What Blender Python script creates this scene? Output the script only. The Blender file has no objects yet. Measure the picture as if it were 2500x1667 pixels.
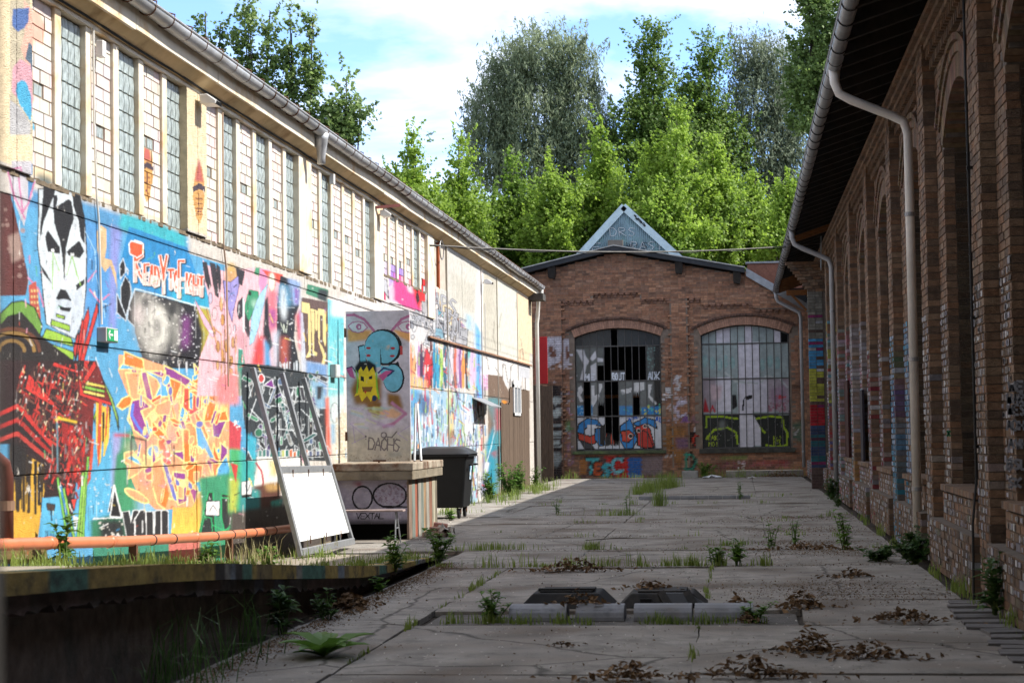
import bpy, math, random
import numpy as np
from mathutils import Vector, Matrix

RND = random.Random(11)
NR = np.random.default_rng(11)
scene = bpy.context.scene
COL = scene.collection

# ------------------------------------------------------------------ camera, sky, sun, exposure
CAM_H = 1.6
CAM_RIGHT = (0.99265085, 0.1200827, -0.01498106)
CAM_UP = (0.02061494, -0.04581252, 0.99873732)
CAM_FWD = (-0.11924475, 0.99170629, 0.04795133)
cam_data = bpy.data.cameras.new("camera")
cam_data.sensor_width = 36.0
cam_data.lens = 66.24
cam_data.clip_start = 0.05
cam_data.clip_end = 3000
cam_data.dof.use_dof = True
cam_data.dof.focus_distance = 34.0
cam_data.dof.aperture_fstop = 5.0
cam = bpy.data.objects.new("camera", cam_data)
COL.objects.link(cam)
cam.matrix_world = Matrix(((CAM_RIGHT[0], CAM_UP[0], -CAM_FWD[0], 0), (CAM_RIGHT[1], CAM_UP[1], -CAM_FWD[1], 0),
                           (CAM_RIGHT[2], CAM_UP[2], -CAM_FWD[2], CAM_H), (0, 0, 0, 1)))
scene.camera = cam

SUN_ELEV, SUN_AZ = math.radians(45.5), math.radians(5.0)     # sun to the east (+X), a touch beyond the alley's square
sun_dir = Vector((math.cos(SUN_ELEV) * math.cos(SUN_AZ), math.cos(SUN_ELEV) * math.sin(SUN_AZ), math.sin(SUN_ELEV)))
sun_data = bpy.data.lights.new("sun", "SUN")
sun_data.energy = 2.7
sun_data.angle = math.radians(0.53)
sun_data.color = (1.0, 0.96, 0.89)
sun = bpy.data.objects.new("sun", sun_data)
COL.objects.link(sun)
sun.rotation_euler = sun_dir.to_track_quat('Z', 'Y').to_euler()

world = bpy.data.worlds.new("World")
scene.world = world
world.use_nodes = True
wn, wl = world.node_tree.nodes, world.node_tree.links
wn.clear()
w_out = wn.new("ShaderNodeOutputWorld")
w_bg = wn.new("ShaderNodeBackground")
w_bg.inputs[1].default_value = 0.15
sky = wn.new("ShaderNodeTexSky")
sky.sky_type = 'NISHITA'
sky.sun_disc = False
sky.sun_elevation = SUN_ELEV
sky.sun_rotation = math.pi / 2 - SUN_AZ
sky.altitude = 40
sky.air_density = 0.45
sky.dust_density = 0.0
sky.ozone_density = 3.0
w_tc = wn.new("ShaderNodeTexCoord")
w_map = wn.new("ShaderNodeMapping")
w_map.inputs["Scale"].default_value = (1.0, 1.0, 3.4)
w_map.inputs["Location"].default_value = (7.3, 2.2, 1.8)
w_noise = wn.new("ShaderNodeTexNoise")
w_noise.inputs["Scale"].default_value = 3.0
w_noise.inputs["Detail"].default_value = 9
w_noise.inputs["Roughness"].default_value = 0.55
w_noise.inputs["Distortion"].default_value = 0.35
w_ramp = wn.new("ShaderNodeValToRGB")
w_ramp.color_ramp.elements[0].position = 0.40
w_ramp.color_ramp.elements[1].position = 0.58
w_mix = wn.new("ShaderNodeMix")
w_mix.data_type = 'RGBA'
w_mix.inputs[7].default_value = (3.5, 3.5, 3.5, 1)
wl.new(w_tc.outputs["Generated"], w_map.inputs["Vector"])
wl.new(w_map.outputs[0], w_noise.inputs["Vector"])
wl.new(w_noise.outputs[0], w_ramp.inputs[0])
wl.new(w_ramp.outputs[0], w_mix.inputs[0])
wl.new(sky.outputs[0], w_mix.inputs[6])
wl.new(w_mix.outputs[2], w_bg.inputs[0])
wl.new(w_bg.outputs[0], w_out.inputs[0])

scene.view_settings.view_transform = 'Standard'
scene.view_settings.look = 'None'
scene.view_settings.exposure = 1.75
scene.view_settings.gamma = 1.0
scene.view_settings.use_curve_mapping = False
scene.cycles.use_denoising = True
scene.cycles.max_bounces = 8

# ------------------------------------------------------------------ helpers
def see(px, py, axis, val):
    """Where the sight line through a point measured on the 2500 px wide photograph meets the plane axis = val."""
    v = (px - 1250.0, -(py - 833.5), 4600.0)
    d = [CAM_RIGHT[i] * v[0] + CAM_UP[i] * v[1] + CAM_FWD[i] * v[2] for i in range(3)]
    i = 'XYZ'.index(axis)
    t = (val - (0, 0, CAM_H)[i]) / d[i]
    return Vector((d[0] * t, d[1] * t, CAM_H + d[2] * t))

def lin(c, k=1.0):
    """sRGB 0-255 to linear"""
    out = []
    for x in c[:3]:
        x = x / 255.0
        out.append(k * (x / 12.92 if x <= 0.04045 else ((x + 0.055) / 1.055) ** 2.4))
    return tuple(out)

def tag(o, label=None, category=None, group=None, kind=None):
    if label: o["label"] = label
    if category: o["category"] = category
    if group: o["group"] = group
    if kind: o["kind"] = kind
    return o

def empty(name, loc, label=None, category=None, group=None, kind=None):
    o = bpy.data.objects.new(name, None)
    o.empty_display_size = 0.2
    COL.objects.link(o)
    o.location = loc
    return tag(o, label, category, group, kind)

def world_at(o):
    return o.location.copy() if o.parent is None else world_at(o.parent) + o.matrix_parent_inverse.translation + o.location

def link(name, me, mat=None, parent=None, color=None):
    o = bpy.data.objects.new(name, me)
    if mat is not None and not me.materials:
        me.materials.append(mat)
    COL.objects.link(o)
    if parent is not None:
        o.parent = parent
        o.matrix_parent_inverse = Matrix.Translation(-world_at(parent))
    if color is not None:
        o.color = (color[0], color[1], color[2], 1)
    return o

def mesh_quads(name, V, F, C=None, smooth=False):
    V = np.asarray(V, dtype=np.float32).reshape(-1, 3)
    F = np.asarray(F, dtype=np.int32).reshape(-1, 4)
    me = bpy.data.meshes.new(name)
    me.vertices.add(len(V))
    me.vertices.foreach_set("co", V.ravel())
    me.loops.add(F.size)
    me.loops.foreach_set("vertex_index", F.ravel())
    me.polygons.add(len(F))
    me.polygons.foreach_set("loop_start", np.arange(0, F.size, 4, dtype=np.int32))
    me.update(calc_edges=True)
    if C is not None:
        a = me.color_attributes.new("paint", 'FLOAT_COLOR', 'POINT')
        C = np.asarray(C, dtype=np.float32)
        if C.shape[1] == 3:
            C = np.concatenate([C, np.ones((len(C), 1), np.float32)], 1)
        a.data.foreach_set("color", C.ravel())
    if not smooth:
        me.shade_flat()
    return me

CUBE_F = np.array([[0, 3, 2, 1], [4, 5, 6, 7], [0, 1, 5, 4], [1, 2, 6, 5], [2, 3, 7, 6], [3, 0, 4, 7]])
CUBE_V = np.array([[-1, -1, -1], [1, -1, -1], [1, 1, -1], [-1, 1, -1], [-1, -1, 1], [1, -1, 1], [1, 1, 1], [-1, 1, 1]]) * 0.5

def boxes_mesh(name, B, C=None):
    """B: rows of centre xyz, size xyz, rotation about X. One mesh of many boxes."""
    B = np.asarray(B, dtype=float).reshape(-1, B.shape[1] if hasattr(B, 'shape') else len(B[0]))
    n = len(B)
    V = CUBE_V[None] * B[:, None, 3:6]
    if B.shape[1] > 6:
        c, s = np.cos(B[:, 6])[:, None], np.sin(B[:, 6])[:, None]
        y, z = V[:, :, 1].copy(), V[:, :, 2].copy()
        V[:, :, 1] = y * c - z * s
        V[:, :, 2] = y * s + z * c
    V = V + B[:, None, 0:3]
    F = CUBE_F[None] + (np.arange(n) * 8)[:, None, None]
    CC = None if C is None else np.repeat(np.asarray(C), 8, axis=0)
    return mesh_quads(name, V, F, CC)

class MB:
    """collects shapes of ONE part"""
    def __init__(s):
        s.v, s.f, s.mi = [], [], 0
    def add(s, verts, faces):
        b = len(s.v)
        s.v += [tuple(p) for p in verts]
        s.f += [tuple(i + b for i in f) for f in faces]
        return s
    def box(s, x0, x1, y0, y1, z0, z1):
        return s.add([(x0, y0, z0), (x1, y0, z0), (x1, y1, z0), (x0, y1, z0), (x0, y0, z1), (x1, y0, z1), (x1, y1, z1), (x0, y1, z1)],
                     [tuple(f) for f in CUBE_F])
    def bar(s, a, b, w, h, up=(0, 0, 1)):
        """a box beam from a to b, w across, h along up"""
        a, b = Vector(a), Vector(b)
        d = (b - a).normalized()
        u = Vector(up)
        r = d.cross(u)
        if r.length < 1e-4:
            r = d.cross(Vector((1, 0, 0)))
        r.normalize()
        u = r.cross(d)
        p = []
        for q in (a, b):
            for (i, j) in ((-1, -1), (1, -1), (1, 1), (-1, 1)):
                p.append(q + r * (w / 2 * i) + u * (h / 2 * j))
        return s.add(p, [(3, 2, 1, 0), (4, 5, 6, 7), (0, 1, 5, 4), (1, 2, 6, 5), (2, 3, 7, 6), (3, 0, 4, 7)])
    def tube(s, path, r, n=8, cap=True):
        path = [Vector(p) for p in path]
        rs = r if isinstance(r, (list, tuple)) else [r] * len(path)
        rings, prev = [], None
        for i, p in enumerate(path):
            d = (path[min(i + 1, len(path) - 1)] - path[max(i - 1, 0)])
            if d.length < 1e-9: d = Vector((0, 0, 1))
            d.normalize()
            if prev is None:
                a = d.cross(Vector((0, 0, 1)) if abs(d.z) < .9 else Vector((1, 0, 0)))
            else:
                a = prev - d * prev.dot(d)
            a.normalize()
            prev = a
            b = d.cross(a)
            rings.append([p + (a * math.cos(2 * math.pi * k / n) + b * math.sin(2 * math.pi * k / n)) * rs[i] for k in range(n)])
        V = [q for ring in rings for q in ring]
        F = []
        for i in range(len(path) - 1):
            for k in range(n):
                k2 = (k + 1) % n
                F.append((i * n + k, i * n + k2, (i + 1) * n + k2, (i + 1) * n + k))
        if cap:
            F.append(tuple(range(n - 1, -1, -1)))
            F.append(tuple((len(path) - 1) * n + k for k in range(n)))
        return s.add(V, F)
    def prism(s, poly, axis, a, b):
        """poly: 2D points in the plane square to axis; X: (y,z), Y: (x,z), Z: (x,y)"""
        def P(p, t):
            return {'X': (t, p[0], p[1]), 'Y': (p[0], t, p[1]), 'Z': (p[0], p[1], t)}[axis]
        n = len(poly)
        V = [P(p, a) for p in poly] + [P(p, b) for p in poly]
        F = [tuple(range(n - 1, -1, -1)), tuple(range(n, 2 * n))] + [(i, (i + 1) % n, n + (i + 1) % n, n + i) for i in range(n)]
        return s.add(V, F)
    def mesh(s, name):
        me = bpy.data.meshes.new(name)
        me.from_pydata(s.v, [], s.f)
        me.update()
        import bmesh
        bm = bmesh.new()
        bm.from_mesh(me)
        bmesh.ops.recalc_face_normals(bm, faces=bm.faces)
        bm.to_mesh(me)
        bm.free()
        return me
    def build(s, name, mat, parent=None, smooth=False, bevel=0):
        me = s.mesh(name)
        if smooth:
            for p in me.polygons: p.use_smooth = True
        o = link(name, me, mat, parent)
        if bevel:
            m = o.modifiers.new("bevel", 'BEVEL')
            m.width, m.segments, m.limit_method = bevel, 2, 'ANGLE'
        return o

# ------------------------------------------------------------------ materials
def material(name, col=(.5, .5, .5), rough=.8, var=.2, scale=5.0, bump=0.0, bscale=60.0, metal=0.0, spec=.3, stain=None, stain_scale=1.2,
             stain_lo=.5, stain_hi=.7, source='const', speck=None, stretch=(1, 1, 1), translucent=0.0, coat=0.0, crack=None, moss=None):
    m = bpy.data.materials.new(name)
    m.use_nodes = True
    N, L = m.node_tree.nodes, m.node_tree.links
    N.clear()
    out = N.new("ShaderNodeOutputMaterial")
    b = N.new("ShaderNodeBsdfPrincipled")
    b.inputs["Roughness"].default_value = rough
    b.inputs["Metallic"].default_value = metal
    b.inputs["Specular IOR Level"].default_value = spec
    if coat: b.inputs["Coat Weight"].default_value = coat
    L.new(b.outputs[0], out.inputs[0])
    geo = N.new("ShaderNodeNewGeometry")
    mp = N.new("ShaderNodeMapping")
    mp.inputs["Scale"].default_value = stretch
    L.new(geo.outputs["Position"], mp.inputs[0])
    if source == 'paint':
        src = N.new("ShaderNodeVertexColor"); src.layer_name = "paint"; c = src.outputs[0]
    elif source == 'object':
        src = N.new("ShaderNodeObjectInfo"); c = src.outputs["Color"]
    else:
        src = N.new("ShaderNodeRGB"); src.outputs[0].default_value = (*col, 1); c = src.outputs[0]
    def noise(sc, det=6, ro=.6):
        n = N.new("ShaderNodeTexNoise")
        n.inputs["Scale"].default_value = sc
        n.inputs["Detail"].default_value = det
        n.inputs["Roughness"].default_value = ro
        L.new(mp.outputs[0], n.inputs["Vector"])
        return n.outputs[0]
    def rng(v, a0, a1, b0, b1):
        r = N.new("ShaderNodeMapRange")
        for i, x in enumerate((a0, a1, b0, b1)): r.inputs[i + 1].default_value = x
        L.new(v, r.inputs[0])
        return r.outputs[0]
    def mix(f, a, bb, mode='MIX'):
        x = N.new("ShaderNodeMix"); x.data_type = 'RGBA'; x.blend_type = mode
        if isinstance(f, float): x.inputs[0].default_value = f
        else: L.new(f, x.inputs[0])
        for i, q in ((6, a), (7, bb)):
            if isinstance(q, tuple): x.inputs[i].default_value = (*q, 1)
            else: L.new(q, x.inputs[i])
        return x.outputs[2]
    if stain is not None:
        c = mix(rng(noise(stain_scale, 8, .62), stain_lo, stain_hi, 0, 1), c, stain)
    if var:
        c = mix(1.0, c, mix(rng(noise(scale, 7, .65), .3, .7, 0, 1), (1 - var,) * 3, (1 + var * .55,) * 3), 'MULTIPLY')
    if moss is not None:
        c = mix(rng(noise(moss[1], 9, .7), moss[2], moss[2] + .12, 0, .85), c, moss[0])
    if crack is not None:
        v = N.new("ShaderNodeTexVoronoi"); v.feature = 'DISTANCE_TO_EDGE'; v.inputs["Scale"].default_value = crack[1]
        dn = N.new("ShaderNodeTexNoise"); dn.inputs["Scale"].default_value = 2.5; dn.inputs["Detail"].default_value = 5
        L.new(mp.outputs[0], dn.inputs["Vector"])
        L.new(mix(.16, mp.outputs[0], dn.outputs["Color"]), v.inputs["Vector"])
        c = mix(rng(v.outputs["Distance"], .002, .008, .8, 0), c, crack[0])
    if speck is not None:
        v = N.new("ShaderNodeTexVoronoi"); v.inputs["Scale"].default_value = speck[1]
        L.new(mp.outputs[0], v.inputs["Vector"])
        c = mix(rng(v.outputs["Distance"], speck[2], speck[2] + .05, 1, 0), c, speck[0])
    L.new(c, b.inputs["Base Color"])
    if bump:
        bp = N.new("ShaderNodeBump")
        bp.inputs["Strength"].default_value = bump
        bp.inputs["Distance"].default_value = .02
        L.new(noise(bscale, 5, .7), bp.inputs["Height"])
        L.new(bp.outputs[0], b.inputs["Normal"])
    if translucent:
        t = N.new("ShaderNodeBsdfTranslucent")
        L.new(c, t.inputs[0])
        ms = N.new("ShaderNodeMixShader"); ms.inputs[0].default_value = translucent
        L.new(b.outputs[0], ms.inputs[1]); L.new(t.outputs[0], ms.inputs[2]); L.new(ms.outputs[0], out.inputs[0])
    return m

def leaf_material(name, dark, light, translucent=.35, rough=.55):
    m = bpy.data.materials.new(name)
    m.use_nodes = True
    N, L = m.node_tree.nodes, m.node_tree.links
    N.clear()
    out = N.new("ShaderNodeOutputMaterial")
    geo = N.new("ShaderNodeNewGeometry")
    r = N.new("ShaderNodeValToRGB")
    r.color_ramp.elements[0].color = (*dark, 1)
    r.color_ramp.elements[1].color = (*light, 1)
    nz = N.new("ShaderNodeTexNoise"); nz.inputs["Scale"].default_value = .55; nz.inputs["Detail"].default_value = 3
    L.new(geo.outputs["Position"], nz.inputs["Vector"])
    ma = N.new("ShaderNodeMath"); ma.operation = 'MULTIPLY_ADD'; ma.inputs[1].default_value = .55
    mb = N.new("ShaderNodeMapRange"); mb.inputs[1].default_value = .3; mb.inputs[2].default_value = .7; mb.inputs[3].default_value = -.1; mb.inputs[4].default_value = .55
    L.new(nz.outputs[0], mb.inputs[0]); L.new(geo.outputs["Random Per Island"], ma.inputs[0]); L.new(mb.outputs[0], ma.inputs[2]); L.new(ma.outputs[0], r.inputs[0])
    b = N.new("ShaderNodeBsdfPrincipled"); b.inputs["Roughness"].default_value = rough
    b.inputs["Specular IOR Level"].default_value = .35
    t = N.new("ShaderNodeBsdfTranslucent")
    ms = N.new("ShaderNodeMixShader"); ms.inputs[0].default_value = translucent
    L.new(r.outputs[0], b.inputs["Base Color"]); L.new(r.outputs[0], t.inputs[0])
    L.new(b.outputs[0], ms.inputs[1]); L.new(t.outputs[0], ms.inputs[2]); L.new(ms.outputs[0], out.inputs[0])
    return m

def glass_material(name, col, rough=.12, var=.3, alpha=1.0, bump=0.0, bscale=20):
    """old dirty window glass seen against a dark room"""
    m = material(name, col, rough=rough, var=var, scale=3, spec=.6, bump=bump, bscale=bscale)
    return m

MAT = {}
MAT['slab'] = material('concrete_slab', (.285, .262, .232), rough=.9, var=.5, scale=3.2, bump=.8, bscale=34, stain=(.15, .122, .098), stain_scale=.8,
                       stain_lo=.48, stain_hi=.64, speck=((.45, .42, .37), 6.0, .05), moss=((.075, .066, .045), 1.7, .6), crack=((.05, .045, .038), .42))
MAT['soil'] = material('soil', (.055, .042, .03), rough=1, var=.5, scale=8, bump=.8, bscale=30)
MAT['cream'] = material('cream_render', lin((240, 228, 206), .78), rough=.85, var=.16, scale=2.5, stain=lin((196, 158, 104)), stain_scale=1.6, stain_lo=.52, stain_hi=.72, bump=.15)
MAT['beam'] = material('beam_concrete', lin((222, 194, 148), .8), rough=.85, var=.2, scale=1.7, stain=lin((150, 122, 84)), stain_scale=2.0, stain_lo=.52, stain_hi=.7, bump=.2)
MAT['mural'] = material('mural_paint', source='paint', rough=.66, var=.26, scale=9, bump=.6, bscale=70, spec=.3, stain=(.5, .47, .42), stain_scale=5.5, stain_lo=.65, stain_hi=.72)
MAT['wbrick'] = material('pale_brick', source='object', rough=.75, var=.14, scale=9, bump=.2, bscale=80)
MAT['wbrick_mass'] = material('pale_brick_mass', source='paint', rough=.75, var=.14, scale=9)
MAT['wmortar'] = material('pale_mortar', lin((150, 138, 122), .8), rough=.95, var=.3, scale=10)
MAT['brick'] = material('red_brick', source='object', rough=.9, var=.4, scale=11, bump=.5, bscale=60)
MAT['brick_mass'] = material('red_brick_mass', source='paint', rough=.9, var=.4, scale=11, bump=.5, bscale=60)
MAT['mortar'] = material('dark_mortar', (.13, .105, .085), rough=1, var=.4, scale=9)
MAT['zinc'] = material('zinc_gutter', (.5, .51, .52), rough=.4, var=.28, scale=5, metal=.35, stain=(.33, .32, .3), stain_scale=2.5, stain_lo=.5, stain_hi=.75)
MAT['zinc_dark'] = material('weathered_zinc', (.27, .275, .28), rough=.45, var=.3, scale=4, metal=.6)
MAT['rust'] = material('rusty_steel', (.12, .055, .03), rough=.8, var=.4, scale=20)
MAT['pvc_grey'] = material('grey_downpipe', (.32, .31, .3), rough=.5, var=.15, scale=4)
MAT['pvc_white'] = material('pale_downpipe', (.62, .6, .55), rough=.5, var=.15, scale=4)
MAT['steel'] = material('galvanised_steel', (.3, .31, .32), rough=.5, var=.2, scale=12, metal=.5)
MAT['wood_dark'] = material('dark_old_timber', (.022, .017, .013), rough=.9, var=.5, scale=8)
MAT['wood_orange'] = material('weathered_orange_timber', (.2, .075, .02), rough=.8, var=.5, scale=9, stretch=(1, 4, 4))
MAT['wood_brown'] = material('brown_boards', (.115, .078, .053), rough=.85, var=.45, scale=14, stretch=(3, 3, .25))
MAT['black_metal'] = material('black_cable', (.012, .012, .012), rough=.6, var=0)
MAT['white_plastic'] = material('white_plastic', (.72, .71, .69), rough=.4, var=.08, scale=8)
MAT['glassblock'] = material('glass_block', lin((186, 198, 196), .8), rough=.2, var=.6, scale=16, spec=.7, bump=.9, bscale=14, stretch=(1, 2.2, .5))
MAT['dark_glass'] = material('dark_glass', (.012, .014, .015), rough=.12, var=.4, scale=3, spec=.6)
MAT['roof_felt'] = material('roof_felt', (.035, .037, .04), rough=.85, var=.35, scale=3)
MAT['dark_room'] = material('dark_interior', (.008, .008, .008), rough=1, var=.2)

# ------------------------------------------------------------------ paint: a numpy canvas whose colours end up on the vertices of real walls
FONT = {
 'A': [[(0, 0), (.5, 1), (1, 0)], [(.2, .4), (.8, .4)]], 'B': [[(0, 0), (0, 1), (.7, 1), (.8, .75), (.6, .55), (0, .52)], [(.6, .55), (1, .3), (.8, 0), (0, 0)]],
 'C': [[(1, .85), (.6, 1), (.1, .8), (0, .4), (.3, 0), (1, .1)]], 'D': [[(0, 0), (0, 1), (.6, .95), (1, .55), (.7, .05), (0, 0)]],
 'E': [[(1, 1), (0, 1), (0, 0), (1, 0)], [(0, .5), (.8, .5)]], 'F': [[(1, 1), (0, 1), (0, 0)], [(0, .5), (.8, .5)]],
 'G': [[(1, .85), (.5, 1), (0, .6), (.2, .05), (.9, .05), (1, .45), (.6, .45)]], 'H': [[(0, 0), (0, 1)], [(1, 0), (1, 1)], [(0, .5), (1, .5)]],
 'I': [[(.5, 0), (.5, 1)]], 'J': [[(1, 1), (.9, .2), (.5, 0), (.1, .2)]], 'K': [[(0, 0), (0, 1)], [(1, 1), (0, .45), (1, 0)]], 'L': [[(0, 1), (0, 0), (1, 0)]],
 'M': [[(0, 0), (.1, 1), (.5, .4), (.9, 1), (1, 0)]], 'N': [[(0, 0), (0, 1), (1, 0), (1, 1)]], 'O': [[(.5, 1), (.05, .75), (.05, .25), (.5, 0), (.95, .25), (.95, .75), (.5, 1)]],
 'P': [[(0, 0), (0, 1), (.8, .95), (.9, .65), (0, .45)]], 'R': [[(0, 0), (0, 1), (.8, .95), (.9, .65), (0, .5), (1, 0)]],
 'S': [[(1, .9), (.4, 1), (.05, .75), (.9, .35), (.6, 0), (0, .1)]], 'T': [[(0, 1), (1, 1)], [(.5, 1), (.5, 0)]], 'U': [[(0, 1), (.05, .2), (.5, 0), (.95, .2), (1, 1)]],
 'V': [[(0, 1), (.5, 0), (1, 1)]], 'W': [[(0, 1), (.25, 0), (.5, .7), (.75, 0), (1, 1)]], 'X': [[(0, 1), (1, 0)], [(1, 1), (0, 0)]], 'Y': [[(0, 1), (.5, .5), (1, 1)], [(.5, .5), (.5, 0)]],
 'Z': [[(0, 1), (1, 1), (0, 0), (1, 0)]], '1': [[(.2, .8), (.55, 1), (.55, 0)]], '0': [[(.5, 1), (0, .5), (.5, 0), (1, .5), (.5, 1)]], ' ': []}

class Canvas:
    def __init__(s, w, h, fwd, k=.8, base=None):
        s.w, s.h, s.fwd, s.k = w, h, fwd, k
        s.rgb = np.zeros((h, w, 3), np.float32)
        s.a = np.zeros((h, w), np.float32)
        if base is not None:
            s.rgb[:] = lin(base, k); s.a[:] = 1
        s.off, s.sc = (0, 0), 1.0
    def zone(s, ox, oy, sc):
        s.off, s.sc = (ox, oy), sc
        return s
    def _map(s, pts):
        q = np.array(pts, float) * s.sc + np.array(s.off)
        n = len(q)
        out = []
        for i in range(n):
            a, b = q[i], q[(i + 1) % n]
            m = max(1, int(np.hypot(*(b - a)) / 60))
            for t in range(m): out.append(a + (b - a) * t / m)
        return s.fwd(np.array(out))
    def fill(s, pts, col, a=1.0, soft=0.0, col2=None):
        P = s._map(pts)
        pad = int(soft * 2) + 1
        x0, x1 = int(max(0, P[:, 0].min() - pad)), int(min(s.w, P[:, 0].max() + pad + 2))
        y0, y1 = int(max(0, P[:, 1].min() - pad)), int(min(s.h, P[:, 1].max() + pad + 2))
        if x1 <= x0 or y1 <= y0: return s
        X, Y = np.meshgrid(np.arange(x0, x1) + .5, np.arange(y0, y1) + .5)
        ins = np.zeros(X.shape, bool)
        n = len(P)
        for i in range(n):
            ax, ay = P[i]; bx, by = P[(i + 1) % n]
            if ay == by: continue
            ins ^= ((ay > Y) != (by > Y)) & (X < (bx - ax) * (Y - ay) / (by - ay) + ax)
        m = ins.astype(np.float32)
        if soft > .5:
            r = int(soft)
            for ax in (0, 1):
                for _ in range(2):
                    c = np.cumsum(np.pad(m, [(r + 1, r) if ax == q else (0, 0) for q in (0, 1)], mode='edge'), axis=ax)
                    sl = [slice(None)] * 2; sh = [slice(None)] * 2
                    sl[ax] = slice(2 * r + 1, None); sh[ax] = slice(0, -(2 * r + 1))
                    m = (c[tuple(sl)] - c[tuple(sh)]) / (2 * r + 1)
        m = (m * a)[..., None]
        c = np.array(lin(col, s.k), np.float32)
        if col2 is not None:
            t = np.linspace(0, 1, y1 - y0, dtype=np.float32)[:, None, None]
            c = c * (1 - t) + np.array(lin(col2, s.k), np.float32) * t
        s.rgb[y0:y1, x0:x1] = s.rgb[y0:y1, x0:x1] * (1 - m) + c * m
        s.a[y0:y1, x0:x1] = np.maximum(s.a[y0:y1, x0:x1], m[..., 0])
        return s
    def stroke(s, pts, wid, col, a=1.0, soft=0.0, close=False):
        q = [np.array(p, float) for p in pts]
        if close: q.append(q[0])
        r = wid / 2
        for p, b in zip(q[:-1], q[1:]):
            d = b - p
            l = np.hypot(*d)
            if l < 1e-6: continue
            d = d / l
            n = np.array((-d[1], d[0])) * r
            e = d * r * .6
            s.fill([p + n - e, b + n + e, b + n * .4 + e * 1.6, b - n * .4 + e * 1.6, b - n + e, p - n - e], col, a, soft)
        return s
    def shape(s, pts, col, edge=None, ew=4, a=1.0, soft=0.0, col2=None):
        s.fill(pts, col, a, soft, col2)
        if edge is not None: s.stroke(pts, ew, edge, close=True)
        return s
    def disc(s, x, y, rx, ry, col, a=1.0, soft=0.0, n=20, edge=None, ew=3):
        return s.shape([(x + rx * math.cos(2 * math.pi * i / n), y + ry * math.sin(2 * math.pi * i / n)) for i in range(n)], col, edge, ew, a, soft)
    def text(s, t, x, y, dx, uy, wid, col, gap=1.25, a=1.0, soft=0.0, jit=0.0, rr=None):
        """(x,y) baseline left; dx: advance vector of one letter box; uy: vector of the letter height"""
        for i, ch in enumerate(t):
            ox, oy = x + dx[0] * gap * i, y + dx[1] * gap * i
            for pl in FONT.get(ch, []):
                s.stroke([(ox + dx[0] * p[0] + uy[0] * p[1], oy + dx[1] * p[0] + uy[1] * p[1]) for p in pl], wid, col, a, soft)
        return s
    def dots(s, x0, y0, x1, y1, n, r, col, rr, a=1.0):
        for _ in range(n):
            q = r * rr.uniform(.4, 1.3)
            s.disc(rr.uniform(x0, x1), rr.uniform(y0, y1), q, q, col, a, n=6)
        return s
    def drips(s, x0, x1, y, n, ln, wid, col, rr, a=.9):
        for _ in range(n):
            x = rr.uniform(x0, x1)
            yy = y + rr.uniform(-ln * .2, ln * .2)
            s.stroke([(x, yy), (x + rr.uniform(-1, 1), yy + ln * rr.uniform(.4, 1.2))], wid * rr.uniform(.5, 1.2), col, a)
        return s
    def shards(s, box, n, pal, edge, ew, rr, size=(40, 120), slant=0.0):
        """angular interlocking letter-like shapes of a wild-style piece"""
        x0, y0, x1, y1 = box
        for _ in range(n):
            cx, cy = rr.uniform(x0, x1), rr.uniform(y0, y1)
            L, W = rr.uniform(*size), rr.uniform(size[0] * .3, size[0] * .75)
            t = rr.choice((1.35, 1.75, 1.57, .5, 2.6, 1.2, 1.9)) + slant
            d, n_ = np.array((math.cos(t), math.sin(t))), np.array((-math.sin(t), math.cos(t)))
            c = np.array((cx, cy))
            k = rr.random()
            if k < .45:
                P = [c - d * L / 2 - n_ * W / 2, c + d * L / 2 - n_ * W / 2, c + d * L * .62, c + d * L / 2 + n_ * W / 2, c - d * L / 2 + n_ * W / 2]
            elif k < .75:
                P = [c - d * L / 2, c - n_ * W, c + d * L / 2 - n_ * W, c + d * L * .6 - n_ * .2 * W, c + d * L * .3 + n_ * W * .3, c + n_ * W * .2]
            else:
                P = [c + d * L / 2 * math.cos(2 * math.pi * i / 12) * .8 + n_ * W * math.sin(2 * math.pi * i / 12) for i in range(12)]
            s.shape([tuple(p) for p in P], rr.choice(pal), edge, ew)
        return s
    def sample(s, u, v):
        x, y = s.fwd_uv(u, v)
        xi, yi = np.clip(x.astype(int), 0, s.w - 1), np.clip(y.astype(int), 0, s.h - 1)
        return s.rgb[yi, xi], s.a[yi, xi]

# --- the long graffiti wall: canvas columns follow 1/Y (as the eye sees the wall), rows follow height
WALL_X = -6.15
MW, MH, MZ = 1240, 1120, 5.72
def _wall_cols(Y):
    return (1937.0 - 6.15 * 4600.0 / Y) / 1440.0 * MW
def _wall_fwd(P):
    """points measured on the photograph -> the wall's plane -> canvas"""
    v = np.stack([P[:, 0] - 1250.0, -(P[:, 1] - 833.5), np.full(len(P), 4600.0)], 1)
    D = v @ np.array([CAM_RIGHT, CAM_UP, CAM_FWD])
    t = WALL_X / D[:, 0]
    Y, Z = D[:, 1] * t, CAM_H + D[:, 2] * t
    return np.stack([_wall_cols(Y), (1 - Z / MZ) * MH], 1)
wall_canvas = Canvas(MW, MH, _wall_fwd, .74, base=(214, 206, 196))
wall_canvas.fwd_uv = lambda Y, Z: (_wall_cols(Y), (1 - Z / MZ) * MH)

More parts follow.
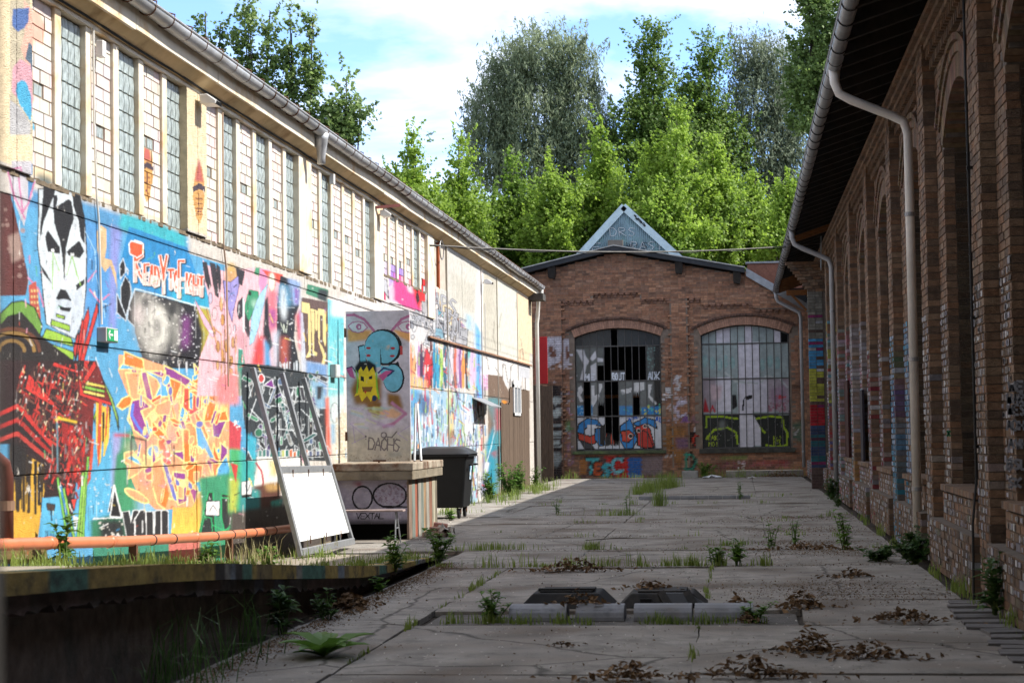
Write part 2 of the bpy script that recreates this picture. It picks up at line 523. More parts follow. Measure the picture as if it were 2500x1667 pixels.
def paint_mural(c):
    rr = random.Random(5)
    W_, BK = (236, 238, 238), (28, 27, 30)
    c.rgb[:int((1 - 3.93 / MZ) * MH)] = lin((236, 214, 176), c.k)
    # ---------- upper end pilaster and first bricks: pink and blue figures
    c.zone(0, 0, .2126)
    c.fill([(70, 0), (300, 0), (300, 700), (330, 1552), (70, 1552)], (196, 184, 158))
    c.shape([(230, 0), (310, 100), (500, 150), (560, 300), (540, 520), (430, 470), (400, 700), (440, 960), (300, 900), (200, 560), (240, 380)], (228, 178, 158))
    c.shape([(100, 110), (290, 95), (285, 250), (240, 320), (160, 375), (95, 300)], (80, 110, 168))
    c.shape([(290, 490), (350, 560), (395, 700), (400, 890), (310, 830), (305, 740), (245, 680)], (84, 104, 122))
    c.shape([(190, 680), (310, 760), (320, 830), (420, 900), (440, 1150), (330, 1290), (260, 1240), (90, 1060), (100, 780)], (212, 160, 170))
    c.shape([(150, 960), (210, 920), (260, 950), (310, 1100), (320, 1270), (310, 1400), (240, 1290), (180, 1200), (135, 1050)], (72, 168, 206))
    c.shape([(345, 1290), (400, 1330), (460, 1490), (400, 1500), (360, 1400)], (72, 168, 206))
    c.fill([(70, 1150), (180, 1230), (310, 1430), (300, 1552), (70, 1552)], (186, 184, 184))
    # ---------- base colours of the long wall, from the near end outwards
    c.zone(0, 400, .3188)
    c.fill([(0, 240), (90, 235), (330, 350), (640, 430), (1450, 690), (1900, 830), (1900, 3100), (0, 3100)], (92, 164, 206))
    c.fill([(200, 190), (640, 290), (930, 390), (1130, 450), (1440, 560), (1440, 700), (900, 520), (200, 330)], (86, 150, 196), soft=4)
    c.fill([(930, 370), (1250, 470), (1420, 545), (1420, 650), (900, 500)], (62, 178, 190), soft=4)
    c.fill([(640, 430), (830, 480), (900, 1330), (640, 1330)], (84, 150, 206), soft=3)
    c.fill([(840, 470), (930, 500), (890, 880), (880, 1330), (830, 1330)], (138, 146, 208), soft=4)
    # left-hand dark red and grey figure
    c.fill([(0, 215), (80, 230), (150, 560), (215, 890), (190, 1010), (0, 1010)], (96, 48, 44))
    c.fill([(60, 560), (140, 520), (170, 720), (90, 760)], (176, 150, 138), a=.8, soft=2)
    c.dots(20, 350, 190, 900, 22, 16, (170, 140, 130), rr, .6)
    c.fill([(60, -20), (215, -20), (215, 120), (250, 240), (210, 330), (180, 480), (120, 330), (70, 180)], (202, 198, 204))
    c.fill([(215, 0), (270, 20), (260, 160), (235, 220), (210, 330), (210, 160)], (78, 140, 190))
    for p in ([(70, 40), (130, 30), (170, 370), (215, 300), (260, 140)], [(60, 60), (110, 260), (185, 420)], [(210, 870), (290, 960), (330, 1090)], [(680, 960), (760, 1060), (830, 1000)], [(670, 900), (730, 820)]):
        c.stroke(p, 13, (208, 128, 168))
    c.fill([(215, 930), (270, 900), (310, 1190), (225, 1120)], (190, 86, 70))
    for i in range(5):
        for j in range(3): c.fill([(232 + j * 22, 960 + i * 44), (246 + j * 22, 962 + i * 44), (246 + j * 22, 984 + i * 44), (232 + j * 22, 982 + i * 44)], (226, 196, 130))
    # ---------- the pale face
    c.shape([(290, 190), (420, 205), (600, 225), (645, 420), (660, 700), (655, 960), (630, 1200), (570, 1340), (350, 1225), (325, 1000), (310, 830), (282, 620), (290, 400)], (216, 224, 228), BK, 8)
    c.fill([(430, 1000), (640, 960), (630, 1200), (560, 1330), (400, 1240)], (196, 206, 220), a=.7, soft=5)
    c.fill([(300, 60), (420, 100), (440, 190), (330, 190)], (66, 84, 84), a=.85, soft=5)
    for p in ([(405, 245), (470, 225), (545, 290), (562, 420), (530, 520), (502, 640), (500, 700), (487, 930), (472, 700), (455, 600), (412, 460), (402, 350)],
              [(330, 150), (425, 165), (412, 240), (372, 340), (332, 440), (300, 592), (303, 480), (320, 320)],
              [(545, 205), (612, 240), (642, 400), (642, 610), (612, 565), (598, 440), (560, 330)],
              [(340, 560), (362, 508), (455, 640), (455, 690), (360, 672)], [(505, 672), (602, 588), (642, 670), (606, 722), (520, 702)],
              [(424, 1032), (458, 958), (500, 966), (546, 1052), (490, 1035), (440, 1040)], [(440, 1078), (490, 1100), (544, 1098), (530, 1132), (458, 1118)],
              [(300, 765), (345, 825), (396, 922), (328, 842)], [(578, 925), (640, 882), (642, 920), (580, 972)], [(560, 190), (600, 190), (606, 250), (590, 250)]):
        c.fill(p, BK)
    c.fill([(420, 205), (500, 230), (530, 265), (425, 330), (440, 270)], (214, 222, 226))
    c.fill([(388, 650), (412, 652), (412, 676), (388, 674)], W_).fill([(536, 682), (564, 684), (562, 708), (536, 706)], W_)
    for p in ([(400, 680), (398, 960)], [(405, 690), (450, 820)], [(545, 710), (508, 850)], [(550, 720), (612, 930)], [(552, 712), (585, 860)]):
        c.stroke(p, 8, (150, 196, 92), a=.8)
    for q in ([(425, 1148), (492, 1166), (490, 1190), (425, 1172)], [(388, 1190), (532, 1240), (530, 1284), (386, 1232)], [(350, 1260), (540, 1330), (560, 1400), (320, 1330)], [(318, 1350), (560, 1440), (562, 1500), (300, 1400)]):
        c.shape(q, (156, 196, 70), BK, 7)
    # green arch and dark scales behind
    c.shape([(0, 1150), (90, 1060), (170, 1050), (260, 1100), (320, 1240), (300, 1310), (250, 1240), (160, 1140), (60, 1170), (0, 1240)], (112, 156, 66), BK, 9)
    c.fill([(0, 1240), (60, 1170), (160, 1140), (250, 1240), (300, 1310), (560, 1500), (560, 1580), (0, 1580)], (40, 34, 32))
    for i, (r_, cc) in enumerate(((210, (104, 60, 40)), (170, (150, 116, 60)), (130, (38, 30, 30)), (95, (140, 108, 58)), (60, (36, 30, 30)))):
        c.stroke([(90 + r_ * math.cos(t), 1430 + r_ * .8 * math.sin(t)) for t in np.linspace(math.pi, 2 * math.pi, 12)], 26, cc)
    # red feathers
    for q in ([(740, 1050), (748, 1130), (690, 1330), (620, 1600), (580, 1600), (670, 1300)], [(672, 1100), (682, 1180), (640, 1380), (600, 1560), (600, 1300)], [(622, 1180), (636, 1220), (610, 1400), (580, 1500)], [(592, 1280), (600, 1330), (575, 1500), (560, 1420)]):
        c.shape(q, (206, 58, 52), BK, 6)
    # tan figure and cracks on the blue
    c.shape([(735, 520), (770, 470), (812, 500), (812, 640), (800, 720), (850, 735), (885, 840), (895, 970), (870, 870), (840, 780), (800, 830), (760, 760), (738, 640)], (214, 182, 138))
    for p in ([(650, 520), (720, 660), (730, 800), (700, 900)], [(720, 700), (740, 640)], [(730, 850), (770, 1000), (800, 1180)]):
        c.stroke(p, 5, (170, 208, 232))
    # ---------- lettering panel
    c.fill([(985, 480), (1430, 640), (1590, 1105), (1480, 1095), (1040, 955), (985, 960), (890, 870)], (40, 138, 196))
    c.fill([(1300, 860), (1600, 960), (1600, 1110), (1300, 1060)], (48, 166, 200), soft=4)
    c.stroke([(1030, 955), (1200, 1000), (1480, 1080), (1600, 1108)], 10, (220, 240, 242))
    lets = 'READYTOFIGHT'
    x, base, top = 1030, (900, 1020), None
    ws = [72, 40, 40, 40, 62, 48, 34, 50, 26, 38, 44, 42]
    for i, ch in enumerate(lets):
        w = ws[i]
        t = (x - 1030) / 530.0
        yb = 900 + 118 * t + (45 if ch in 'YF' else 0)
        yt = (600 if ch == 'R' else 705 if ch == 'Y' else 745 if ch == 'F' else 745 + 0 * t) + (120 * t if ch not in 'RYF' else 0) + (0 if ch in 'RYF' else 10)
        for wd, col, o in ((36, BK, 6), (29, (246, 240, 236), 0), (17, (232, 92, 48), 0)):
            for pl in FONT[ch]:
                c.stroke([(x + o + w * .82 * p[0], yb + o - (yb - yt) * p[1]) for p in pl], wd, col)
        for pl in FONT[ch]:
            q = [(x + w * .82 * p[0], yb - (yb - yt) * p[1] * .5) for p in pl]
            c.stroke(q, 12, (246, 232, 222), a=.75)
        x += w
    c.shape([(985, 615), (1000, 590), (1095, 615), (1090, 690), (1050, 720), (990, 690)], (232, 92, 48), W_, 9)
    # black crystals
    for q in ([(938, 722), (958, 790), (955, 835), (916, 882), (910, 780)], [(955, 858), (996, 925), (1002, 1000), (962, 1170), (920, 1060), (920, 945)], [(890, 990), (960, 1165), (962, 1205), (890, 1140)], [(1028, 962), (1030, 1250), (970, 1190), (985, 1080)], [(962, 790), (980, 820), (975, 850)]):
        c.shape(q, BK, (210, 218, 226), 6)
    # ---------- painted night sky with pale nebula
    c.fill([(1030, 970), (1200, 1010), (1480, 1085), (1545, 1120), (1570, 1570), (1110, 1560), (1030, 1290)], (34, 32, 38))
    c.fill([(1030, 990), (1140, 1000), (1240, 1110), (1290, 1250), (1270, 1400), (1200, 1500), (1120, 1460), (1030, 1290)], (182, 178, 170), soft=9)
    c.disc(1210, 1240, 70, 150, (238, 234, 222), .9, 8).disc(1060, 1150, 40, 80, (214, 200, 196), .8, 6)
    c.disc(1200, 1260, 32, 90, (70, 66, 66), .7, 5).disc(1110, 1060, 30, 40, (60, 58, 60), .8, 4)
    c.fill([(1290, 1060), (1360, 1080), (1380, 1300), (1340, 1480), (1310, 1300)], (150, 148, 140), soft=6)
    c.disc(1320, 1110, 36, 60, (40, 40, 42), .9, 4)
    c.fill([(1400, 1180), (1440, 1160), (1440, 1380), (1390, 1420)], (150, 74, 150), soft=7)
    for _ in range(70):
        x, y = rr.uniform(1040, 1390), rr.uniform(1010, 1540)
        t = math.atan2(y - 1240, x - 1210) + 1.4
        c.stroke([(x, y), (x + 26 * math.cos(t), y + 40 * math.sin(t))], rr.uniform(5, 14), rr.choice(((240, 236, 228), (60, 58, 60), (196, 190, 184), (120, 116, 114), (226, 214, 210))), .6, 1)
    c.dots(1380, 1100, 1560, 1550, 70, 5, (236, 236, 240), rr).dots(1050, 1020, 1390, 1560, 60, 5, (238, 234, 226), rr)
    c.drips(1060, 1560, 1520, 18, 70, 7, (226, 226, 228), rr, .8)
    c.fill([(1500, 1090), (1600, 1112), (1620, 1200), (1570, 1560), (1540, 1500), (1555, 1300)], (186, 170, 62), soft=3)
    # ---------- dragon of red bars
    c.zone(0, 880, .3188)
    c.fill([(0, 0), (740, 0), (620, 620), (560, 1200), (330, 1060), (80, 640), (0, 640)], (48, 30, 30))
    c.fill([(600, 90), (740, 0), (860, 330), (720, 330), (700, 700), (640, 1000), (560, 900)], (120, 40, 38))
    pal = [(188, 48, 42), (150, 40, 36), (206, 62, 50), (98, 62, 54), (120, 78, 66), (70, 40, 38), (128, 40, 36)]
    for _ in range(300):
        x, y = rr.uniform(150, 660), rr.uniform(20, 860)
        if y > 420 and x < 250 + (y - 420) * .35: continue
        if x > 640 - max(0, y - 400) * .02: continue
        l, t = rr.uniform(30, 95), rr.choice((1.9, 1.8, 2.0, .6, 1.4))
        c.stroke([(x, y), (x + l * math.cos(t), y + l * math.sin(t))], rr.uniform(8, 16), rr.choice(pal))
        if rr.random() < .35: c.disc(x, y, 5, 9, rr.choice(((226, 214, 180), (222, 190, 120), (210, 206, 204))), n=7)
    for i, cc in enumerate(((200, 52, 46), (52, 36, 34), (178, 46, 42), (40, 32, 32), (190, 66, 58))):
        d = i * 52
        c.stroke([(0, 410 + d * .95), (130, 350 + d), (180, 390 + d), (380, 640 + d * .6)], 30, cc)
    for q in ([(600, 90), (640, 250), (860, 320), (850, 345), (610, 270)], [(720, 0), (740, 40), (650, 190), (630, 150)], [(640, 0), (690, 0), (640, 110)], [(410, 10), (600, 80), (600, 100), (400, 40)], [(220, 100), (420, 330), (400, 345), (190, 220)]):
        c.shape(q, (212, 58, 50), BK, 6)
    for i, cc in enumerate(((228, 206, 96), (140, 192, 76), (232, 210, 110))):
        c.shape([(660 - i * 8, 160 + i * 32), (800, 190 + i * 36), (800, 212 + i * 36), (650 - i * 8, 182 + i * 32)], cc, BK, 5)
    c.shape([(770, 110), (860, 290), (905, 440), (905, 530), (890, 460), (850, 320)], (150, 190, 96), BK, 6)
    c.shape([(800, 330), (740, 400), (720, 470), (715, 430), (735, 380)], (140, 190, 70), BK, 5)
    for q in ([(735, 320), (800, 350), (760, 900), (735, 620)], [(800, 350), (850, 360), (830, 620), (790, 760)]):
        c.fill(q, (234, 196, 74))
    for q in ([(755, 310), (780, 320), (770, 640), (750, 900), (745, 620)], [(815, 330), (830, 350), (815, 560), (800, 640)], [(700, 600), (720, 600), (690, 1000), (670, 980)]):
        c.fill(q, (204, 84, 52))
    c.fill([(780, 400), (800, 390), (795, 620), (782, 640)], BK).fill([(830, 340), (850, 360), (835, 500)], BK)
    for q in ([(470, 470), (560, 500), (545, 800), (500, 900)], [(560, 490), (590, 560), (560, 1000), (550, 700)]):
        c.fill(q, (150, 40, 38))
    for _ in range(90):
        x, y = rr.uniform(460, 690), rr.uniform(480, 1040)
        if abs(x - 575) > 120 - (y - 480) * .12: continue
        c.stroke([(x, y), (x + rr.uniform(-14, 14), y + rr.uniform(25, 70))], rr.uniform(10, 20), rr.choice(((198, 46, 40), (150, 44, 44), (40, 30, 32), (120, 100, 100), (206, 56, 46))))
    for _ in range(260):
        x, y = rr.uniform(110, 690), rr.uniform(10, 1000)
        if y > 600 and (x < 340 or x > 690 - (y - 600) * .2): continue
        l, t = rr.uniform(18, 60), rr.choice((1.85, 1.95, 2.05, .7, 1.5))
        c.stroke([(x, y), (x + l * math.cos(t), y + l * math.sin(t))], rr.uniform(3, 8), rr.choice(((216, 64, 54), (36, 26, 28), (120, 86, 76), (230, 214, 180), (150, 44, 40), (60, 40, 40), (170, 130, 110))))
    c.stroke([(425, 455), (450, 440), (580, 470)], 18, (240, 200, 60), soft=1)
    c.stroke([(438, 480), (440, 860)], 16, (96, 128, 140))
    # ochre with dark runs, blue foot, green chevrons
    c.fill([(80, 640), (330, 800), (345, 1000), (320, 1160), (290, 1400), (60, 1400)], (214, 166, 58))
    for _ in range(26):
        x = rr.uniform(85, 330)
        c.stroke([(x, 640 + (x - 80) * .7), (x + rr.uniform(-6, 6), rr.uniform(860, 1180))], rr.uniform(6, 26), rr.choice(((44, 34, 28), (60, 44, 28), (36, 30, 28))))
    c.fill([(60, 600), (200, 660), (190, 900), (60, 960)], (34, 30, 30), soft=4)
    c.fill([(330, 1050), (450, 1040), (560, 1200), (700, 900), (860, 620), (900, 760), (860, 1400), (300, 1400)], (92, 176, 216))
    c.fill([(860, 560), (930, 560), (940, 900), (860, 1000)], (164, 164, 212), soft=4)
    for a_, b_, cc in (((445, 900), (520, 1360), (120, 190, 84)), ((470, 960), (548, 1360), (60, 140, 190)), ((490, 980), (572, 1360), (140, 196, 80)), ((640, 860), (600, 1350), (140, 196, 84)), ((672, 740), (640, 1350), (128, 190, 80)), ((655, 900), (620, 1350), (150, 200, 90))):
        c.stroke([a_, b_], 22, BK).stroke([a_, b_], 15, cc)
    c.shape([(548, 1060), (590, 1060), (572, 1150)], (226, 72, 60), BK, 5).fill([(560, 1180), (605, 1200), (580, 1330)], (216, 220, 224))
    c.shape([(362, 1090), (425, 1100), (420, 1150), (365, 1140)], (70, 56, 52), BK, 6).stroke([(396, 1150), (400, 1220)], 12, BK)
    c.text('DEIOE', 352, 1362, (13, 1), (0, -62), 4, BK)
    c.fill([(890, 720), (1000, 640), (1000, 1400), (700, 1400), (700, 1220), (860, 1180)], (52, 124, 92), soft=3)
    c.dots(690, 900, 880, 1240, 26, 8, (214, 214, 206), rr, .8)
    # ---------- orange, violet and blue wild-style piece
    c.zone(260, 850, .2551)
    c.fill([(150, 830), (260, 760), (420, 900), (420, 1560), (90, 1560), (90, 1200)], (66, 148, 104), soft=5)
    c.fill([(60, 1310), (140, 1560), (20, 1560)], BK).stroke([(75, 1310), (20, 1560)], 8, W_).stroke([(75, 1310), (145, 1560)], 8, W_)
    c.fill([(300, 1200), (620, 1250), (560, 1568), (300, 1568)], (150, 196, 226), soft=8)
    PE, OR, VI, BL, YE = (236, 168, 120), (240, 128, 52), (146, 66, 146), (94, 176, 226), (246, 232, 150)
    c.fill([(115, 60), (330, 90), (560, 170), (820, 320), (960, 0), (1010, 0), (1060, 380), (1180, 480), (1180, 1000), (1180, 1300), (1050, 1430), (960, 1330), (900, 1540), (600, 1540), (470, 1540), (300, 1380), (170, 1080), (300, 960), (220, 700), (220, 480), (110, 220)], PE)
    c.shards((230, 220, 1130, 1450), 46, [PE, OR, VI, BL, (228, 148, 96), (244, 190, 130), (238, 110, 56)], YE, 13, rr, (110, 330))
    S = c.shape
    S([(170, 30), (350, 110), (360, 210), (160, 170)], OR, YE, 12); S([(115, 200), (330, 200), (480, 300), (510, 360), (460, 470), (600, 460), (620, 380), (540, 280), (370, 210), (150, 150)], BL, YE, 12)
    S([(180, 230), (320, 240), (300, 430), (370, 460), (480, 560), (400, 640), (360, 690), (330, 560), (230, 470)], PE, YE, 12)
    S([(550, 165), (640, 205), (800, 300), (810, 400), (720, 340), (700, 440), (620, 560), (560, 300)], VI, YE, 13); S([(600, 280), (720, 330), (640, 540)], OR, YE, 12)
    S([(240, 500), (330, 480), (420, 560), (330, 600), (420, 840), (390, 880), (260, 780), (215, 640)], VI, YE, 13); c.stroke([(250, 540), (240, 640), (300, 750), (370, 840)], 26, (98, 128, 226))
    S([(480, 540), (600, 490), (640, 560), (600, 640), (500, 640), (430, 680)], PE, YE, 12); S([(430, 690), (560, 820), (520, 880), (440, 800)], OR, YE, 11)
    S([(620, 560), (720, 470), (700, 640), (670, 900), (600, 890), (560, 800)], (244, 176, 140), YE, 12)
    S([(740, 380), (920, 380), (910, 580), (800, 640), (730, 560)], (226, 86, 66), YE, 11); S([(790, 400), (825, 400), (820, 590), (790, 570)], BL, YE, 9); S([(860, 410), (900, 410), (885, 580), (855, 560)], VI, YE, 9)
    S([(890, 170), (960, 180), (930, 400), (880, 350), (820, 320)], OR, YE, 11); S([(905, 225), (945, 235), (935, 320), (900, 310)], PE, YE, 9)
    S([(980, 20), (1030, 40), (1010, 350), (970, 260)], VI, YE, 9); S([(990, 380), (1060, 390), (1160, 470), (1150, 620), (1170, 690), (930, 700), (960, 560)], OR, YE, 12); S([(1060, 510), (1140, 490), (1135, 600), (1030, 620)], (248, 200, 110), YE, 10)
    S([(730, 770), (790, 780), (800, 1100), (740, 1100)], OR, YE, 10); S([(850, 740), (900, 740), (1050, 1080), (1010, 1090), (940, 960), (880, 1000)], BL, YE, 10)
    S([(1010, 720), (1150, 690), (1080, 860), (1020, 840)], VI, YE, 10); S([(1090, 900), (1160, 960), (1150, 1150), (1090, 1130)], VI, YE, 10)
    S([(1060, 1150), (1150, 1020), (1185, 1160), (1170, 1270), (1100, 1290), (1040, 1290)], BL, YE, 12); S([(1000, 1210), (1040, 1310), (1170, 1290), (1140, 1360), (1060, 1420), (1000, 1380)], (240, 190, 150), YE, 11)
    S([(170, 1000), (250, 980), (370, 1130), (300, 1200), (210, 1250), (230, 1120), (170, 1090)], PE, YE, 11); S([(190, 1050), (260, 1010), (350, 1130), (270, 1090)], BL, YE, 8)
    S([(440, 1100), (520, 1050), (560, 1200), (600, 1400), (560, 1540), (490, 1480), (440, 1300)], (244, 160, 110), YE, 12); S([(580, 1280), (605, 1400), (570, 1530), (520, 1480)], OR)
    S([(520, 1040), (570, 1060), (700, 1490), (640, 1440)], (112, 118, 196), YE, 9); S([(640, 1180), (760, 1190), (780, 1460), (690, 1500)], VI, YE, 11); S([(690, 1250), (745, 1260), (740, 1440), (685, 1430)], PE, YE, 9)
    S([(780, 1100), (920, 1120), (900, 1320), (780, 1310)], OR, YE, 11); S([(840, 1180), (885, 1180), (880, 1270), (840, 1270)], PE, YE, 9); S([(790, 1330), (880, 1340), (850, 1500)], VI, YE, 9)
    c.shards((260, 240, 1140, 1440), 60, [PE, OR, VI, BL, (244, 190, 130), (226, 86, 66), (112, 118, 196), (248, 214, 150)], YE, 8, rr, (50, 130))
    for _ in range(60):
        x, y = rr.uniform(200, 1150), rr.uniform(150, 1450)
        c.disc(x, y, rr.uniform(20, 60), rr.uniform(30, 90), rr.choice(((255, 226, 180), (236, 140, 80), (250, 236, 200), (206, 110, 90), (180, 110, 170))), .28, 7, n=10)
    c.fill([(640, 1520), (820, 1520), (880, 1430), (960, 1290), (980, 1480), (900, 1800), (620, 1800)], (232, 166, 84), col2=(240, 206, 84))
    c.stroke([(235, 840), (235, 1080)], 14, BK, soft=1).stroke([(240, 850), (380, 880)], 16, BK, soft=1).stroke([(375, 880), (375, 1120)], 13, (60, 60, 66), soft=1).stroke([(645, 930), (645, 1140)], 12, BK, soft=1)
    c.stroke([(80, 830), (210, 835)], 26, (196, 70, 86), soft=2)
    c.dots(560, 980, 620, 1120, 14, 8, W_, rr)
    # bubble letters along the foot
    c.zone(0, 850, .3507)
    for x0, ch, w in ((880, 'V', 70), (965, 'O', 60), (1045, 'U', 62), (1120, 'I', 60)):
        for wd, cc in ((58, W_), (44, (44, 44, 46))):
            for pl in FONT[ch]: c.stroke([(x0 + w * p[0], 1330 - 180 * p[1]) for p in pl], wd, cc)
    c.fill([(700, 1190), (860, 1190), (880, 1330), (700, 1330)], (40, 44, 44), soft=5).stroke([(650, 1185), (760, 1180), (850, 1180)], 8, W_)
    c.shape([(800, 955), (850, 1175), (770, 1170)], BK, W_, 9)
    c.dots(690, 1200, 860, 1320, 18, 9, (220, 216, 206), rr, .8)
    c.fill([(0, 1480), (700, 1480), (700, 1700), (0, 1700)], (86, 160, 190)).fill([(0, 1380), (330, 1380), (330, 1500), (0, 1500)], (120, 100, 56))
    c.fill([(650, 1330), (1180, 1330), (1180, 1700), (650, 1700)], (60, 136, 112)).fill([(1180, 1330), (1400, 1330), (1400, 1700), (1180, 1700)], (206, 116, 104))
    # pale bottles and green
    c.fill([(1380, 900), (1640, 860), (1720, 1000), (1720, 1700), (1380, 1700), (1400, 1100)], (62, 150, 110), soft=3)
    for q in ([(1450, 1000), (1480, 1000), (1500, 1300), (1380, 1300)], [(1540, 1010), (1600, 1020), (1610, 1200), (1570, 1300), (1540, 1180)], [(1420, 1170), (1470, 1180), (1480, 1310), (1390, 1310)]):
        c.shape(q, (44, 50, 50), (40, 180, 110), 6, soft=0)
    c.shape([(1435, 1065), (1530, 1060), (1525, 1165), (1430, 1160)], (238, 238, 236), BK, 5).stroke([(1460, 1130), (1480, 1090), (1510, 1130)], 5, BK)
    c.stroke([(1540, 1040), (1590, 1040), (1590, 1140)], 8, (60, 190, 120)).stroke([(1480, 1230), (1560, 1270), (1600, 1240)], 8, (60, 190, 120))
    # ---------- pink skull tree, violet mask, blades, robot in black
    c.zone(450, 640, .2041)
    c.fill([(215, -40), (250, 30), (480, 110), (880, 60), (1180, 160), (1180, 1600), (150, 1600), (180, 1150), (330, 760), (285, 420), (245, 260), (225, 120)], (238, 188, 196))
    c.fill([(490, 60), (620, 60), (700, 130), (640, 280), (480, 230)], (206, 160, 110), soft=3).disc(560, 60, 50, 60, (226, 186, 96), .8, 4)
    for q in ([(215, 0), (265, 0), (320, 280), (290, 330), (250, 230)], [(300, 0), (365, 20), (385, 130), (410, 430), (370, 400), (330, 200)], [(380, 20), (420, 60), (440, 240), (420, 360), (395, 200)], [(610, 60), (720, 110), (690, 280), (650, 260)], [(640, 480), (690, 420), (715, 440), (700, 640), (650, 690), (625, 580)], [(725, 560), (760, 640), (785, 860), (760, 900), (720, 800)]):
        c.shape(q, (52, 48, 54), (30, 26, 30), 5)
    for x, y, rx, ry in ((310, 430, 24, 70), (360, 620, 30, 80), (440, 500, 20, 90), (350, 830, 22, 60), (455, 690, 22, 70), (540, 810, 16, 60), (600, 790, 14, 50), (500, 1000, 22, 80), (580, 960, 18, 70), (400, 1010, 24, 70), (560, 1180, 22, 60), (455, 1120, 18, 80), (470, 1380, 24, 60), (560, 1340, 26, 70), (400, 1230, 18, 60)):
        c.disc(x, y, rx, ry, rr.choice(((196, 186, 206), (206, 150, 84), (214, 166, 110), (226, 196, 200))), edge=(92, 52, 50), ew=6)
    for p in ([(330, 780), (430, 860), (440, 1180), (430, 1500)], [(480, 760), (470, 1050), (490, 1500)], [(520, 880), (530, 1160), (560, 1560)], [(610, 860), (600, 1100), (620, 1500)], [(260, 560), (350, 860), (400, 1060)]):
        c.stroke(p, 7, (150, 92, 60)); c.stroke([(x_ + 12, y_) for x_, y_ in p], 9, (214, 160, 98))
    c.shape([(115, 430), (190, 560), (300, 740), (360, 880), (330, 900), (230, 740), (150, 540)], (240, 186, 204), (120, 70, 90), 4)
    c.shape([(460, 220), (550, 240), (645, 160), (655, 280), (630, 400), (590, 560), (570, 720), (520, 560), (480, 420)], (160, 150, 212), (50, 40, 70), 7)
    c.stroke([(550, 240), (560, 370), (615, 415)], 5, (60, 50, 80)).stroke([(560, 370), (510, 480)], 5, (60, 50, 80)).stroke([(500, 340), (538, 350)], 12, BK).stroke([(588, 300), (622, 272)], 12, BK)
    c.fill([(640, 760), (760, 900), (740, 1200), (640, 1180)], (206, 150, 160), soft=6)
    c.fill([(640, 1030), (700, 1050), (720, 1200), (690, 1600), (640, 1600)], (70, 150, 130)).stroke([(640, 1030), (700, 1045), (690, 1500)], 8, W_)
    c.fill([(380, 1380), (640, 1300), (660, 1700), (380, 1700)], (232, 140, 140), soft=5)
    c.zone(560, 900, .2232)
    c.fill([(0, 560), (130, 640), (120, 900), (0, 880)], (206, 74, 84)).dots(50, 560, 110, 670, 8, 12, W_, rr)
    c.fill([(0, 870), (120, 880), (200, 1000), (120, 1600), (0, 1600)], (78, 178, 112), soft=3).fill([(0, 1180), (110, 1220), (60, 1560), (0, 1560)], (190, 196, 80), soft=4).fill([(10, 1030), (90, 1050), (70, 1250)], (206, 66, 62))
    c.zone(450, 640, .2041)
    c.fill([(850, 60), (920, 70), (910, 180), (835, 140)], (80, 160, 120)).fill([(900, 75), (1020, 95), (1000, 200), (920, 420), (890, 260)], (232, 150, 190)).fill([(930, 90), (1180, 150), (1150, 260), (1010, 190)], (222, 84, 66))
    c.disc(1045, 240, 42, 120, (240, 236, 214), 1, 2, edge=(226, 120, 120), ew=8)
    c.shape([(720, 520), (770, 330), (880, 350), (890, 460), (800, 640), (770, 720), (725, 600)], (54, 150, 108), (30, 60, 50), 5)
    c.fill([(760, 350), (800, 350), (800, 400), (765, 395)], BK).disc(850, 500, 40, 50, (220, 240, 226), .7, 6)
    c.shape([(1000, 250), (940, 560), (880, 800), (830, 960), (770, 1000), (800, 660), (850, 500), (900, 380)], (168, 212, 232), (96, 110, 130), 4)
    c.shape([(715, 420), (718, 840), (700, 830), (695, 440)], (226, 236, 240))
    c.fill([(1000, 350), (1110, 330), (1120, 760), (1010, 860), (985, 500)], (226, 120, 132), soft=5).fill([(1020, 560), (1090, 560), (1080, 760), (1030, 820)], (150, 70, 150), soft=5)
    c.fill([(960, 460), (1000, 400), (1010, 760), (1060, 1000), (1000, 1080), (940, 900)], (38, 38, 46), soft=1)
    c.fill([(880, 860), (960, 900), (960, 1240), (800, 1240), (830, 1020)], (216, 74, 76), soft=4).fill([(950, 900), (1010, 1000), (1040, 1260), (960, 1260)], (88, 160, 206), soft=3)
    c.fill([(1150, 160), (1250, 200), (1380, 260), (1370, 520), (1330, 640), (1310, 900), (1390, 1300), (1100, 1290), (1110, 500)], (38, 40, 48))
    c.fill([(1240, 190), (1390, 230), (1370, 500), (1300, 520)], (150, 176, 218), soft=3).fill([(1320, 300), (1370, 330), (1350, 500), (1320, 500)], (136, 84, 168), soft=3)
    c.fill([(1130, 260), (1240, 280), (1290, 480), (1220, 560), (1120, 520)], (96, 156, 190), soft=5).fill([(1160, 300), (1200, 320), (1220, 620), (1180, 720), (1150, 560)], (226, 232, 236), soft=4)
    c.stroke([(1150, 720), (1190, 840), (1185, 740), (1215, 840), (1235, 700)], 8, (206, 214, 196)).stroke([(1090, 540), (1320, 545)], 6, (200, 210, 214))
    c.fill([(1140, 900), (1230, 900), (1230, 1250), (1160, 1270)], (196, 96, 80), soft=6).dots(1100, 300, 1380, 1280, 50, 6, (224, 232, 238), rr)
    c.fill([(1060, 860), (1130, 800), (1100, 1260), (1060, 1240)], (188, 200, 214), soft=4).drips(1090, 1400, 1200, 14, 110, 12, (214, 222, 228), rr)
    c.fill([(1330, 640), (1400, 560), (1400, 1060), (1370, 1060)], (206, 80, 100), soft=3).fill([(1370, 560), (1420, 600), (1400, 900)], (160, 80, 150), soft=3).fill([(1390, 400), (1460, 460), (1460, 1330), (1400, 1300)], (200, 206, 220), soft=3)
    # cream block letters
    c.fill([(1400, 420), (1720, 480), (1720, 1230), (1460, 1180)], (104, 82, 78))
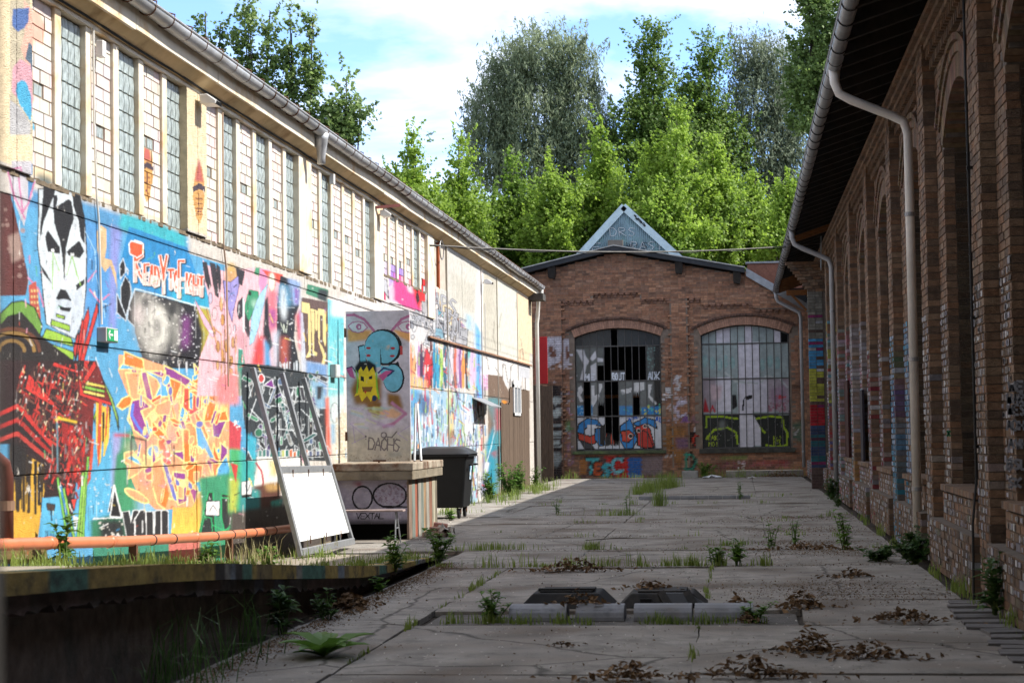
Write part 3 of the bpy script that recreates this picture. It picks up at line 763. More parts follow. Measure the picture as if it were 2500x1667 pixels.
    c.fill([(1470, 260), (1720, 330), (1700, 470), (1460, 380)], (72, 140, 110)).fill([(1600, 320), (1720, 340), (1710, 480), (1600, 440)], (56, 62, 66), soft=2)
    for q in ([(1400, 470), (1500, 490), (1530, 640), (1520, 1130), (1450, 1150), (1490, 1060), (1480, 620), (1400, 600)], [(1510, 550), (1570, 560), (1560, 1060), (1600, 1080), (1590, 1130), (1540, 1110)], [(1560, 560), (1610, 580), (1610, 800), (1570, 840)], [(1600, 550), (1700, 570), (1705, 960), (1690, 1020), (1660, 940), (1655, 640), (1630, 640), (1630, 980), (1600, 900)], [(1590, 900), (1660, 1010), (1700, 1120), (1690, 1230), (1650, 1380), (1630, 1260), (1660, 1130)]):
        c.shape(q, (238, 216, 150), (70, 54, 52), 6)
    c.fill([(1460, 1180), (1720, 1230), (1700, 1600), (1460, 1600)], (120, 158, 206), soft=3).shape([(1500, 1500), (1570, 1410), (1570, 1600)], (150, 190, 214), BK, 5).fill([(1590, 1470), (1660, 1480), (1650, 1680), (1590, 1680)], BK, soft=2)
    c.fill([(1720, 440), (2000, 520), (2000, 1900), (1720, 1900)], (96, 200, 212), col2=(150, 214, 216)).fill([(1780, 420), (2010, 470), (2010, 660), (1760, 640)], (244, 240, 240), soft=6)
    c.dots(1740, 900, 1960, 1800, 50, 14, (186, 226, 222), rr, .6)
    # ---------- dark tangle of white lines behind the leaning frame
    c.zone(560, 900, .2232)
    c.fill([(140, -60), (420, -40), (860, 40), (1010, 200), (1060, 420), (1060, 1010), (260, 980), (170, 640), (130, 240)], (56, 62, 66))
    c.shards((190, 60, 1010, 960), 70, [(46, 96, 92), (60, 60, 66), (84, 64, 110), (58, 120, 92), (90, 110, 140), (38, 38, 42), (150, 150, 146), (80, 150, 110), (110, 70, 130), (70, 80, 84)], (206, 212, 214), 6, rr, (60, 190))
    for _ in range(38):
        x, y = rr.uniform(180, 1000), rr.uniform(60, 900)
        t, l = rr.choice((1.2, 1.4, 1.75, 1.9, .1, .8)), rr.uniform(60, 240)
        c.stroke([(x, y), (x + l * math.cos(t), y + l * math.sin(t))], rr.uniform(6, 11), (224, 230, 232))
    c.shape([(380, 180), (470, 110), (490, 210)], (130, 54, 140), W_, 8).disc(350, 105, 34, 48, (206, 74, 70), edge=W_, ew=10)
    c.fill([(880, 120), (1020, 170), (1060, 420), (960, 440)], (140, 180, 206), soft=3).fill([(950, 190), (1020, 190), (1000, 330), (955, 340)], (48, 48, 54), soft=2)
    c.fill([(1050, 330), (1090, 300), (1105, 960), (1060, 920)], (226, 96, 72), soft=2).fill([(1100, 300), (1290, 260), (1290, 640), (1110, 640)], (206, 222, 222), soft=5)
    c.disc(1150, 480, 44, 110, (214, 224, 224), edge=(90, 94, 96), ew=6)
    c.fill([(1110, 600), (1180, 620), (1170, 820), (1120, 820)], (130, 180, 214), soft=3)
    c.fill([(1150, 640), (1300, 300), (1310, 1030), (1160, 1030)], (222, 210, 184), soft=4).dots(1160, 420, 1300, 1000, 70, 10, (180, 150, 120), rr, .5).dots(1160, 420, 1300, 1000, 40, 10, (246, 246, 240), rr, .7)
    c.fill([(180, 700), (300, 760), (300, 1000), (190, 1000)], (66, 176, 200), soft=3).fill([(120, 900), (300, 1000), (280, 1300), (120, 1300)], (64, 176, 172), soft=4)
    c.fill([(300, 960), (780, 970), (780, 1080), (560, 1100), (550, 1250), (270, 1280), (290, 1080)], (240, 236, 228)).fill([(440, 1000), (520, 1000), (520, 1160), (450, 1180)], (236, 206, 136), soft=5)
    c.stroke([(290, 1030), (350, 1120), (370, 1240), (350, 1340)], 20, (190, 60, 72)).shape([(205, 900), (255, 1000), (180, 1000)], (52, 56, 60), W_, 6)
    c.fill([(270, 1280), (560, 1240), (560, 1500), (240, 1600), (200, 1500)], (96, 56, 44), soft=3).fill([(380, 1260), (540, 1240), (560, 1320), (420, 1340)], (190, 150, 90), soft=4)
    c.fill([(110, 1280), (330, 1330), (330, 1650), (110, 1650)], (60, 150, 150), soft=3).fill([(450, 1450), (580, 1420), (560, 1568), (470, 1560)], (70, 176, 160), soft=2)
    c.shape([(128, 1235), (245, 1220), (240, 1370), (130, 1380)], (240, 240, 238), BK, 5).stroke([(170, 1270), (200, 1340), (225, 1260)], 8, (90, 90, 90)).fill([(130, 1380), (240, 1372), (240, 1400), (130, 1408)], (40, 40, 40))
    for x in range(320, 1010, 42): c.shape([(x, 900 + rr.uniform(-30, 20)), (x + 34, 890 + rr.uniform(-20, 20)), (x + 36, 960), (x, 965)], rr.choice(((60, 120, 110), (190, 196, 120), (90, 100, 130), (60, 60, 64), (206, 110, 60))), W_, 5)
    # foot of the wall further along
    c.zone(0, 0, 1)
    c.fill([(560, 1250), (700, 1230), (860, 1200), (860, 1400), (560, 1400)], (84, 76, 70), soft=4)
    # ---------- beyond the steel door: silver letters, sunset shards, pale blue tangle
    c.zone(990, 660, .2168)
    c.fill([(-680, -220), (0, -40), (380, 160), (360, 0), (380, 1600), (-700, 1600)], (226, 218, 214))
    c.fill([(-190, 150), (0, 130), (20, 420), (-190, 330)], (224, 196, 214)).fill([(-420, 30), (-330, 60), (-330, 260), (-420, 240)], (150, 146, 70)).disc(-380, 130, 26, 80, (228, 214, 70), 1, 2, edge=(70, 66, 60), ew=7)
    c.fill([(-330, 130), (-230, 160), (-220, 340), (-300, 310)], (208, 60, 110)).shape([(-320, 60), (-210, 110), (-190, 320), (-240, 240), (-300, 240)], (198, 198, 204), BK, 8)
    c.fill([(-200, -60), (0, 0), (10, 150), (-120, 160), (-200, 60)], (164, 132, 214), soft=4).drips(-200, 0, 60, 12, 110, 10, (164, 132, 214), rr)
    c.fill([(-130, 60), (60, 90), (180, 440), (160, 470), (-20, 410), (-130, 330)], (224, 72, 140), soft=2).fill([(50, 100), (320, 120), (340, 370), (190, 350), (150, 440), (110, 330)], (222, 44, 48), soft=2)
    c.fill([(-20, 90), (60, 110), (80, 260), (40, 250)], (240, 214, 220), soft=3).fill([(130, 210), (160, 330), (130, 390), (115, 300)], (60, 24, 30)).dots(280, 60, 370, 380, 40, 12, (206, 80, 70), rr, .5)
    c.stroke([(-180, 370), (0, 405), (200, 470)], 11, BK).stroke([(170, 350), (340, 380)], 11, BK).shape([(180, 350), (340, 390), (300, 600), (220, 620), (190, 480)], (176, 174, 176), (60, 56, 58), 7)
    c.fill([(-60, 440), (380, 520), (390, 780), (-60, 720)], (216, 212, 212))
    for q in ([(440, 410), (520, 450), (510, 530), (460, 520)], [(300, 620), (340, 600), (440, 600), (430, 760), (310, 740)], [(420, 530), (500, 530), (480, 760), (440, 740)], [(540, 470), (590, 490), (540, 800), (510, 780)], [(580, 640), (700, 670), (690, 840), (560, 800)], [(370, 420), (420, 430), (420, 530), (360, 500)]):
        c.shape(q, rr.choice(((190, 190, 194), (160, 162, 168), (206, 206, 206), (170, 172, 178))), (44, 42, 46), 8)
    c.fill([(370, 440), (425, 440), (425, 520), (370, 510)], (100, 196, 222)).fill([(330, 640), (430, 640), (430, 770), (340, 760)], (96, 170, 196), a=.6).fill([(580, 560), (630, 520), (620, 640)], (222, 110, 70), soft=2).fill([(620, 580), (680, 620), (640, 660)], (130, 100, 180), soft=3)
    for x in (405, 495, 590, 610, 625): c.stroke([(x, 330 + rr.uniform(0, 40)), (x, 440)], 10, (80, 76, 74))
    c.shards((60, 500, 700, 860), 26, [(206, 206, 208), (180, 182, 188), (226, 226, 226), (150, 152, 160)], (58, 56, 60), 6, rr, (60, 150))
    for x0, cc in ((60, (236, 140, 90)), (100, (244, 176, 120)), (150, (190, 130, 190)), (180, (76, 54, 84)), (220, (206, 70, 92)), (255, (214, 56, 60)), (285, (120, 60, 60)), (320, (50, 146, 186)), (360, (64, 160, 196)), (400, (176, 214, 110)), (440, (70, 110, 130)), (480, (170, 190, 206)), (520, (216, 206, 214)), (560, (206, 110, 90)), (590, (214, 180, 210)), (620, (140, 90, 150)), (650, (240, 166, 84)), (690, (70, 52, 56)), (715, (110, 196, 190)), (750, (236, 200, 226))):
        t = 780 + rr.uniform(-60, 80)
        c.shape([(x0 - 22, t + 260), (x0, t), (x0 + 24, t + 240), (x0 + 16, 1330), (x0 - 14, 1320)], cc, None)
        c.stroke([(x0 + 24, t + 40), (x0 + 18, 1300)], 6, rr.choice(((60, 50, 60), (240, 236, 236), (90, 80, 96))))
    c.fill([(40, 1150), (240, 1240), (230, 1350), (50, 1320)], (246, 190, 130), soft=5).shape([(395, 980), (420, 1140), (410, 1360), (375, 1340)], (170, 210, 90), (90, 120, 110), 4)
    c.shape([(210, 1000), (240, 870), (300, 1010), (310, 1160), (270, 1330)], (206, 58, 66), (60, 50, 60), 7)
    # plain grey-beige sheet panels, white and blue runs
    c.fill([(375, -400), (835, -80), (835, 880), (700, 850), (680, 640), (520, 430), (375, 330)], (212, 208, 198))
    c.fill([(500, 0), (820, 200), (830, 500), (700, 450), (520, 300)], (198, 192, 176), a=.6, soft=8).fill([(380, -60), (480, -20), (470, 400), (390, 330)], (204, 202, 194), soft=4)
    for q in ([(440, 410), (525, 450), (515, 535), (455, 520)], [(545, 465), (600, 490), (540, 800), (505, 770)], [(580, 640), (705, 665), (690, 850), (560, 810)]): c.shape(q, (182, 182, 186), (44, 42, 46), 8)
    c.fill([(690, 480), (740, 520), (740, 690), (690, 640)], (160, 206, 232), soft=5)
    c.fill([(830, -20), (880, 10), (880, 910), (780, 880), (800, 300)], (236, 234, 238), soft=3).fill([(780, 560), (850, 700), (860, 1440), (800, 1440), (790, 900)], (110, 182, 236), soft=3)
    c.fill([(880, -10), (1030, 100), (1030, 960), (880, 920)], (206, 200, 184)).fill([(905, 20), (960, 60), (955, 500), (910, 420)], (196, 188, 170), soft=6)
    c.fill([(1030, 100), (1255, 240), (1265, 1020), (1030, 960)], (220, 218, 204)).fill([(1255, 200), (1400, 260), (1400, 1070), (1265, 1020)], (238, 212, 178))
    for p in ([(1000, 560), (990, 760), (1020, 860)], [(1060, 800), (1070, 900)], [(1245, 330), (1240, 430)], [(1080, 480), (1050, 640)], [(1300, 770), (1310, 860)]): c.stroke(p, 9, (120, 112, 100), a=.6)
    c.fill([(770, 900), (1400, 1060), (1400, 1400), (1100, 1300), (900, 1180), (770, 1180)], (232, 228, 224)).fill([(1265, 1060), (1400, 1090), (1400, 1230), (1265, 1200)], (206, 206, 210))
    c.fill([(770, 930), (790, 930), (840, 1180), (720, 1300), (720, 1000)], (226, 190, 216), soft=4).fill([(790, 920), (850, 940), (850, 1460), (800, 1440)], (96, 176, 236), soft=3).fill([(850, 1160), (940, 1180), (930, 1350), (860, 1330)], (226, 196, 216), soft=3)
    for i in range(4): c.stroke([(860, 1180 + i * 40), (940, 1200 + i * 40)], 5, (196, 110, 170)).stroke([(865 + i * 22, 1170), (865 + i * 22, 1350)], 5, (206, 120, 176))
    for p in ([(1090, 1240), (1095, 1050), (1120, 1060), (1150, 1260)], [(1180, 1300), (1185, 1080), (1215, 1050)], [(910, 960), (940, 1120)], [(1010, 1090), (1060, 1180)], [(1290, 1000), (1290, 900), (1320, 880), (1330, 1010)]): c.stroke(p, 7, (96, 88, 84))
    c.fill([(930, 1170), (1080, 1190), (1130, 1300), (1190, 1420), (1340, 1360), (1400, 1350), (1400, 3000), (930, 3000)], (126, 104, 88))
    for _ in range(26):
        x = rr.uniform(940, 1390)
        c.stroke([(x, rr.uniform(1200, 1500)), (x + rr.uniform(-4, 4), rr.uniform(1700, 2600))], rr.uniform(3, 9), rr.choice(((96, 78, 66), (150, 130, 112), (110, 92, 80))))
    c.zone(990, 930, .2041)
    c.fill([(50, 90), (750, 150), (860, 220), (860, 1500), (50, 1500)], (166, 196, 216))
    for _ in range(130):
        x, y = rr.uniform(60, 880), rr.uniform(130, 900)
        c.stroke([(x, y), (x + rr.uniform(-26, 26), y + rr.uniform(60, 260))], rr.uniform(6, 14), rr.choice(((226, 236, 242), (196, 220, 234), (120, 160, 190), (90, 120, 160), (240, 244, 246), (170, 200, 160), (80, 90, 110), (206, 206, 226))))
    c.fill([(60, 100), (160, 110), (150, 420), (80, 600)], (90, 160, 206), soft=4).fill([(160, 130), (300, 200), (290, 380), (170, 420)], (80, 110, 150), soft=5).fill([(125, 290), (150, 320), (165, 600), (145, 610)], (206, 60, 66), soft=1).fill([(210, 480), (260, 590), (215, 560)], (160, 60, 90))
    c.disc(545, 520, 40, 160, (226, 206, 150), 1, 3, edge=(120, 90, 60), ew=8).fill([(510, 560), (580, 600), (560, 780), (510, 760)], (150, 104, 70), soft=5)
    c.fill([(505, 100), (555, 110), (545, 320), (520, 340)], (220, 226, 150), soft=3)
    for p in ([(660, 760), (690, 520), (650, 480)], [(720, 780), (690, 540), (720, 520)], [(600, 750), (640, 640)], [(790, 980), (820, 1300)]): c.stroke(p, 18, (186, 214, 110))
    c.fill([(660, 330), (780, 320), (800, 700), (740, 900), (690, 480)], (226, 224, 236), soft=4)
    for _ in range(60):
        x, y = rr.uniform(740, 1000), rr.uniform(420, 1300)
        c.stroke([(x, y), (x + rr.uniform(-30, 30), y + rr.uniform(40, 170))], rr.uniform(6, 13), rr.choice(((232, 232, 236), (206, 208, 214), (110, 108, 116), (70, 68, 76), (236, 238, 240))))
    c.fill([(960, 760), (1060, 520), (1090, 700), (1090, 1420), (960, 1420)], (44, 150, 176), soft=3).fill([(940, 900), (990, 860), (960, 1300), (900, 1420)], (84, 96, 150), soft=4)
    c.stroke([(1060, 460), (1070, 600), (1020, 800), (960, 1000)], 9, (214, 236, 240)).fill([(960, 960), (1000, 980), (970, 1100), (940, 1060)], (236, 238, 244), soft=2)
    c.fill([(970, 200), (1120, 200), (1190, 300), (1200, 1080), (1090, 1400), (1080, 600)], (96, 140, 146), soft=5).fill([(1070, 300), (1150, 350), (1170, 580), (1090, 640)], (176, 76, 84), soft=5).fill([(1090, 600), (1210, 560), (1220, 1000), (1100, 1060)], (50, 146, 160), soft=5).fill([(1020, 860), (1080, 820), (1080, 940)], (160, 90, 100), soft=4)
    c.fill([(1100, 770), (1130, 780), (1130, 1130), (1105, 1150)], (20, 34, 40)).fill([(1150, 225), (1215, 240), (1190, 300), (1150, 290)], (224, 140, 40), soft=1).fill([(1160, 280), (1190, 290), (1185, 390), (1160, 380)], (150, 196, 196))
    c.fill([(850, 230), (975, 260), (970, 390), (890, 480), (850, 340)], (20, 20, 20))
    c.fill([(1300, 380), (1420, 380), (1420, 1260), (1300, 1240)], (104, 84, 70)).stroke([(1305, 380), (1310, 1240)], 9, (40, 32, 28)).stroke([(1410, 380), (1415, 1240)], 9, (40, 32, 28)).stroke([(1360, 390), (1365, 1240)], 6, (56, 44, 38)).fill([(1430, 560), (1470, 560), (1470, 1250), (1430, 1240)], (140, 140, 140), soft=2)
    # later tags, runs and scuffs over everything
    c.zone(0, 0, 1)
    for _ in range(430):
        x = rr.uniform(1000, 1185); z = rr.uniform(.25, 3.5)
        y = 1046 + .015 * (1807 - x) + (1.6 - z) * (1807 - x) / 6.15
        l = rr.uniform(8, 34); t = rr.choice((1.57, 1.5, 1.66, 1.42, 1.75, .4))
        col = rr.choice(((240, 240, 242), (38, 36, 42), (90, 88, 96), (206, 210, 216), (200, 60, 70), (70, 140, 190), (236, 160, 90), (140, 90, 150), (170, 206, 110)))
        c.stroke([(x, y), (x + l * .5 * math.cos(t), y + l * math.sin(t))], rr.uniform(1.2, 3.2), col, rr.uniform(.6, 1))
    for tx, px, py, s, h in (('NAPS', 1040, 745, 15, 40), ('KROE', 1068, 800, 14, 44), ('SAR', 1010, 790, 13, 34)):
        c.text(tx, px, py, (s, s * .4), (0, -h), 5.5, (40, 38, 42), 1.3).text(tx, px, py, (s, s * .4), (0, -h), 3, (190, 190, 196), 1.3)
    for _ in range(420):
        x = rr.uniform(40, 1180)
        z = rr.uniform(.5, 3.6)
        y = 1046 + .015 * (1807 - x) + (1.6 - z) * (1807 - x) / 6.15
        l = rr.uniform(5, 24); t = rr.choice((1.57, 1.5, 1.65, .3, 2.7, 1.2))
        k = rr.random()
        col = (240, 240, 240) if k < .34 else (30, 28, 32) if k < .6 else rr.choice(((230, 90, 60), (60, 150, 200), (240, 210, 90), (150, 80, 160), (90, 180, 120), (240, 170, 190)))
        if x > 1060 and z > 2.4 and rr.random() < .8: continue
        c.stroke([(x, y), (x + l * math.cos(t), y + l * math.sin(t))], rr.uniform(1.2, 3.6), col, rr.uniform(.35, .85))
    c.dots(60, 560, 1000, 1300, 170, 2.0, (244, 244, 240), rr, .6).dots(60, 700, 1000, 1300, 160, 2.2, (60, 54, 54), rr, .5)
    for _ in range(150):
        x = rr.uniform(40, 1180); y = rr.uniform(620, 1260)
        c.stroke([(x, y), (x + rr.uniform(-.6, .6), y + rr.uniform(12, 60))], rr.uniform(.9, 2.2), rr.choice(((236, 236, 234), (50, 44, 44), (120, 100, 90), (220, 214, 200))), .45)

paint_mural(wall_canvas)
for _ax in (0, 1):           # spray paint has no razor edges
    wall_canvas.rgb = .5 * wall_canvas.rgb + .25 * np.roll(wall_canvas.rgb, 1, _ax) + .25 * np.roll(wall_canvas.rgb, -1, _ax)
# damp grime along the joints and the foot (dirt on the paint itself)
_rows = np.arange(MH)
for _z, _w, _k in ((3.69, 4, .55), (2.48, 3, .6), (1.29, 3, .65), (3.9, 7, .75)):
    d = np.abs((1 - _z / MZ) * MH - _rows) / _w
    jit = NR.uniform(.4, 1.0, (1, MW))
    wall_canvas.rgb *= (1 - (1 - _k) * np.exp(-d ** 2)[:, None] * jit)[..., None]
# the two pointed masks high on the wall
wall_canvas.zone(337, 305, .2)
for ox, oy in ((0, 0), (560, 260)):
    wall_canvas.fill([(120 + ox, 250 + oy), (180 + ox, 250 + oy), (215 + ox, 470 + oy), (220 + ox, 620 + oy), (185 + ox, 880 + oy), (150 + ox, 960 + oy), (110 + ox, 860 + oy), (70 + ox, 620 + oy), (85 + ox, 460 + oy)], (214, 160, 92))
    wall_canvas.fill([(140 + ox, 170 + oy), (160 + ox, 170 + oy), (205 + ox, 440 + oy), (90 + ox, 430 + oy)], (186, 96, 88), soft=2)
    wall_canvas.fill([(70 + ox, 500 + oy), (150 + ox, 450 + oy), (225 + ox, 500 + oy), (222 + ox, 560 + oy), (150 + ox, 520 + oy), (75 + ox, 570 + oy)], (70, 56, 66))
    for dy, ww in ((640, 20), (700, 14), (760, 22), (830, 12)):
        wall_canvas.stroke([(110 + ox, dy + oy), (185 + ox, dy + 6 + oy)], ww, (150, 96, 60))
    wall_canvas.stroke([(148 + ox, 580 + oy), (148 + ox, 800 + oy)], 9, (110, 66, 50)).stroke([(130 + ox, 800 + oy), (172 + ox, 802 + oy)], 14, (120, 50, 70))
wall_canvas.zone(0, 0, 1)

# ------------------------------------------------------------------ ground: one sheet to the horizon, concrete slabs laid on it
g = MB()
g.add([(-900, -60, -.06), (900, -60, -.06), (900, 1500, -.06), (-900, 1500, -.06)], [(0, 1, 2, 3)])
ground = tag(g.build('ground', MAT['soil']), 'dark soil under and between the concrete slabs', kind='structure')

def slab_mesh(x0, x1, y0, y1, rr, tilt):
    """one cast slab: slightly worn, uneven edges, a little out of level"""
    nx, ny = 8, 8
    V, F = [], []
    za, zb, zc = rr.uniform(-tilt, tilt), rr.uniform(-tilt, tilt), rr.uniform(-.006, .006)
    for j in range(ny + 1):
        for i in range(nx + 1):
            u, v = i / nx, j / ny
            ex = (rr.uniform(-.014, .008) if i in (0, nx) else 0)
            ey = (rr.uniform(-.012, .012) if j in (0, ny) else 0)
            edge = -.012 if (i in (0, nx) or j in (0, ny)) else 0
            V.append((x0 + (x1 - x0) * u + ex, y0 + (y1 - y0) * v + ey, zc + za * (u - .5) + zb * (v - .5) + edge + rr.uniform(-.0015, .0015)))
    for j in range(ny):
        for i in range(nx):
            a = j * (nx + 1) + i
            F.append((a, a + 1, a + nx + 2, a + nx + 1))
    ring = [i for i in range(nx + 1)] + [j * (nx + 1) + nx for j in range(1, ny + 1)] + [ny * (nx + 1) + i for i in range(nx - 1, -1, -1)] + [j * (nx + 1) for j in range(ny - 1, 0, -1)]
    b = len(V)
    V += [(V[k][0], V[k][1], -.055) for k in ring]
    for k in range(len(ring)):
        k2 = (k + 1) % len(ring)
        F.append((ring[k2], ring[k], b + k, b + k2))
    me = bpy.data.meshes.new('slab')
    me.from_pydata(V, [], F)
    me.update()
    return me

_rr = random.Random(3)
SLABS = []
for ys, xs in (((2.0, 6.5, 9.6, 12.58, 15.72), (-3.74, -2.77, -.36, 2.02)),):
    for a, b in zip(ys, ys[1:]):
        for c_, d_ in zip(xs, xs[1:]): SLABS.append((c_, d_, a, b))
for xs in ((-3.74, -2.77), (.5, 2.02)):
    SLABS.append((xs[0], xs[1], 15.76, 17.9))
SLABS.append((-2.77, .5, 16.9, 17.9))
for c_, d_ in ((-3.74, -2.77), (-2.77, -.36), (-.36, 2.02)): SLABS.append((c_, d_, 17.94, 22.27))
_ys = (22.31, 25.41, 28.54, 32.85, 35.88, 40.83, 44.6, 48.95, 53.2, 57.75, 63.6)
for a, b in zip(_ys, _ys[1:]):
    xs = (-3.74, -2.06, .35, 2.02) if b < 24.5 else (-6.12, -4.55, -2.06, .35, 2.02)
    if a < 24.0: xs = (-3.74, -2.06, .35, 2.02)
    for c_, d_ in zip(xs, xs[1:]): SLABS.append((c_, d_, a, b))
for x0, x1, y0, y1 in SLABS:
    link('slab', slab_mesh(x0 + .004, x1 - .004, y0 + .004, y1 - .004, _rr, .014), MAT['slab'], ground)
gs = MB()
for (x0, x1, y0, y1) in ((-2.7, .45, 15.78, 16.88),):
    gs.box(x0, x1, y0, y1, -.055, -.035)
gs.build('sunken_strip', material('gritty_strip', (.11, .098, .085), var=.5, scale=9, bump=.6), ground)
apron = MB()
apron.box(-26, 30, 63.4, 140, -.058, -.03)
apron.build('yard_beyond', MAT['soil'], ground)

# ------------------------------------------------------------------ the sloping loading dock along the graffiti wall
DOCK = [(7.0, 1.0), (9.0, .92), (12.0, .76), (13.5, .66), (15.0, .545), (16.5, .43), (18.0, .32), (19.2, .235), (20.0, .19), (21.2, .135), (22.5, .09), (24.6, .012)]
def dock_z(y):
    for (a, za), (b, zb) in zip(DOCK, DOCK[1:]):
        if a <= y <= b: return za + (zb - za) * (y - a) / (b - a)
    return DOCK[0][1] if y < DOCK[0][0] else 0.0
dock = empty('loading_ramp', (-4.9, 15, 0), 'long sloping concrete loading ramp with a paint-stained yellow edge, below the graffiti wall', 'ramp')
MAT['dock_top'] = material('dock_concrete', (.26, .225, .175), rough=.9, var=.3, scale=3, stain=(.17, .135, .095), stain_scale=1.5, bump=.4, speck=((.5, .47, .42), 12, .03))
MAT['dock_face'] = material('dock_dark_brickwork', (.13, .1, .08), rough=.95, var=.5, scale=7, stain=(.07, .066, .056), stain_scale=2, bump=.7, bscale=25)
def dock_edge(y):            # front edge bends in where the ramp runs out
    return -3.78 if y < 20 else -3.78 - (y - 20) * .012
ys = np.linspace(7.0, 24.6, 60)
V, F = [], []
for y in ys:
    e = dock_edge(y)
    for x in (e, e - .5, -5.2, -6.2): V.append((x, y, dock_z(y) + (RND.uniform(-.006, .006) if x != e else 0)))
for i in range(len(ys) - 1):
    for k in range(3):
        a = i * 4 + k
        F.append((a, a + 1, a + 5, a + 4))
me = bpy.data.meshes.new('ramp_top'); me.from_pydata(V, [], F); me.update()
link('ramp_top', me, MAT['dock_top'], dock)
# the painted edge beam, its colours blotched along its length
def strip(name, ytop, zoff0, zoff1, xoff, cols, mat, rough_low=0.0):
    n = 240
    V, F, C = [], [], []
    yy = np.linspace(7.0, 23.6, n)
    rr = random.Random(len(cols))
    cur, left = cols[0], 3
    for i, y in enumerate(yy):
        left -= 1
        if left <= 0: cur, left = rr.choice(cols), rr.choice((2, 3, 4, 6, 9))
        e, z = dock_edge(y) + xoff, dock_z(y)
        h = min(1.0, max(.06, (z - .0) / .28))
        z0, z1 = z + zoff0 * h, z + (zoff1 + rr.uniform(-rough_low, rough_low * .4)) * h
        for p in ((e - .3, z0), (e, z0), (e, z0 * .5 + z1 * .5), (e, z1), (e - .3, z1)):
            V.append((p[0], y, max(p[1], -.04)))
            k = rr.uniform(.8, 1.1)
            C.append(tuple(q * k for q in lin(cur, .62)))
        if i:
            a = (i - 1) * 5
            for k in range(4): F.append((a + k, a + k + 1, a + k + 6, a + k + 5))
    me = mesh_quads(name, V, F, C)
    return link(name, me, mat, dock)
MAT['dock_paint'] = material('stained_edge_paint', source='paint', rough=.8, var=.4, scale=9, bump=.5, bscale=40, stain=(.035, .03, .024), stain_scale=3.5, stain_lo=.52, stain_hi=.68, stretch=(1, 1, 1.6))
strip('edge_beam', 0, .012, -.105, .02, [(190, 164, 84), (184, 158, 84), (196, 170, 92), (176, 150, 80), (150, 130, 84), (92, 140, 120), (160, 156, 146), (70, 62, 52), (188, 160, 80), (140, 150, 160)], MAT['dock_paint'])
strip('lower_band', 0, -.11, -.19, -.035, [(96, 82, 74), (112, 92, 86), (84, 76, 70), (120, 112, 112), (104, 104, 120), (86, 70, 62)], MAT['dock_paint'], .035)
w = MB()
pts = [(y, dock_z(y) - .15) for y, _ in DOCK if y < 23]
for (a, za), (b, zb) in zip(pts, pts[1:]):
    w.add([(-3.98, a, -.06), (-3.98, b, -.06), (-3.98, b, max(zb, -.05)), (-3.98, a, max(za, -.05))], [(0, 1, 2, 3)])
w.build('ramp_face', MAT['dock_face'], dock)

# ------------------------------------------------------------------ the long building on the sunny side
left = empty('graffiti_hall', (-6.15, 36, 0), 'long cream hall with a muralled wall, glass-block windows and zinc gutter', 'building')
Y0, Y1 = 8.0, 56.3
MAT['plaster_back'] = material('plaster_body', (.45, .4, .33), var=.2)
b = MB()
b.box(-20, -6.42, Y0, Y1, -.05, 5.6)
b.box(-6.42, -6.2, Y0, 15.0, -.05, 5.6)
b.box(-6.42, -6.2, 37.9, Y1, -.05, 5.6)
b.build('hall_body', MAT['plaster_back'], left)
rf = MB()
rf.prism([(-5.93, 6.01), (-13, 7.6), (-20.4, 5.8), (-20.4, 5.7), (-13, 7.46), (-5.93, 5.93)], 'Y', Y0 - .3, Y1 + .35)
rf.build('roof', MAT['roof_felt'], left)

def wall_panel(ya, yb, za, zb, cols_px=1.5):
    """one precast wall slab carrying its piece of the mural"""
    ya += .003; yb -= .003; za += .003; zb -= .003
    xa, xb = 6.15 * 4600 / yb, 6.15 * 4600 / ya
    n = max(6, int((xb - xa) / cols_px))
    Y = 6.15 * 4600 / np.linspace(xb, xa, n + 1)
    m = max(4, int((zb - za) * 4600 / ya / 1.7))
    Z = np.linspace(za, zb, m + 1)
    YY, ZZ = np.meshgrid(Y, Z)
    rgb, _ = wall_canvas.sample(YY.ravel(), ZZ.ravel())
    bow = RND.uniform(-.006, .006)
    X = np.full(YY.shape, WALL_X + bow) + NR.normal(0, .0007, YY.shape)
    edge = np.zeros(YY.shape)
    edge[0, :] = edge[-1, :] = -.006 + NR.uniform(-.008, .004, n + 1)
    edge[:, 0] = edge[:, -1] = -.004
    X += edge
    V = np.stack([X.ravel(), YY.ravel(), ZZ.ravel()], 1)
    a = (np.arange(m)[:, None] * (n + 1) + np.arange(n)[None]).ravel()
    F = np.stack([a, a + 1, a + n + 2, a + n + 1], 1)
    # returns at the edges so that a panel has thickness
    k = len(V)
    ring = np.concatenate([np.arange(n + 1), np.arange(1, m + 1) * (n + 1) + n, m * (n + 1) + np.arange(n - 1, -1, -1), np.arange(m - 1, 0, -1) * (n + 1)])
    V = np.concatenate([V, V[ring] - np.array([.06, 0, 0])])
    C = np.concatenate([rgb, rgb[ring] * .5])
    r = np.arange(len(ring)); r2 = (r + 1) % len(ring)
    F = np.concatenate([F, np.stack([ring[r2], ring[r], k + r, k + r2], 1)])
    return link('wall_panel', mesh_quads('wall_panel', V, F, C), MAT['mural'], left)

PIL = [15.46, 20.92, 26.37, 31.9, 37.45]
BANDS = [(-.04, 1.29), (1.29, 2.485), (2.485, 3.685), (3.685, 3.9)]
for ya, yb in zip([10.0] + PIL, PIL):
    for za, zb in BANDS: wall_panel(ya, yb, za, zb)
wall_panel(31.9, 37.45, 3.905, 4.4)
for ya, yb in ((37.45, 39.63), (39.63, 41.92), (41.92, 45.0), (45.0, 48.0), (48.0, 52.4), (52.4, Y1)):
    for za, zb in ((-.04, 1.29), (1.29, 2.485), (2.485, 3.53), (3.53, 5.62 if ya > 38 else 4.62)): wall_panel(ya, yb, za, zb, 1.3)

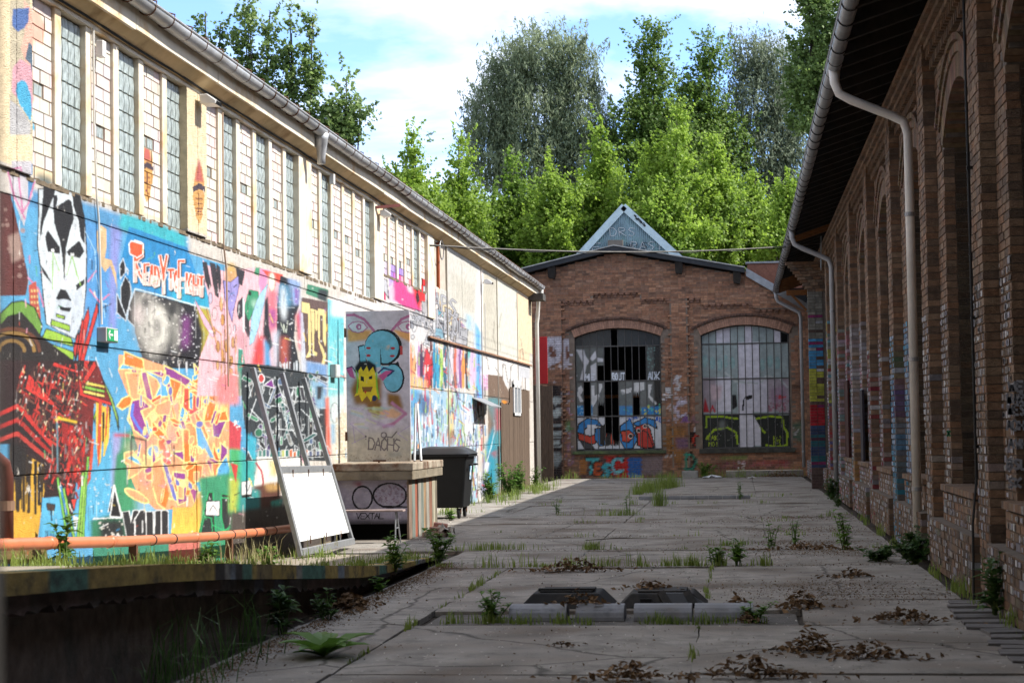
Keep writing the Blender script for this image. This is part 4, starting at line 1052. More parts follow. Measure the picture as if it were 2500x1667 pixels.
# pilasters with their own faces (painted where the mural runs over them)
def painted_box_face(name, x, ya, yb, za, zb, depth=.1, parent=left, px=1.5):
    n = max(2, int((6.15 * 4600 / ya - 6.15 * 4600 / yb) / px))
    m = max(4, int((zb - za) * 4600 / ya / 2.2))
    YY, ZZ = np.meshgrid(np.linspace(ya, yb, n + 1), np.linspace(za, zb, m + 1))
    rgb, _ = wall_canvas.sample(YY.ravel(), ZZ.ravel())
    V = np.stack([np.full(YY.size, x) + NR.normal(0, .0015, YY.size), YY.ravel(), ZZ.ravel()], 1)
    a = (np.arange(m)[:, None] * (n + 1) + np.arange(n)[None]).ravel()
    F = [np.stack([a, a + 1, a + n + 2, a + n + 1], 1)]
    k = len(V)
    ring = np.concatenate([np.arange(n + 1), np.arange(1, m + 1) * (n + 1) + n, m * (n + 1) + np.arange(n - 1, -1, -1), np.arange(m - 1, 0, -1) * (n + 1)])
    V = np.concatenate([V, V[ring] - np.array([depth, 0, 0])])
    r = np.arange(len(ring)); r2 = (r + 1) % len(ring)
    F.append(np.stack([ring[r2], ring[r], k + r, k + r2], 1))
    return link(name, mesh_quads(name, V, np.concatenate(F), np.concatenate([rgb, rgb[ring]])), MAT['mural'], parent)

WZ0, WZ1 = 3.9, 5.52
for y in PIL:
    for s in (-1, 1):
        a, c_ = (y - .42, y - .005) if s < 0 else (y + .005, y + .36)
        if y in (15.46, 20.92):
            painted_box_face('pilaster', -6.115, a, c_, WZ0 + .01, WZ1 + .03)
        else:
            m = MB(); m.box(-6.25, -6.115, a, c_, WZ0 + .01, WZ1 + .03); m.build('pilaster', MAT['cream'], left, bevel=.01)
head = MB(); head.box(-6.42, -6.13, 10, 37.8, WZ1 + .03, 5.70); head.build('head_beam', MAT['cream'], left)
back = MB(); back.box(-6.43, -6.33, 15.0, 38.0, 3.85, 5.6); back.build('inner_wall', MAT['wmortar'], left)
MAT['sill'] = material('crumbled_sill', lin((150, 132, 108), .6), var=.5, scale=12, bump=.8)
_r2 = random.Random(4)
for ya, yb, zz in ((15.2, 20.9, 3.88), (20.95, 26.3, 3.88), (26.4, 31.7, 3.86), (32.2, 37.2, 4.38)):
    V, F, n = [], [], int((yb - ya) / .075)      # crumbling sill, broken here and there
    for i in range(n + 1):
        y, xo, zt = ya + (yb - ya) * i / n, -6.145 + _r2.uniform(-.008, .01), zz + .02 + _r2.uniform(-.01, .014)
        V += [(-6.31, y, zz - .02), (xo, y, zz - .02), (xo, y, zt), (-6.31, y, zt + .02)]
        if i: F += [((i - 1) * 4 + k, (i - 1) * 4 + (k + 1) % 4, i * 4 + (k + 1) % 4, i * 4 + k) for k in range(4)]
    link('window_sill', mesh_quads('window_sill', V, F), MAT['sill'], left)

# bays of brick panels and glass-block windows between slim mullions
BAYS = [(15.83, 20.52, 'BWBWBW', 3.9), (21.28, 25.98, 'BWBWBW', 3.9), (26.73, 31.5, 'BWBBBW', 3.86), (32.28, 37.05, 'BBBBWB', 4.4)]
unit = bpy.data.meshes.new('brick')
unit.from_pydata([tuple(v) for v in CUBE_V], [], [tuple(f) for f in CUBE_F]); unit.update()
unit_w = unit.copy(); unit_w.materials.append(MAT['wbrick'])
unit_r = unit.copy(); unit_r.materials.append(MAT['brick'])
blk = MB()   # a glass block: bulged face
_g = [(-.5, -.5), (0, -.5), (.5, -.5), (-.5, 0), (0, 0), (.5, 0), (-.5, .5), (0, .5), (.5, .5)]
gb = bpy.data.meshes.new('glass_block')
gb.from_pydata([(.5 if (p[0] == 0 or p[1] == 0) else .3, p[0] * .98, p[1] * .98) for p in _g] + [(-.5, p[0], p[1]) for p in ((-.5, -.5), (.5, -.5), (.5, .5), (-.5, .5))], [],
               [(0, 1, 4, 3), (1, 2, 5, 4), (3, 4, 7, 6), (4, 5, 8, 7), (9, 10, 2, 1, 0), (10, 11, 8, 5, 2), (11, 12, 6, 7, 8), (12, 9, 0, 3, 6)]); gb.update()
gb.materials.append(MAT['glassblock'])
def piece(name, me, parent, loc, size, color=None, rot=None):
    o = bpy.data.objects.new(name, me)
    COL.objects.link(o)
    o.parent = parent
    o.matrix_parent_inverse = Matrix.Translation(-world_at(parent))
    o.location, o.scale = loc, size
    if rot: o.rotation_euler = rot
    if color is not None: o.color = (*color[:3], 1)
    return o
bricks_left, n_single, gl_rest, n_glass = [], 0, [], 0
_rb = random.Random(9)
for (ya, yb, pat, WZ0) in BAYS:
    pw = (yb - ya - 5 * .16) / 6
    for k, ch in enumerate(pat):
        p0 = ya + k * (pw + .16); p1 = p0 + pw
        if k < 5:
            m = MB(); m.box(-6.30, -6.152 + _rb.uniform(-.006, .006), p1, p1 + .16, WZ0 + .015, WZ1 + .03)
            m.build('mullion', MAT['cream'], left, bevel=.008)
        if ch == 'W':
            win = MB(); win.box(-6.30, -6.225, p0 - .02, p1 + .05, WZ0 + .01, WZ1 + .03)
            wo = win.build('glass_block_window', MAT['wmortar'], left)
            n, rows = 4, round((WZ1 - WZ0) / .2)
            cw, rh = pw / n, (WZ1 - WZ0) / rows
            broken = set()
            for r_ in range(rows):
                for c_ in range(n):
                    loc = (-6.222, p0 + (c_ + .5) * cw, WZ0 + .02 + (r_ + .5) * rh)
                    sz = (.04, cw - .012, rh - .014)
                    if n_glass < 300:
                        piece('glass_block', gb, wo, loc, sz); n_glass += 1
                    else:
                        gl_rest.append((*loc, *sz))
        else:
            rows = round((WZ1 + .03 - WZ0) / .127)
            rh = (WZ1 + .03 - WZ0) / rows
            hole = 5 + _rb.choice((0, 1, 1, 2))
            hp = p0 + pw * _rb.uniform(.25, .5)
            fr = MB(); fr.box(-6.30, -6.199, p0 - .02, p1 + .05, WZ0, WZ1 + .03)
            for r_ in range(rows):
                x = p0 - (_rb.choice((.0, .115)) if r_ % 2 else .03)
                while x < p1 - .005:
                    a, c_ = max(x, p0), min(x + .235, p1)
                    zc = WZ0 + (r_ + .5) * rh
                    if c_ - a > .03:
                        if rows - 1 - r_ == hole and a < hp + .1 and c_ > hp - .02 and c_ - a > .1:
                            gl_rest.append((-6.21, (a + c_) / 2, zc, .03, c_ - a - .05, rh - .03))
                        else:
                            pc, al = wall_canvas.sample(np.array([(a + c_) / 2]), np.array([zc]))
                            base = np.array(lin((_rb.uniform(228, 244), _rb.uniform(216, 230), _rb.uniform(206, 220)), .7)) * _rb.uniform(.9, 1.0)
                            pc = pc[0]
                            if abs(pc[0] - lin((236, 214, 176), wall_canvas.k)[0]) > .02: base = pc * _rb.uniform(.9, 1.05)
                            bricks_left.append((-6.235 + _rb.uniform(-.004, .004), (a + c_) / 2, zc, .1, c_ - a - .012, rh - .013, *base))
                    x += .235
            link('mortar_bed', fr.mesh('mortar_bed'), MAT['wmortar'], left)
# nearest bricks that carry flat colour are parts of their own; the rest of the panels is one mesh
bricks_left.sort(key=lambda b_: b_[1])
def painted_brick(b_):
    n, m_ = 9, 6
    YY, ZZ = np.meshgrid(np.linspace(b_[1] - b_[4] / 2, b_[1] + b_[4] / 2, n), np.linspace(b_[2] - b_[5] / 2, b_[2] + b_[5] / 2, m_))
    rgb, _ = wall_canvas.sample(YY.ravel(), ZZ.ravel())
    plain = np.abs(rgb[:, 0] - lin((236, 214, 176), wall_canvas.k)[0]) < .004
    rgb[plain] = lin((236, 224, 212), .7)
    V = np.stack([np.full(YY.size, b_[0] + b_[3] / 2), YY.ravel(), ZZ.ravel()], 1)
    a = (np.arange(m_ - 1)[:, None] * n + np.arange(n - 1)[None]).ravel()
    F = np.stack([a, a + 1, a + n + 1, a + n], 1)
    r_ = np.array([0, n - 1, m_ * n - 1, (m_ - 1) * n]); k = len(V)
    V = np.concatenate([V, V[r_] - np.array([.08, 0, 0])])
    q = np.arange(4); F = np.concatenate([F, np.stack([r_[(q + 1) % 4], r_[q], k + q, k + (q + 1) % 4], 1)])
    return link('brick', mesh_quads('brick', V, F, np.concatenate([rgb, rgb[r_]])), MAT['wbrick_mass'], left)
for b_ in bricks_left[:300]:
    s_, _ = wall_canvas.sample(b_[1] + np.array([-.1, 0, .1, -.1, 0, .1]), b_[2] + np.array([-.05, -.05, -.05, .05, .05, .05]))
    if b_[1] < 21.8 and np.abs(s_[:, 0] - lin((236, 214, 176), wall_canvas.k)[0]).max() > .02: painted_brick(b_)
    else: piece('brick', unit_w, left, b_[0:3], b_[3:6], b_[6:9])
rest = np.array(bricks_left[300:])
o = link('brickwork', boxes_mesh('brickwork', rest[:, :6], rest[:, 6:9]), MAT['wbrick_mass'], left); o["kind"] = "stuff"
gl = np.array(gl_rest)
o = link('far_glass_blocks', boxes_mesh('far_glass_blocks', gl), MAT['glassblock'], left); o["kind"] = "stuff"

# small stair window with an orange reveal beyond the last bay
m = MB(); m.box(-6.33, -6.26, 37.85, 38.7, 4.62, 5.55); m.build('stair_window', MAT['dark_glass'], left)
m = MB(); m.box(-6.3, -6.15, 38.58, 38.74, 4.6, 5.56); m.build('reveal', material('rust_orange_reveal', lin((176, 92, 52), .7), var=.3), left)
m = MB()
for z in (4.85, 5.1, 5.35): m.box(-6.26, -6.245, 37.85, 38.6, z, z + .02)
for y in (38.1, 38.35): m.box(-6.26, -6.243, y, y + .02, 4.62, 5.55)
m.build('window_bar', MAT['steel'], left)
m = MB(); m.box(-6.4, -6.17, 37.45, 39.63, 5.55, 5.62); m.box(-6.4, -6.17, 38.74, 39.63, 4.55, 5.6); m.build('plaster_infill', MAT['plaster_back'], left)

# eaves: soffit, fascia, gutter with brackets
m = MB(); m.prism([(-6.2, 5.60), (-6.12, 5.60), (-5.96, 5.715), (-5.96, 5.80), (-6.2, 5.80)], 'Y', Y0, Y1 + .2); m.build('soffit', MAT['beam'], left)
fas = MB()
_rf = random.Random(2)
y = Y0
while y < Y1 + .2:
    l = _rf.choice((2.4, 3.0, 1.9))
    e = min(y + l, Y1 + .2)
    fas = MB(); d = _rf.uniform(-.01, .01)
    fas.box(-5.985, -5.95 + d * .5, y + .006, e - .006, 5.70 + _rf.uniform(-.01, .01), 5.97)
    fas.build('fascia_board', MAT['cream'], left)
    y = e
def gutter(name, parent, X, Z, ya, yb, r, mat, sag=.012, nseg=None, drop=0.0, open_deg=200):
    n = nseg or int((yb - ya) / .8)
    k = 12
    V, F = [], []
    for i in range(n + 1):
        y = ya + (yb - ya) * i / n
        dz = sag * math.sin(i * 2.1) * .5 + sag * math.sin(i * .7) - drop * i / n
        for j in range(k + 1):
            t = math.radians(180 - open_deg / 2 + 90) + math.radians(open_deg) * j / k
            V.append((X + r * math.cos(t), y, Z + dz + r * math.sin(t)))
        for j in range(k, -1, -1):
            t = math.radians(180 - open_deg / 2 + 90) + math.radians(open_deg) * j / k
            V.append((X + (r - .006) * math.cos(t), y, Z + dz + (r - .006) * math.sin(t)))
    w_ = 2 * (k + 1)
    for i in range(n):
        for j in range(w_):
            a, b_ = i * w_ + j, i * w_ + (j + 1) % w_
            F.append((a, b_, b_ + w_, a + w_))
    me = bpy.data.meshes.new(name); me.from_pydata(V, [], F); me.update()
    for p in me.polygons: p.use_smooth = True
    return link(name, me, mat, parent)
GX, GZ = -5.865, 5.953
gut = gutter('gutter', left, GX, GZ, Y0, Y1 + .25, .09, MAT['zinc'])
m = MB(); m.tube([(GX + .092, Y0, GZ + .01), (GX + .092, Y1 + .25, GZ + .01)], .012, 6); m.build('gutter_bead', MAT['zinc'], gut)
y = 15.2
while y < Y1:
    h = MB()
    h.tube([(GX + .094 * math.cos(t), y, GZ + .094 * math.sin(t)) for t in np.linspace(math.pi, 2 * math.pi, 9)] + [(GX + .1, y, GZ + .045), (GX + .02, y, GZ + .07)], .009, 5)
    h.build('gutter_bracket', MAT['rust'], gut)
    y += .62
m = MB(); m.bar((-5.93, Y0, 6.035), (-5.93, Y1 + .3, 6.035), .13, .03); m.build('roof_edge', material('brown_roof_edge', (.09, .045, .03), var=.4), left)
m = MB()       # funnel outlet hanging under the gutter, cut off short
q = see(785, 330, 'X', GX)
m.tube([(GX, q.y, GZ - .05), (GX, q.y, GZ - .12), (GX - .03, q.y + .1, GZ - .38), (GX - .03, q.y + .1, GZ - .47)], [.11, .095, .06, .062], 12)
m.build('gutter_outlet', MAT['zinc'], left, smooth=True)
m = MB(); m.tube([(GX, Y1 + .1, GZ - .05), (GX, Y1 + .1, GZ - .22), (GX - .1, Y1 + .12, GZ - .42), (-6.0, Y1 + .2, GZ - .85), (-6.03, Y1 + .2, GZ - 1.1), (-6.03, Y1 + .2, .0)], .06, 12)
m.build('downpipe', MAT['pvc_white'], left, smooth=True)
m = MB(); m.box(-6.14, -5.72, Y1 - .9, Y1 - .1, 5.50, 5.69); m.build('corbel_block', material('sooty_concrete', (.07, .065, .058), var=.5, scale=5), left)
# steel angle along the far part, joint strips
m = MB(); m.bar((-6.11, 37.0, 3.52), (-6.11, 55.6, 3.56), .05, .035); m.build('steel_rail', material('rusty_rail', (.28, .15, .09), rough=.7, var=.5, scale=4), left)
for y in (39.63, 45.0, 48.0, 52.4):
    m = MB(); m.box(-6.16, -6.13, y - .02, y + .02, .0 if y > 46 else 1.2, 5.58); m.build('joint_strip', MAT['plaster_back'], left)
# brown board doors with a white barred window, small metal awning
door = MB(); door.box(-6.16, -6.12, 46.3, 55.3, 0, .05); door.build('threshold', MAT['wood_brown'], left)
for i, y in enumerate(np.arange(48.3, 54.6, .24)):
    m = MB(); m.box(-6.16, -6.118 + RND.uniform(-.006, .006), y, y + .232, .03, 2.35 + RND.uniform(-.03, .03) + (.45 if y > 50 else 0)); m.build('board', MAT['wood_brown'], left)
wf = MB()
for (a, c_, z0, z1) in ((50.9, 52.6, 2.05, 2.12), (50.9, 52.6, 2.82, 3.02), (50.9, 51.05, 2.05, 2.9), (52.45, 52.6, 2.05, 2.9), (51.7, 51.8, 2.05, 2.9)): wf.box(-6.12, -6.085, a, c_, z0, z1)
wo = wf.build('door_window', MAT['white_plastic'], left)
m = MB(); m.box(-6.115, -6.105, 50.95, 52.55, 2.06, 2.95); m.build('pane', material('grey_pane', (.3, .32, .34), rough=.2, spec=.6), wo)
aw = MB(); aw.add([(-6.15, 43.2, 2.42), (-6.15, 45.2, 2.42), (-5.75, 45.5, 2.22), (-5.75, 43.5, 2.22), (-6.15, 43.2, 2.40), (-6.15, 45.2, 2.40), (-5.75, 45.5, 2.20), (-5.75, 43.5, 2.20)], [tuple(f) for f in CUBE_F])
aw.build('awning', MAT['steel'], left)

# ------------------------------------------------------------------ the brick gable at the end of the yard
FY = 64.2
FU, FX0, FX1, FZ1 = 110.0, -7.4, 2.8, 5.4
def _far_fwd(P):
    v = np.stack([P[:, 0] - 1250.0, -(P[:, 1] - 833.5), np.full(len(P), 4600.0)], 1)
    D = v @ np.array([CAM_RIGHT, CAM_UP, CAM_FWD])
    t = FY / D[:, 1]
    return np.stack([(D[:, 0] * t - FX0) * FU, (FZ1 - (CAM_H + D[:, 2] * t)) * FU], 1)
far_canvas = Canvas(int((FX1 - FX0) * FU), int(FZ1 * FU) + 10, _far_fwd, .95)
far_canvas.fwd_uv = lambda X, Z: ((X - FX0) * FU, (FZ1 - Z) * FU)
def paint_far(c):
    rr = random.Random(21)
    BK, WH = (24, 24, 26), (212, 212, 214)
    c.zone(1280, 780, .3061)
    # panes first: (window x0, column width, rows of y) - each pane gets its own glass colour
    for x0, cw, ys, wi in ((400, 57.4, (60, 214, 494, 768, 1050), 0), (1410, 58.2, (40, 186, 464, 742, 1025), 1)):
        for r in range(4):
            for k in range(12):
                g_ = rr.uniform(-8, 8)
                col = (44 + g_, 50 + g_, 52 + g_) if wi == 0 else (150 + g_, 162 + g_, 160 + g_)
                if wi == 0 and r == 1: col = (88 + g_, 94 + g_, 92 + g_) if k in (0, 1, 2, 3, 10) else (30, 30, 30)
                if wi == 0 and r == 2: col = (104 + g_, 108 + g_, 106 + g_) if k in (0, 2, 3, 6, 7, 8, 9, 10) else (28, 28, 28)
                if wi == 0 and r == 3: col = (206, 208, 212)
                if wi == 1 and (r, k) in ((0, 2), (0, 3), (0, 6), (0, 10), (1, 5), (1, 6), (1, 7), (2, 2), (2, 3), (2, 5), (2, 6), (2, 7), (2, 8), (3, 5), (3, 6)): col = (206 + g_, 202 + g_, 210 + g_)
                if wi == 1 and r == 2 and k in (0, 1, 9, 10, 11): col = (158 + g_, 146 + g_, 152 + g_)
                xa = x0 + cw * k + 1.5 * r
                c.fill([(xa, ys[r] - 4), (xa + cw, ys[r] - 4), (xa + cw + 3, ys[r + 1] + 2), (xa + 3, ys[r + 1] + 2)], col)
    # window 1 graffiti
    for q in ([(410, 240), (470, 240), (500, 330), (470, 480), (440, 480), (470, 360)], [(458, 250), (515, 330), (500, 360), (480, 330)], [(515, 310), (565, 245), (575, 300), (540, 330)], [(520, 370), (570, 340), (575, 480), (520, 480)], [(575, 300), (625, 310), (625, 335), (575, 335)]): c.fill(q, (196, 196, 198), soft=1)
    c.text('ME', 480, 484, (34, 0), (0, -50), 12, (206, 210, 216)).text('ROUT', 694, 482, (20, 0), (0, -56), 10, (214, 222, 230), 1.4)
    c.fill([(690, 412), (800, 410), (800, 486), (690, 486)], (120, 126, 132), a=.5).text('ROUT', 694, 482, (20, 0), (0, -56), 10, (220, 228, 236), 1.4)
    c.text('ADK', 985, 478, (28, 0), (0, -60), 9, (206, 214, 224), 1.15).dots(980, 220, 1040, 400, 30, 6, (120, 160, 150), rr, .6)
    for q in ([(425, 540), (450, 520), (470, 560), (445, 600), (470, 650), (440, 660), (415, 600)], [(530, 520), (560, 520), (560, 600), (610, 590), (545, 700), (530, 690)], [(590, 510), (620, 510), (610, 580), (590, 580)], [(760, 560), (860, 540), (850, 580), (780, 600)], [(870, 500), (960, 495), (955, 560), (900, 580), (870, 570)], [(985, 510), (1020, 510), (1000, 600), (1060, 670), (1040, 680), (985, 620)]):
        c.shape(q, (206, 206, 204), (110, 112, 112), 4)
    c.fill([(412, 690), (540, 680), (540, 764), (412, 766)], (44, 130, 190), soft=2).fill([(745, 690), (862, 680), (866, 760), (745, 762)], (60, 130, 186), soft=2).fill([(932, 700), (1090, 690), (1090, 754), (932, 756)], (40, 126, 190), soft=2)
    c.dots(745, 670, 1090, 755, 40, 8, (96, 190, 150), rr, .7).dots(412, 690, 540, 760, 20, 8, (150, 200, 220), rr, .7).dots(930, 690, 1090, 750, 10, 9, (206, 196, 80), rr, .8)
    c.fill([(745, 560), (750, 690), (860, 690), (860, 600)], (100, 110, 110), a=.6)
    # window 1, bottom row: blue and red bubble letters
    for q, col in (([(415, 900), (430, 830), (500, 785), (580, 800), (620, 850), (540, 840), (480, 870), (470, 930)], (40, 124, 186)), ([(420, 900), (520, 930), (600, 900), (560, 990), (480, 1000), (430, 960)], (196, 62, 44)), ([(560, 870), (640, 860), (650, 1000), (600, 1010), (560, 960)], (44, 120, 180)),
                   ([(640, 850), (720, 830), (760, 960), (700, 1000), (650, 980)], (200, 76, 52)), ([(760, 850), (840, 790), (870, 850), (900, 960), (860, 1030), (800, 1030), (760, 960)], (48, 132, 196)), ([(770, 890), (830, 880), (880, 920), (830, 980), (780, 970)], (204, 70, 50)),
                   ([(860, 830), (960, 780), (1040, 800), (1060, 870), (980, 830), (900, 850)], (46, 130, 194)), ([(880, 860), (960, 830), (1000, 870), (1040, 1020), (960, 1035), (900, 1000), (900, 920)], (206, 60, 48)), ([(940, 880), (980, 900), (1030, 1020), (940, 1020)], (190, 50, 40)), ([(440, 960), (520, 990), (560, 1035), (480, 1035)], (60, 60, 66))):
        c.shape(q, col, BK, 9)
    for x_, y_, a_ in ((910, 885, 16), (960, 850, 14), (845, 930, 18)): c.disc(x_, y_, a_, a_, (40, 34, 34), edge=(220, 200, 190), ew=5)
    for q in ([(600, 860), (640, 830), (640, 1000), (600, 1000)], [(655, 810), (690, 810), (690, 1000), (650, 1010)], [(710, 820), (750, 830), (750, 1000), (715, 1010)]): c.fill(q, BK)
    c.fill([(500, 840), (570, 835), (560, 860), (500, 865)], WH).text('JONES', 640, 800, (18, -2), (0, -26), 5, BK, 1.3).text('SOUND', 820, 806, (15, -3), (0, -30), 5, (52, 100, 190), 1.2).text('SOUR', 1045, 800, (9, 4), (0, -34), 5, (52, 100, 190), 1.2)
    # window 2 graffiti
    for k, x_ in enumerate((1440, 1500, 1560, 1605, 1660, 1900, 1960, 2020)): c.disc(x_, 330 + 14 * (k % 3), 16, 46, (140, 176, 172), .6, 2, edge=(120, 160, 160), ew=4)
    c.stroke([(1600, 420), (1680, 490), (1760, 500)], 16, (180, 186, 184), soft=1).stroke([(1890, 500), (1930, 450), (2040, 470), (2100, 540)], 14, (178, 182, 180), soft=1).stroke([(1780, 500), (1860, 505)], 12, (170, 174, 174))
    c.fill([(1425, 740), (1440, 620), (1475, 740)], (170, 30, 40), soft=1).stroke([(1480, 740), (1500, 690), (1520, 735)], 12, (176, 50, 60)).fill([(1480, 520), (1580, 530), (1560, 640), (1490, 640)], (196, 172, 176), soft=5)
    c.fill([(1655, 600), (1690, 600), (1700, 690), (1660, 720)], BK, soft=1).fill([(1745, 640), (1760, 620), (1750, 730), (1735, 725)], BK).fill([(1760, 610), (1815, 600), (1815, 630), (1770, 640)], BK).dots(1950, 600, 2110, 730, 60, 12, (150, 70, 90), rr, .5).fill([(1960, 560), (2080, 520), (2100, 640), (1980, 680)], (150, 120, 140), a=.7, soft=5).dots(2010, 600, 2090, 640, 10, 10, (190, 50, 50), rr, .7)
    c.fill([(1425, 760), (1710, 755), (1715, 1020), (1425, 1022)], (36, 40, 36)).fill([(1828, 760), (2115, 760), (2115, 1015), (1890, 1018), (1880, 880), (1830, 880)], (36, 40, 36))
    for p in ([(1450, 860), (1450, 775), (1560, 770), (1700, 790)], [(1450, 950), (1510, 880), (1620, 860), (1690, 900), (1700, 990)], [(1850, 790), (1960, 770), (2060, 780), (2070, 860), (2100, 900), (2095, 1000), (2010, 1015), (1930, 1000)], [(1830, 850), (1880, 860), (1920, 900)]):
        c.stroke(p, 16, (150, 176, 40))
    c.disc(1580, 840, 30, 40, (110, 114, 110), .8, 5).text('WORK', 1455, 960, (18, 0), (0, -34), 4, (160, 180, 40)).text('MOB', 1470, 1010, (20, 0), (0, -34), 4, (160, 180, 40)).text('RED', 1990, 960, (16, 0), (0, -34), 4, (160, 180, 40)).text('BTS', 1990, 1005, (16, 0), (0, -34), 4, (160, 180, 40)).dots(1440, 780, 2100, 1010, 60, 4, (150, 150, 140), rr, .7)
    c.fill([(1725, 755), (1826, 755), (1890, 880), (1890, 1005), (1725, 1010)], (206, 202, 208))
    # painted brickwork: white tags on both piers, black figure, bright foot
    for x0, x1, y0, y1 in ((178, 300, 140, 400), (308, 395, 150, 400)):
        c.fill([(x0, y0), (x1, y0 - 6), (x1, y1 - 60), (x0 + 40, y1 - 40), (x0, y1)], (206, 204, 212), a=.95)
        for _ in range(5): c.fill([(x0 + rr.uniform(10, 80), y0 + 40 + rr.uniform(0, 150)) for _i in range(4)], (116, 78, 64))
    for _ in range(46):
        x_, y_ = rr.choice((rr.uniform(180, 295), rr.uniform(320, 395))), rr.uniform(330, 1180)
        s_ = rr.uniform(14, 30)
        c.text(rr.choice('SGCROEZKBWMX'), x_, y_, (s_, rr.uniform(-6, 6)), (rr.uniform(-6, 6), -s_ * 1.2), 5, rr.choice(((206, 202, 210), (196, 192, 196), (180, 150, 180), (210, 206, 206))), a=.9)
    c.fill([(205, 520), (300, 520), (310, 1270), (200, 1280)], (40, 40, 42), soft=2).fill([(208, 640), (250, 616), (300, 630), (296, 760), (250, 790), (212, 740)], (196, 206, 200), soft=2)
    for i in range(8): c.fill([(212, 842 + i * 24), (296, 838 + i * 24), (290, 852 + i * 24), (218, 856 + i * 24)], (176, 186, 182))
    c.disc(235, 700, 18, 26, (60, 62, 62)).disc(275, 690, 16, 24, (60, 62, 62)).fill([(214, 1060), (290, 1060), (300, 1120), (260, 1180), (220, 1130)], (160, 170, 168), soft=2)
    for _ in range(40):
        x_, y_ = rr.uniform(1105, 1310), rr.uniform(450, 800)
        if x_ < 1190 and y_ < 540: continue
        c.stroke([(x_, y_), (x_ + rr.uniform(-24, 24), y_ + rr.uniform(-20, 20)), (x_ + rr.uniform(-24, 24), y_ + rr.uniform(-10, 40))], 7, rr.choice(((206, 202, 208), (190, 186, 196), (210, 206, 208))), a=.9)
    c.text('ENC', 1100, 580, (20, 0), (0, -30), 5, WH).text('MAD', 1115, 612, (18, 0), (0, -24), 5, WH).text('KEEZ', 1098, 650, (16, 0), (0, -26), 5, WH).text('S', 1205, 560, (40, 0), (0, -110), 16, WH).text('C', 1210, 770, (80, 0), (0, -120), 18, (196, 190, 210))
    c.fill([(1250, 800), (1290, 760), (1320, 790), (1318, 820), (1260, 820)], (120, 84, 140)).fill([(1105, 850), (1190, 840), (1300, 860), (1290, 1040), (1240, 1200), (1170, 1090), (1110, 1020)], (170, 116, 50), a=.75, soft=6).fill([(1200, 940), (1310, 940), (1310, 1030), (1220, 1030)], (90, 76, 140), a=.7, soft=4)
    c.fill([(1325, 890), (1415, 890), (1415, 1025), (1330, 1020)], (28, 26, 28)).disc(1376, 960, 30, 40, (28, 26, 28), edge=(200, 60, 40), ew=12).text('DEIL', 1355, 885, (14, 0), (0, -22), 5, WH).fill([(1325, 760), (1410, 760), (1410, 830), (1330, 830)], (150, 120, 170), a=.5, soft=4)
    c.fill([(320, 800), (400, 800), (400, 900), (330, 890)], (60, 150, 90), a=.7, soft=5).dots(320, 900, 400, 1160, 60, 9, (170, 130, 170), rr, .6)
    c.fill([(440, 1090), (1105, 1085), (1105, 1255), (440, 1250)], (84, 70, 76), a=.8)
    c.fill([(640, 1090), (740, 1088), (830, 1100), (825, 1258), (700, 1240)], (196, 36, 36)).fill([(830, 1100), (935, 1095), (935, 1258), (828, 1258)], (34, 100, 170)).fill([(440, 1120), (490, 1100), (500, 1240), (440, 1230)], (190, 120, 40), a=.8).fill([(940, 1100), (1100, 1090), (1100, 1240), (940, 1240)], (150, 140, 146), a=.7, soft=3)
    for ch, x_, y_, w_, h_, col in (('T', 495, 1222, 90, 112, (70, 196, 200)), ('E', 562, 1232, 52, 84, (206, 92, 50)), ('S', 624, 1250, 60, 96, (64, 186, 200)), ('C', 700, 1218, 84, 112, (120, 206, 220))):
        c.text(ch, x_, y_, (w_, 0), (0, -h_), 34, BK).text(ch, x_, y_, (w_, 0), (0, -h_), 23, col)
    c.text('D', 1290, 1195, (80, 0), (0, -120), 30, BK).text('D', 1290, 1195, (80, 0), (0, -120), 20, (36, 140, 116)).text('SBG', 1115, 1096, (26, 0), (0, -36), 6, WH)
    c.fill([(1480, 1130), (2120, 1110), (2150, 1180), (1480, 1200)], (110, 50, 70), a=.5, soft=6).text('10', 1700, 1190, (24, 0), (0, -60), 9, WH, 1.4).fill([(1560, 1090), (1780, 1080), (1780, 1120), (1560, 1120)], (110, 170, 70), a=.7, soft=4).fill([(1830, 1130), (2100, 1120), (2100, 1150), (1830, 1160)], (180, 40, 60), a=.7, soft=3).dots(1500, 1130, 2120, 1190, 50, 10, (170, 60, 120), rr, .5)
    c.fill([(2125, 820), (2235, 800), (2235, 990), (2130, 960)], (40, 120, 100), a=.75, soft=5).text('V', 2140, 930, (50, 0), (0, -70), 6, WH, a=.7).fill([(2120, 520), (2225, 515), (2225, 550), (2120, 555)], BK, a=.8, soft=2)
    c.zone(0, 0, 1)
paint_far(far_canvas)

far = empty('brick_gable_hall', (-2.5, 64.2, 0), 'red brick gabled hall with two tall arched steel windows covered in graffiti', 'building')
WINS = [(-5.57, -2.63, 4.78, 5.08, .93), (-1.27, 1.70, 4.77, 5.10, .95)]
def arch_z(w, x):
    x0, x1, zs, zc, _ = w
    h, rise = (x1 - x0) / 2, zc - zs
    R_ = (h * h + rise * rise) / (2 * rise)
    return zc - R_ + math.sqrt(max(0, R_ * R_ - (x - (x0 + x1) / 2) ** 2))
def gable_z(x):
    if x > .3: return 6.98 - (x - .3) * .62
    return 7.66 - (.195 if x > -4.14 else .225) * abs(x + 4.14)
def corbel_z(x):
    if -5.96 <= x <= -2.25: return 6.30 if -4.9 <= x <= -3.33 else 6.06
    if x >= -1.66: return 6.06 if x < -1.17 else (5.84 if x < .56 else 5.62)
    return 0
_rb = random.Random(31)
FB = []
CH = .0785
z, row = 0.0, 0
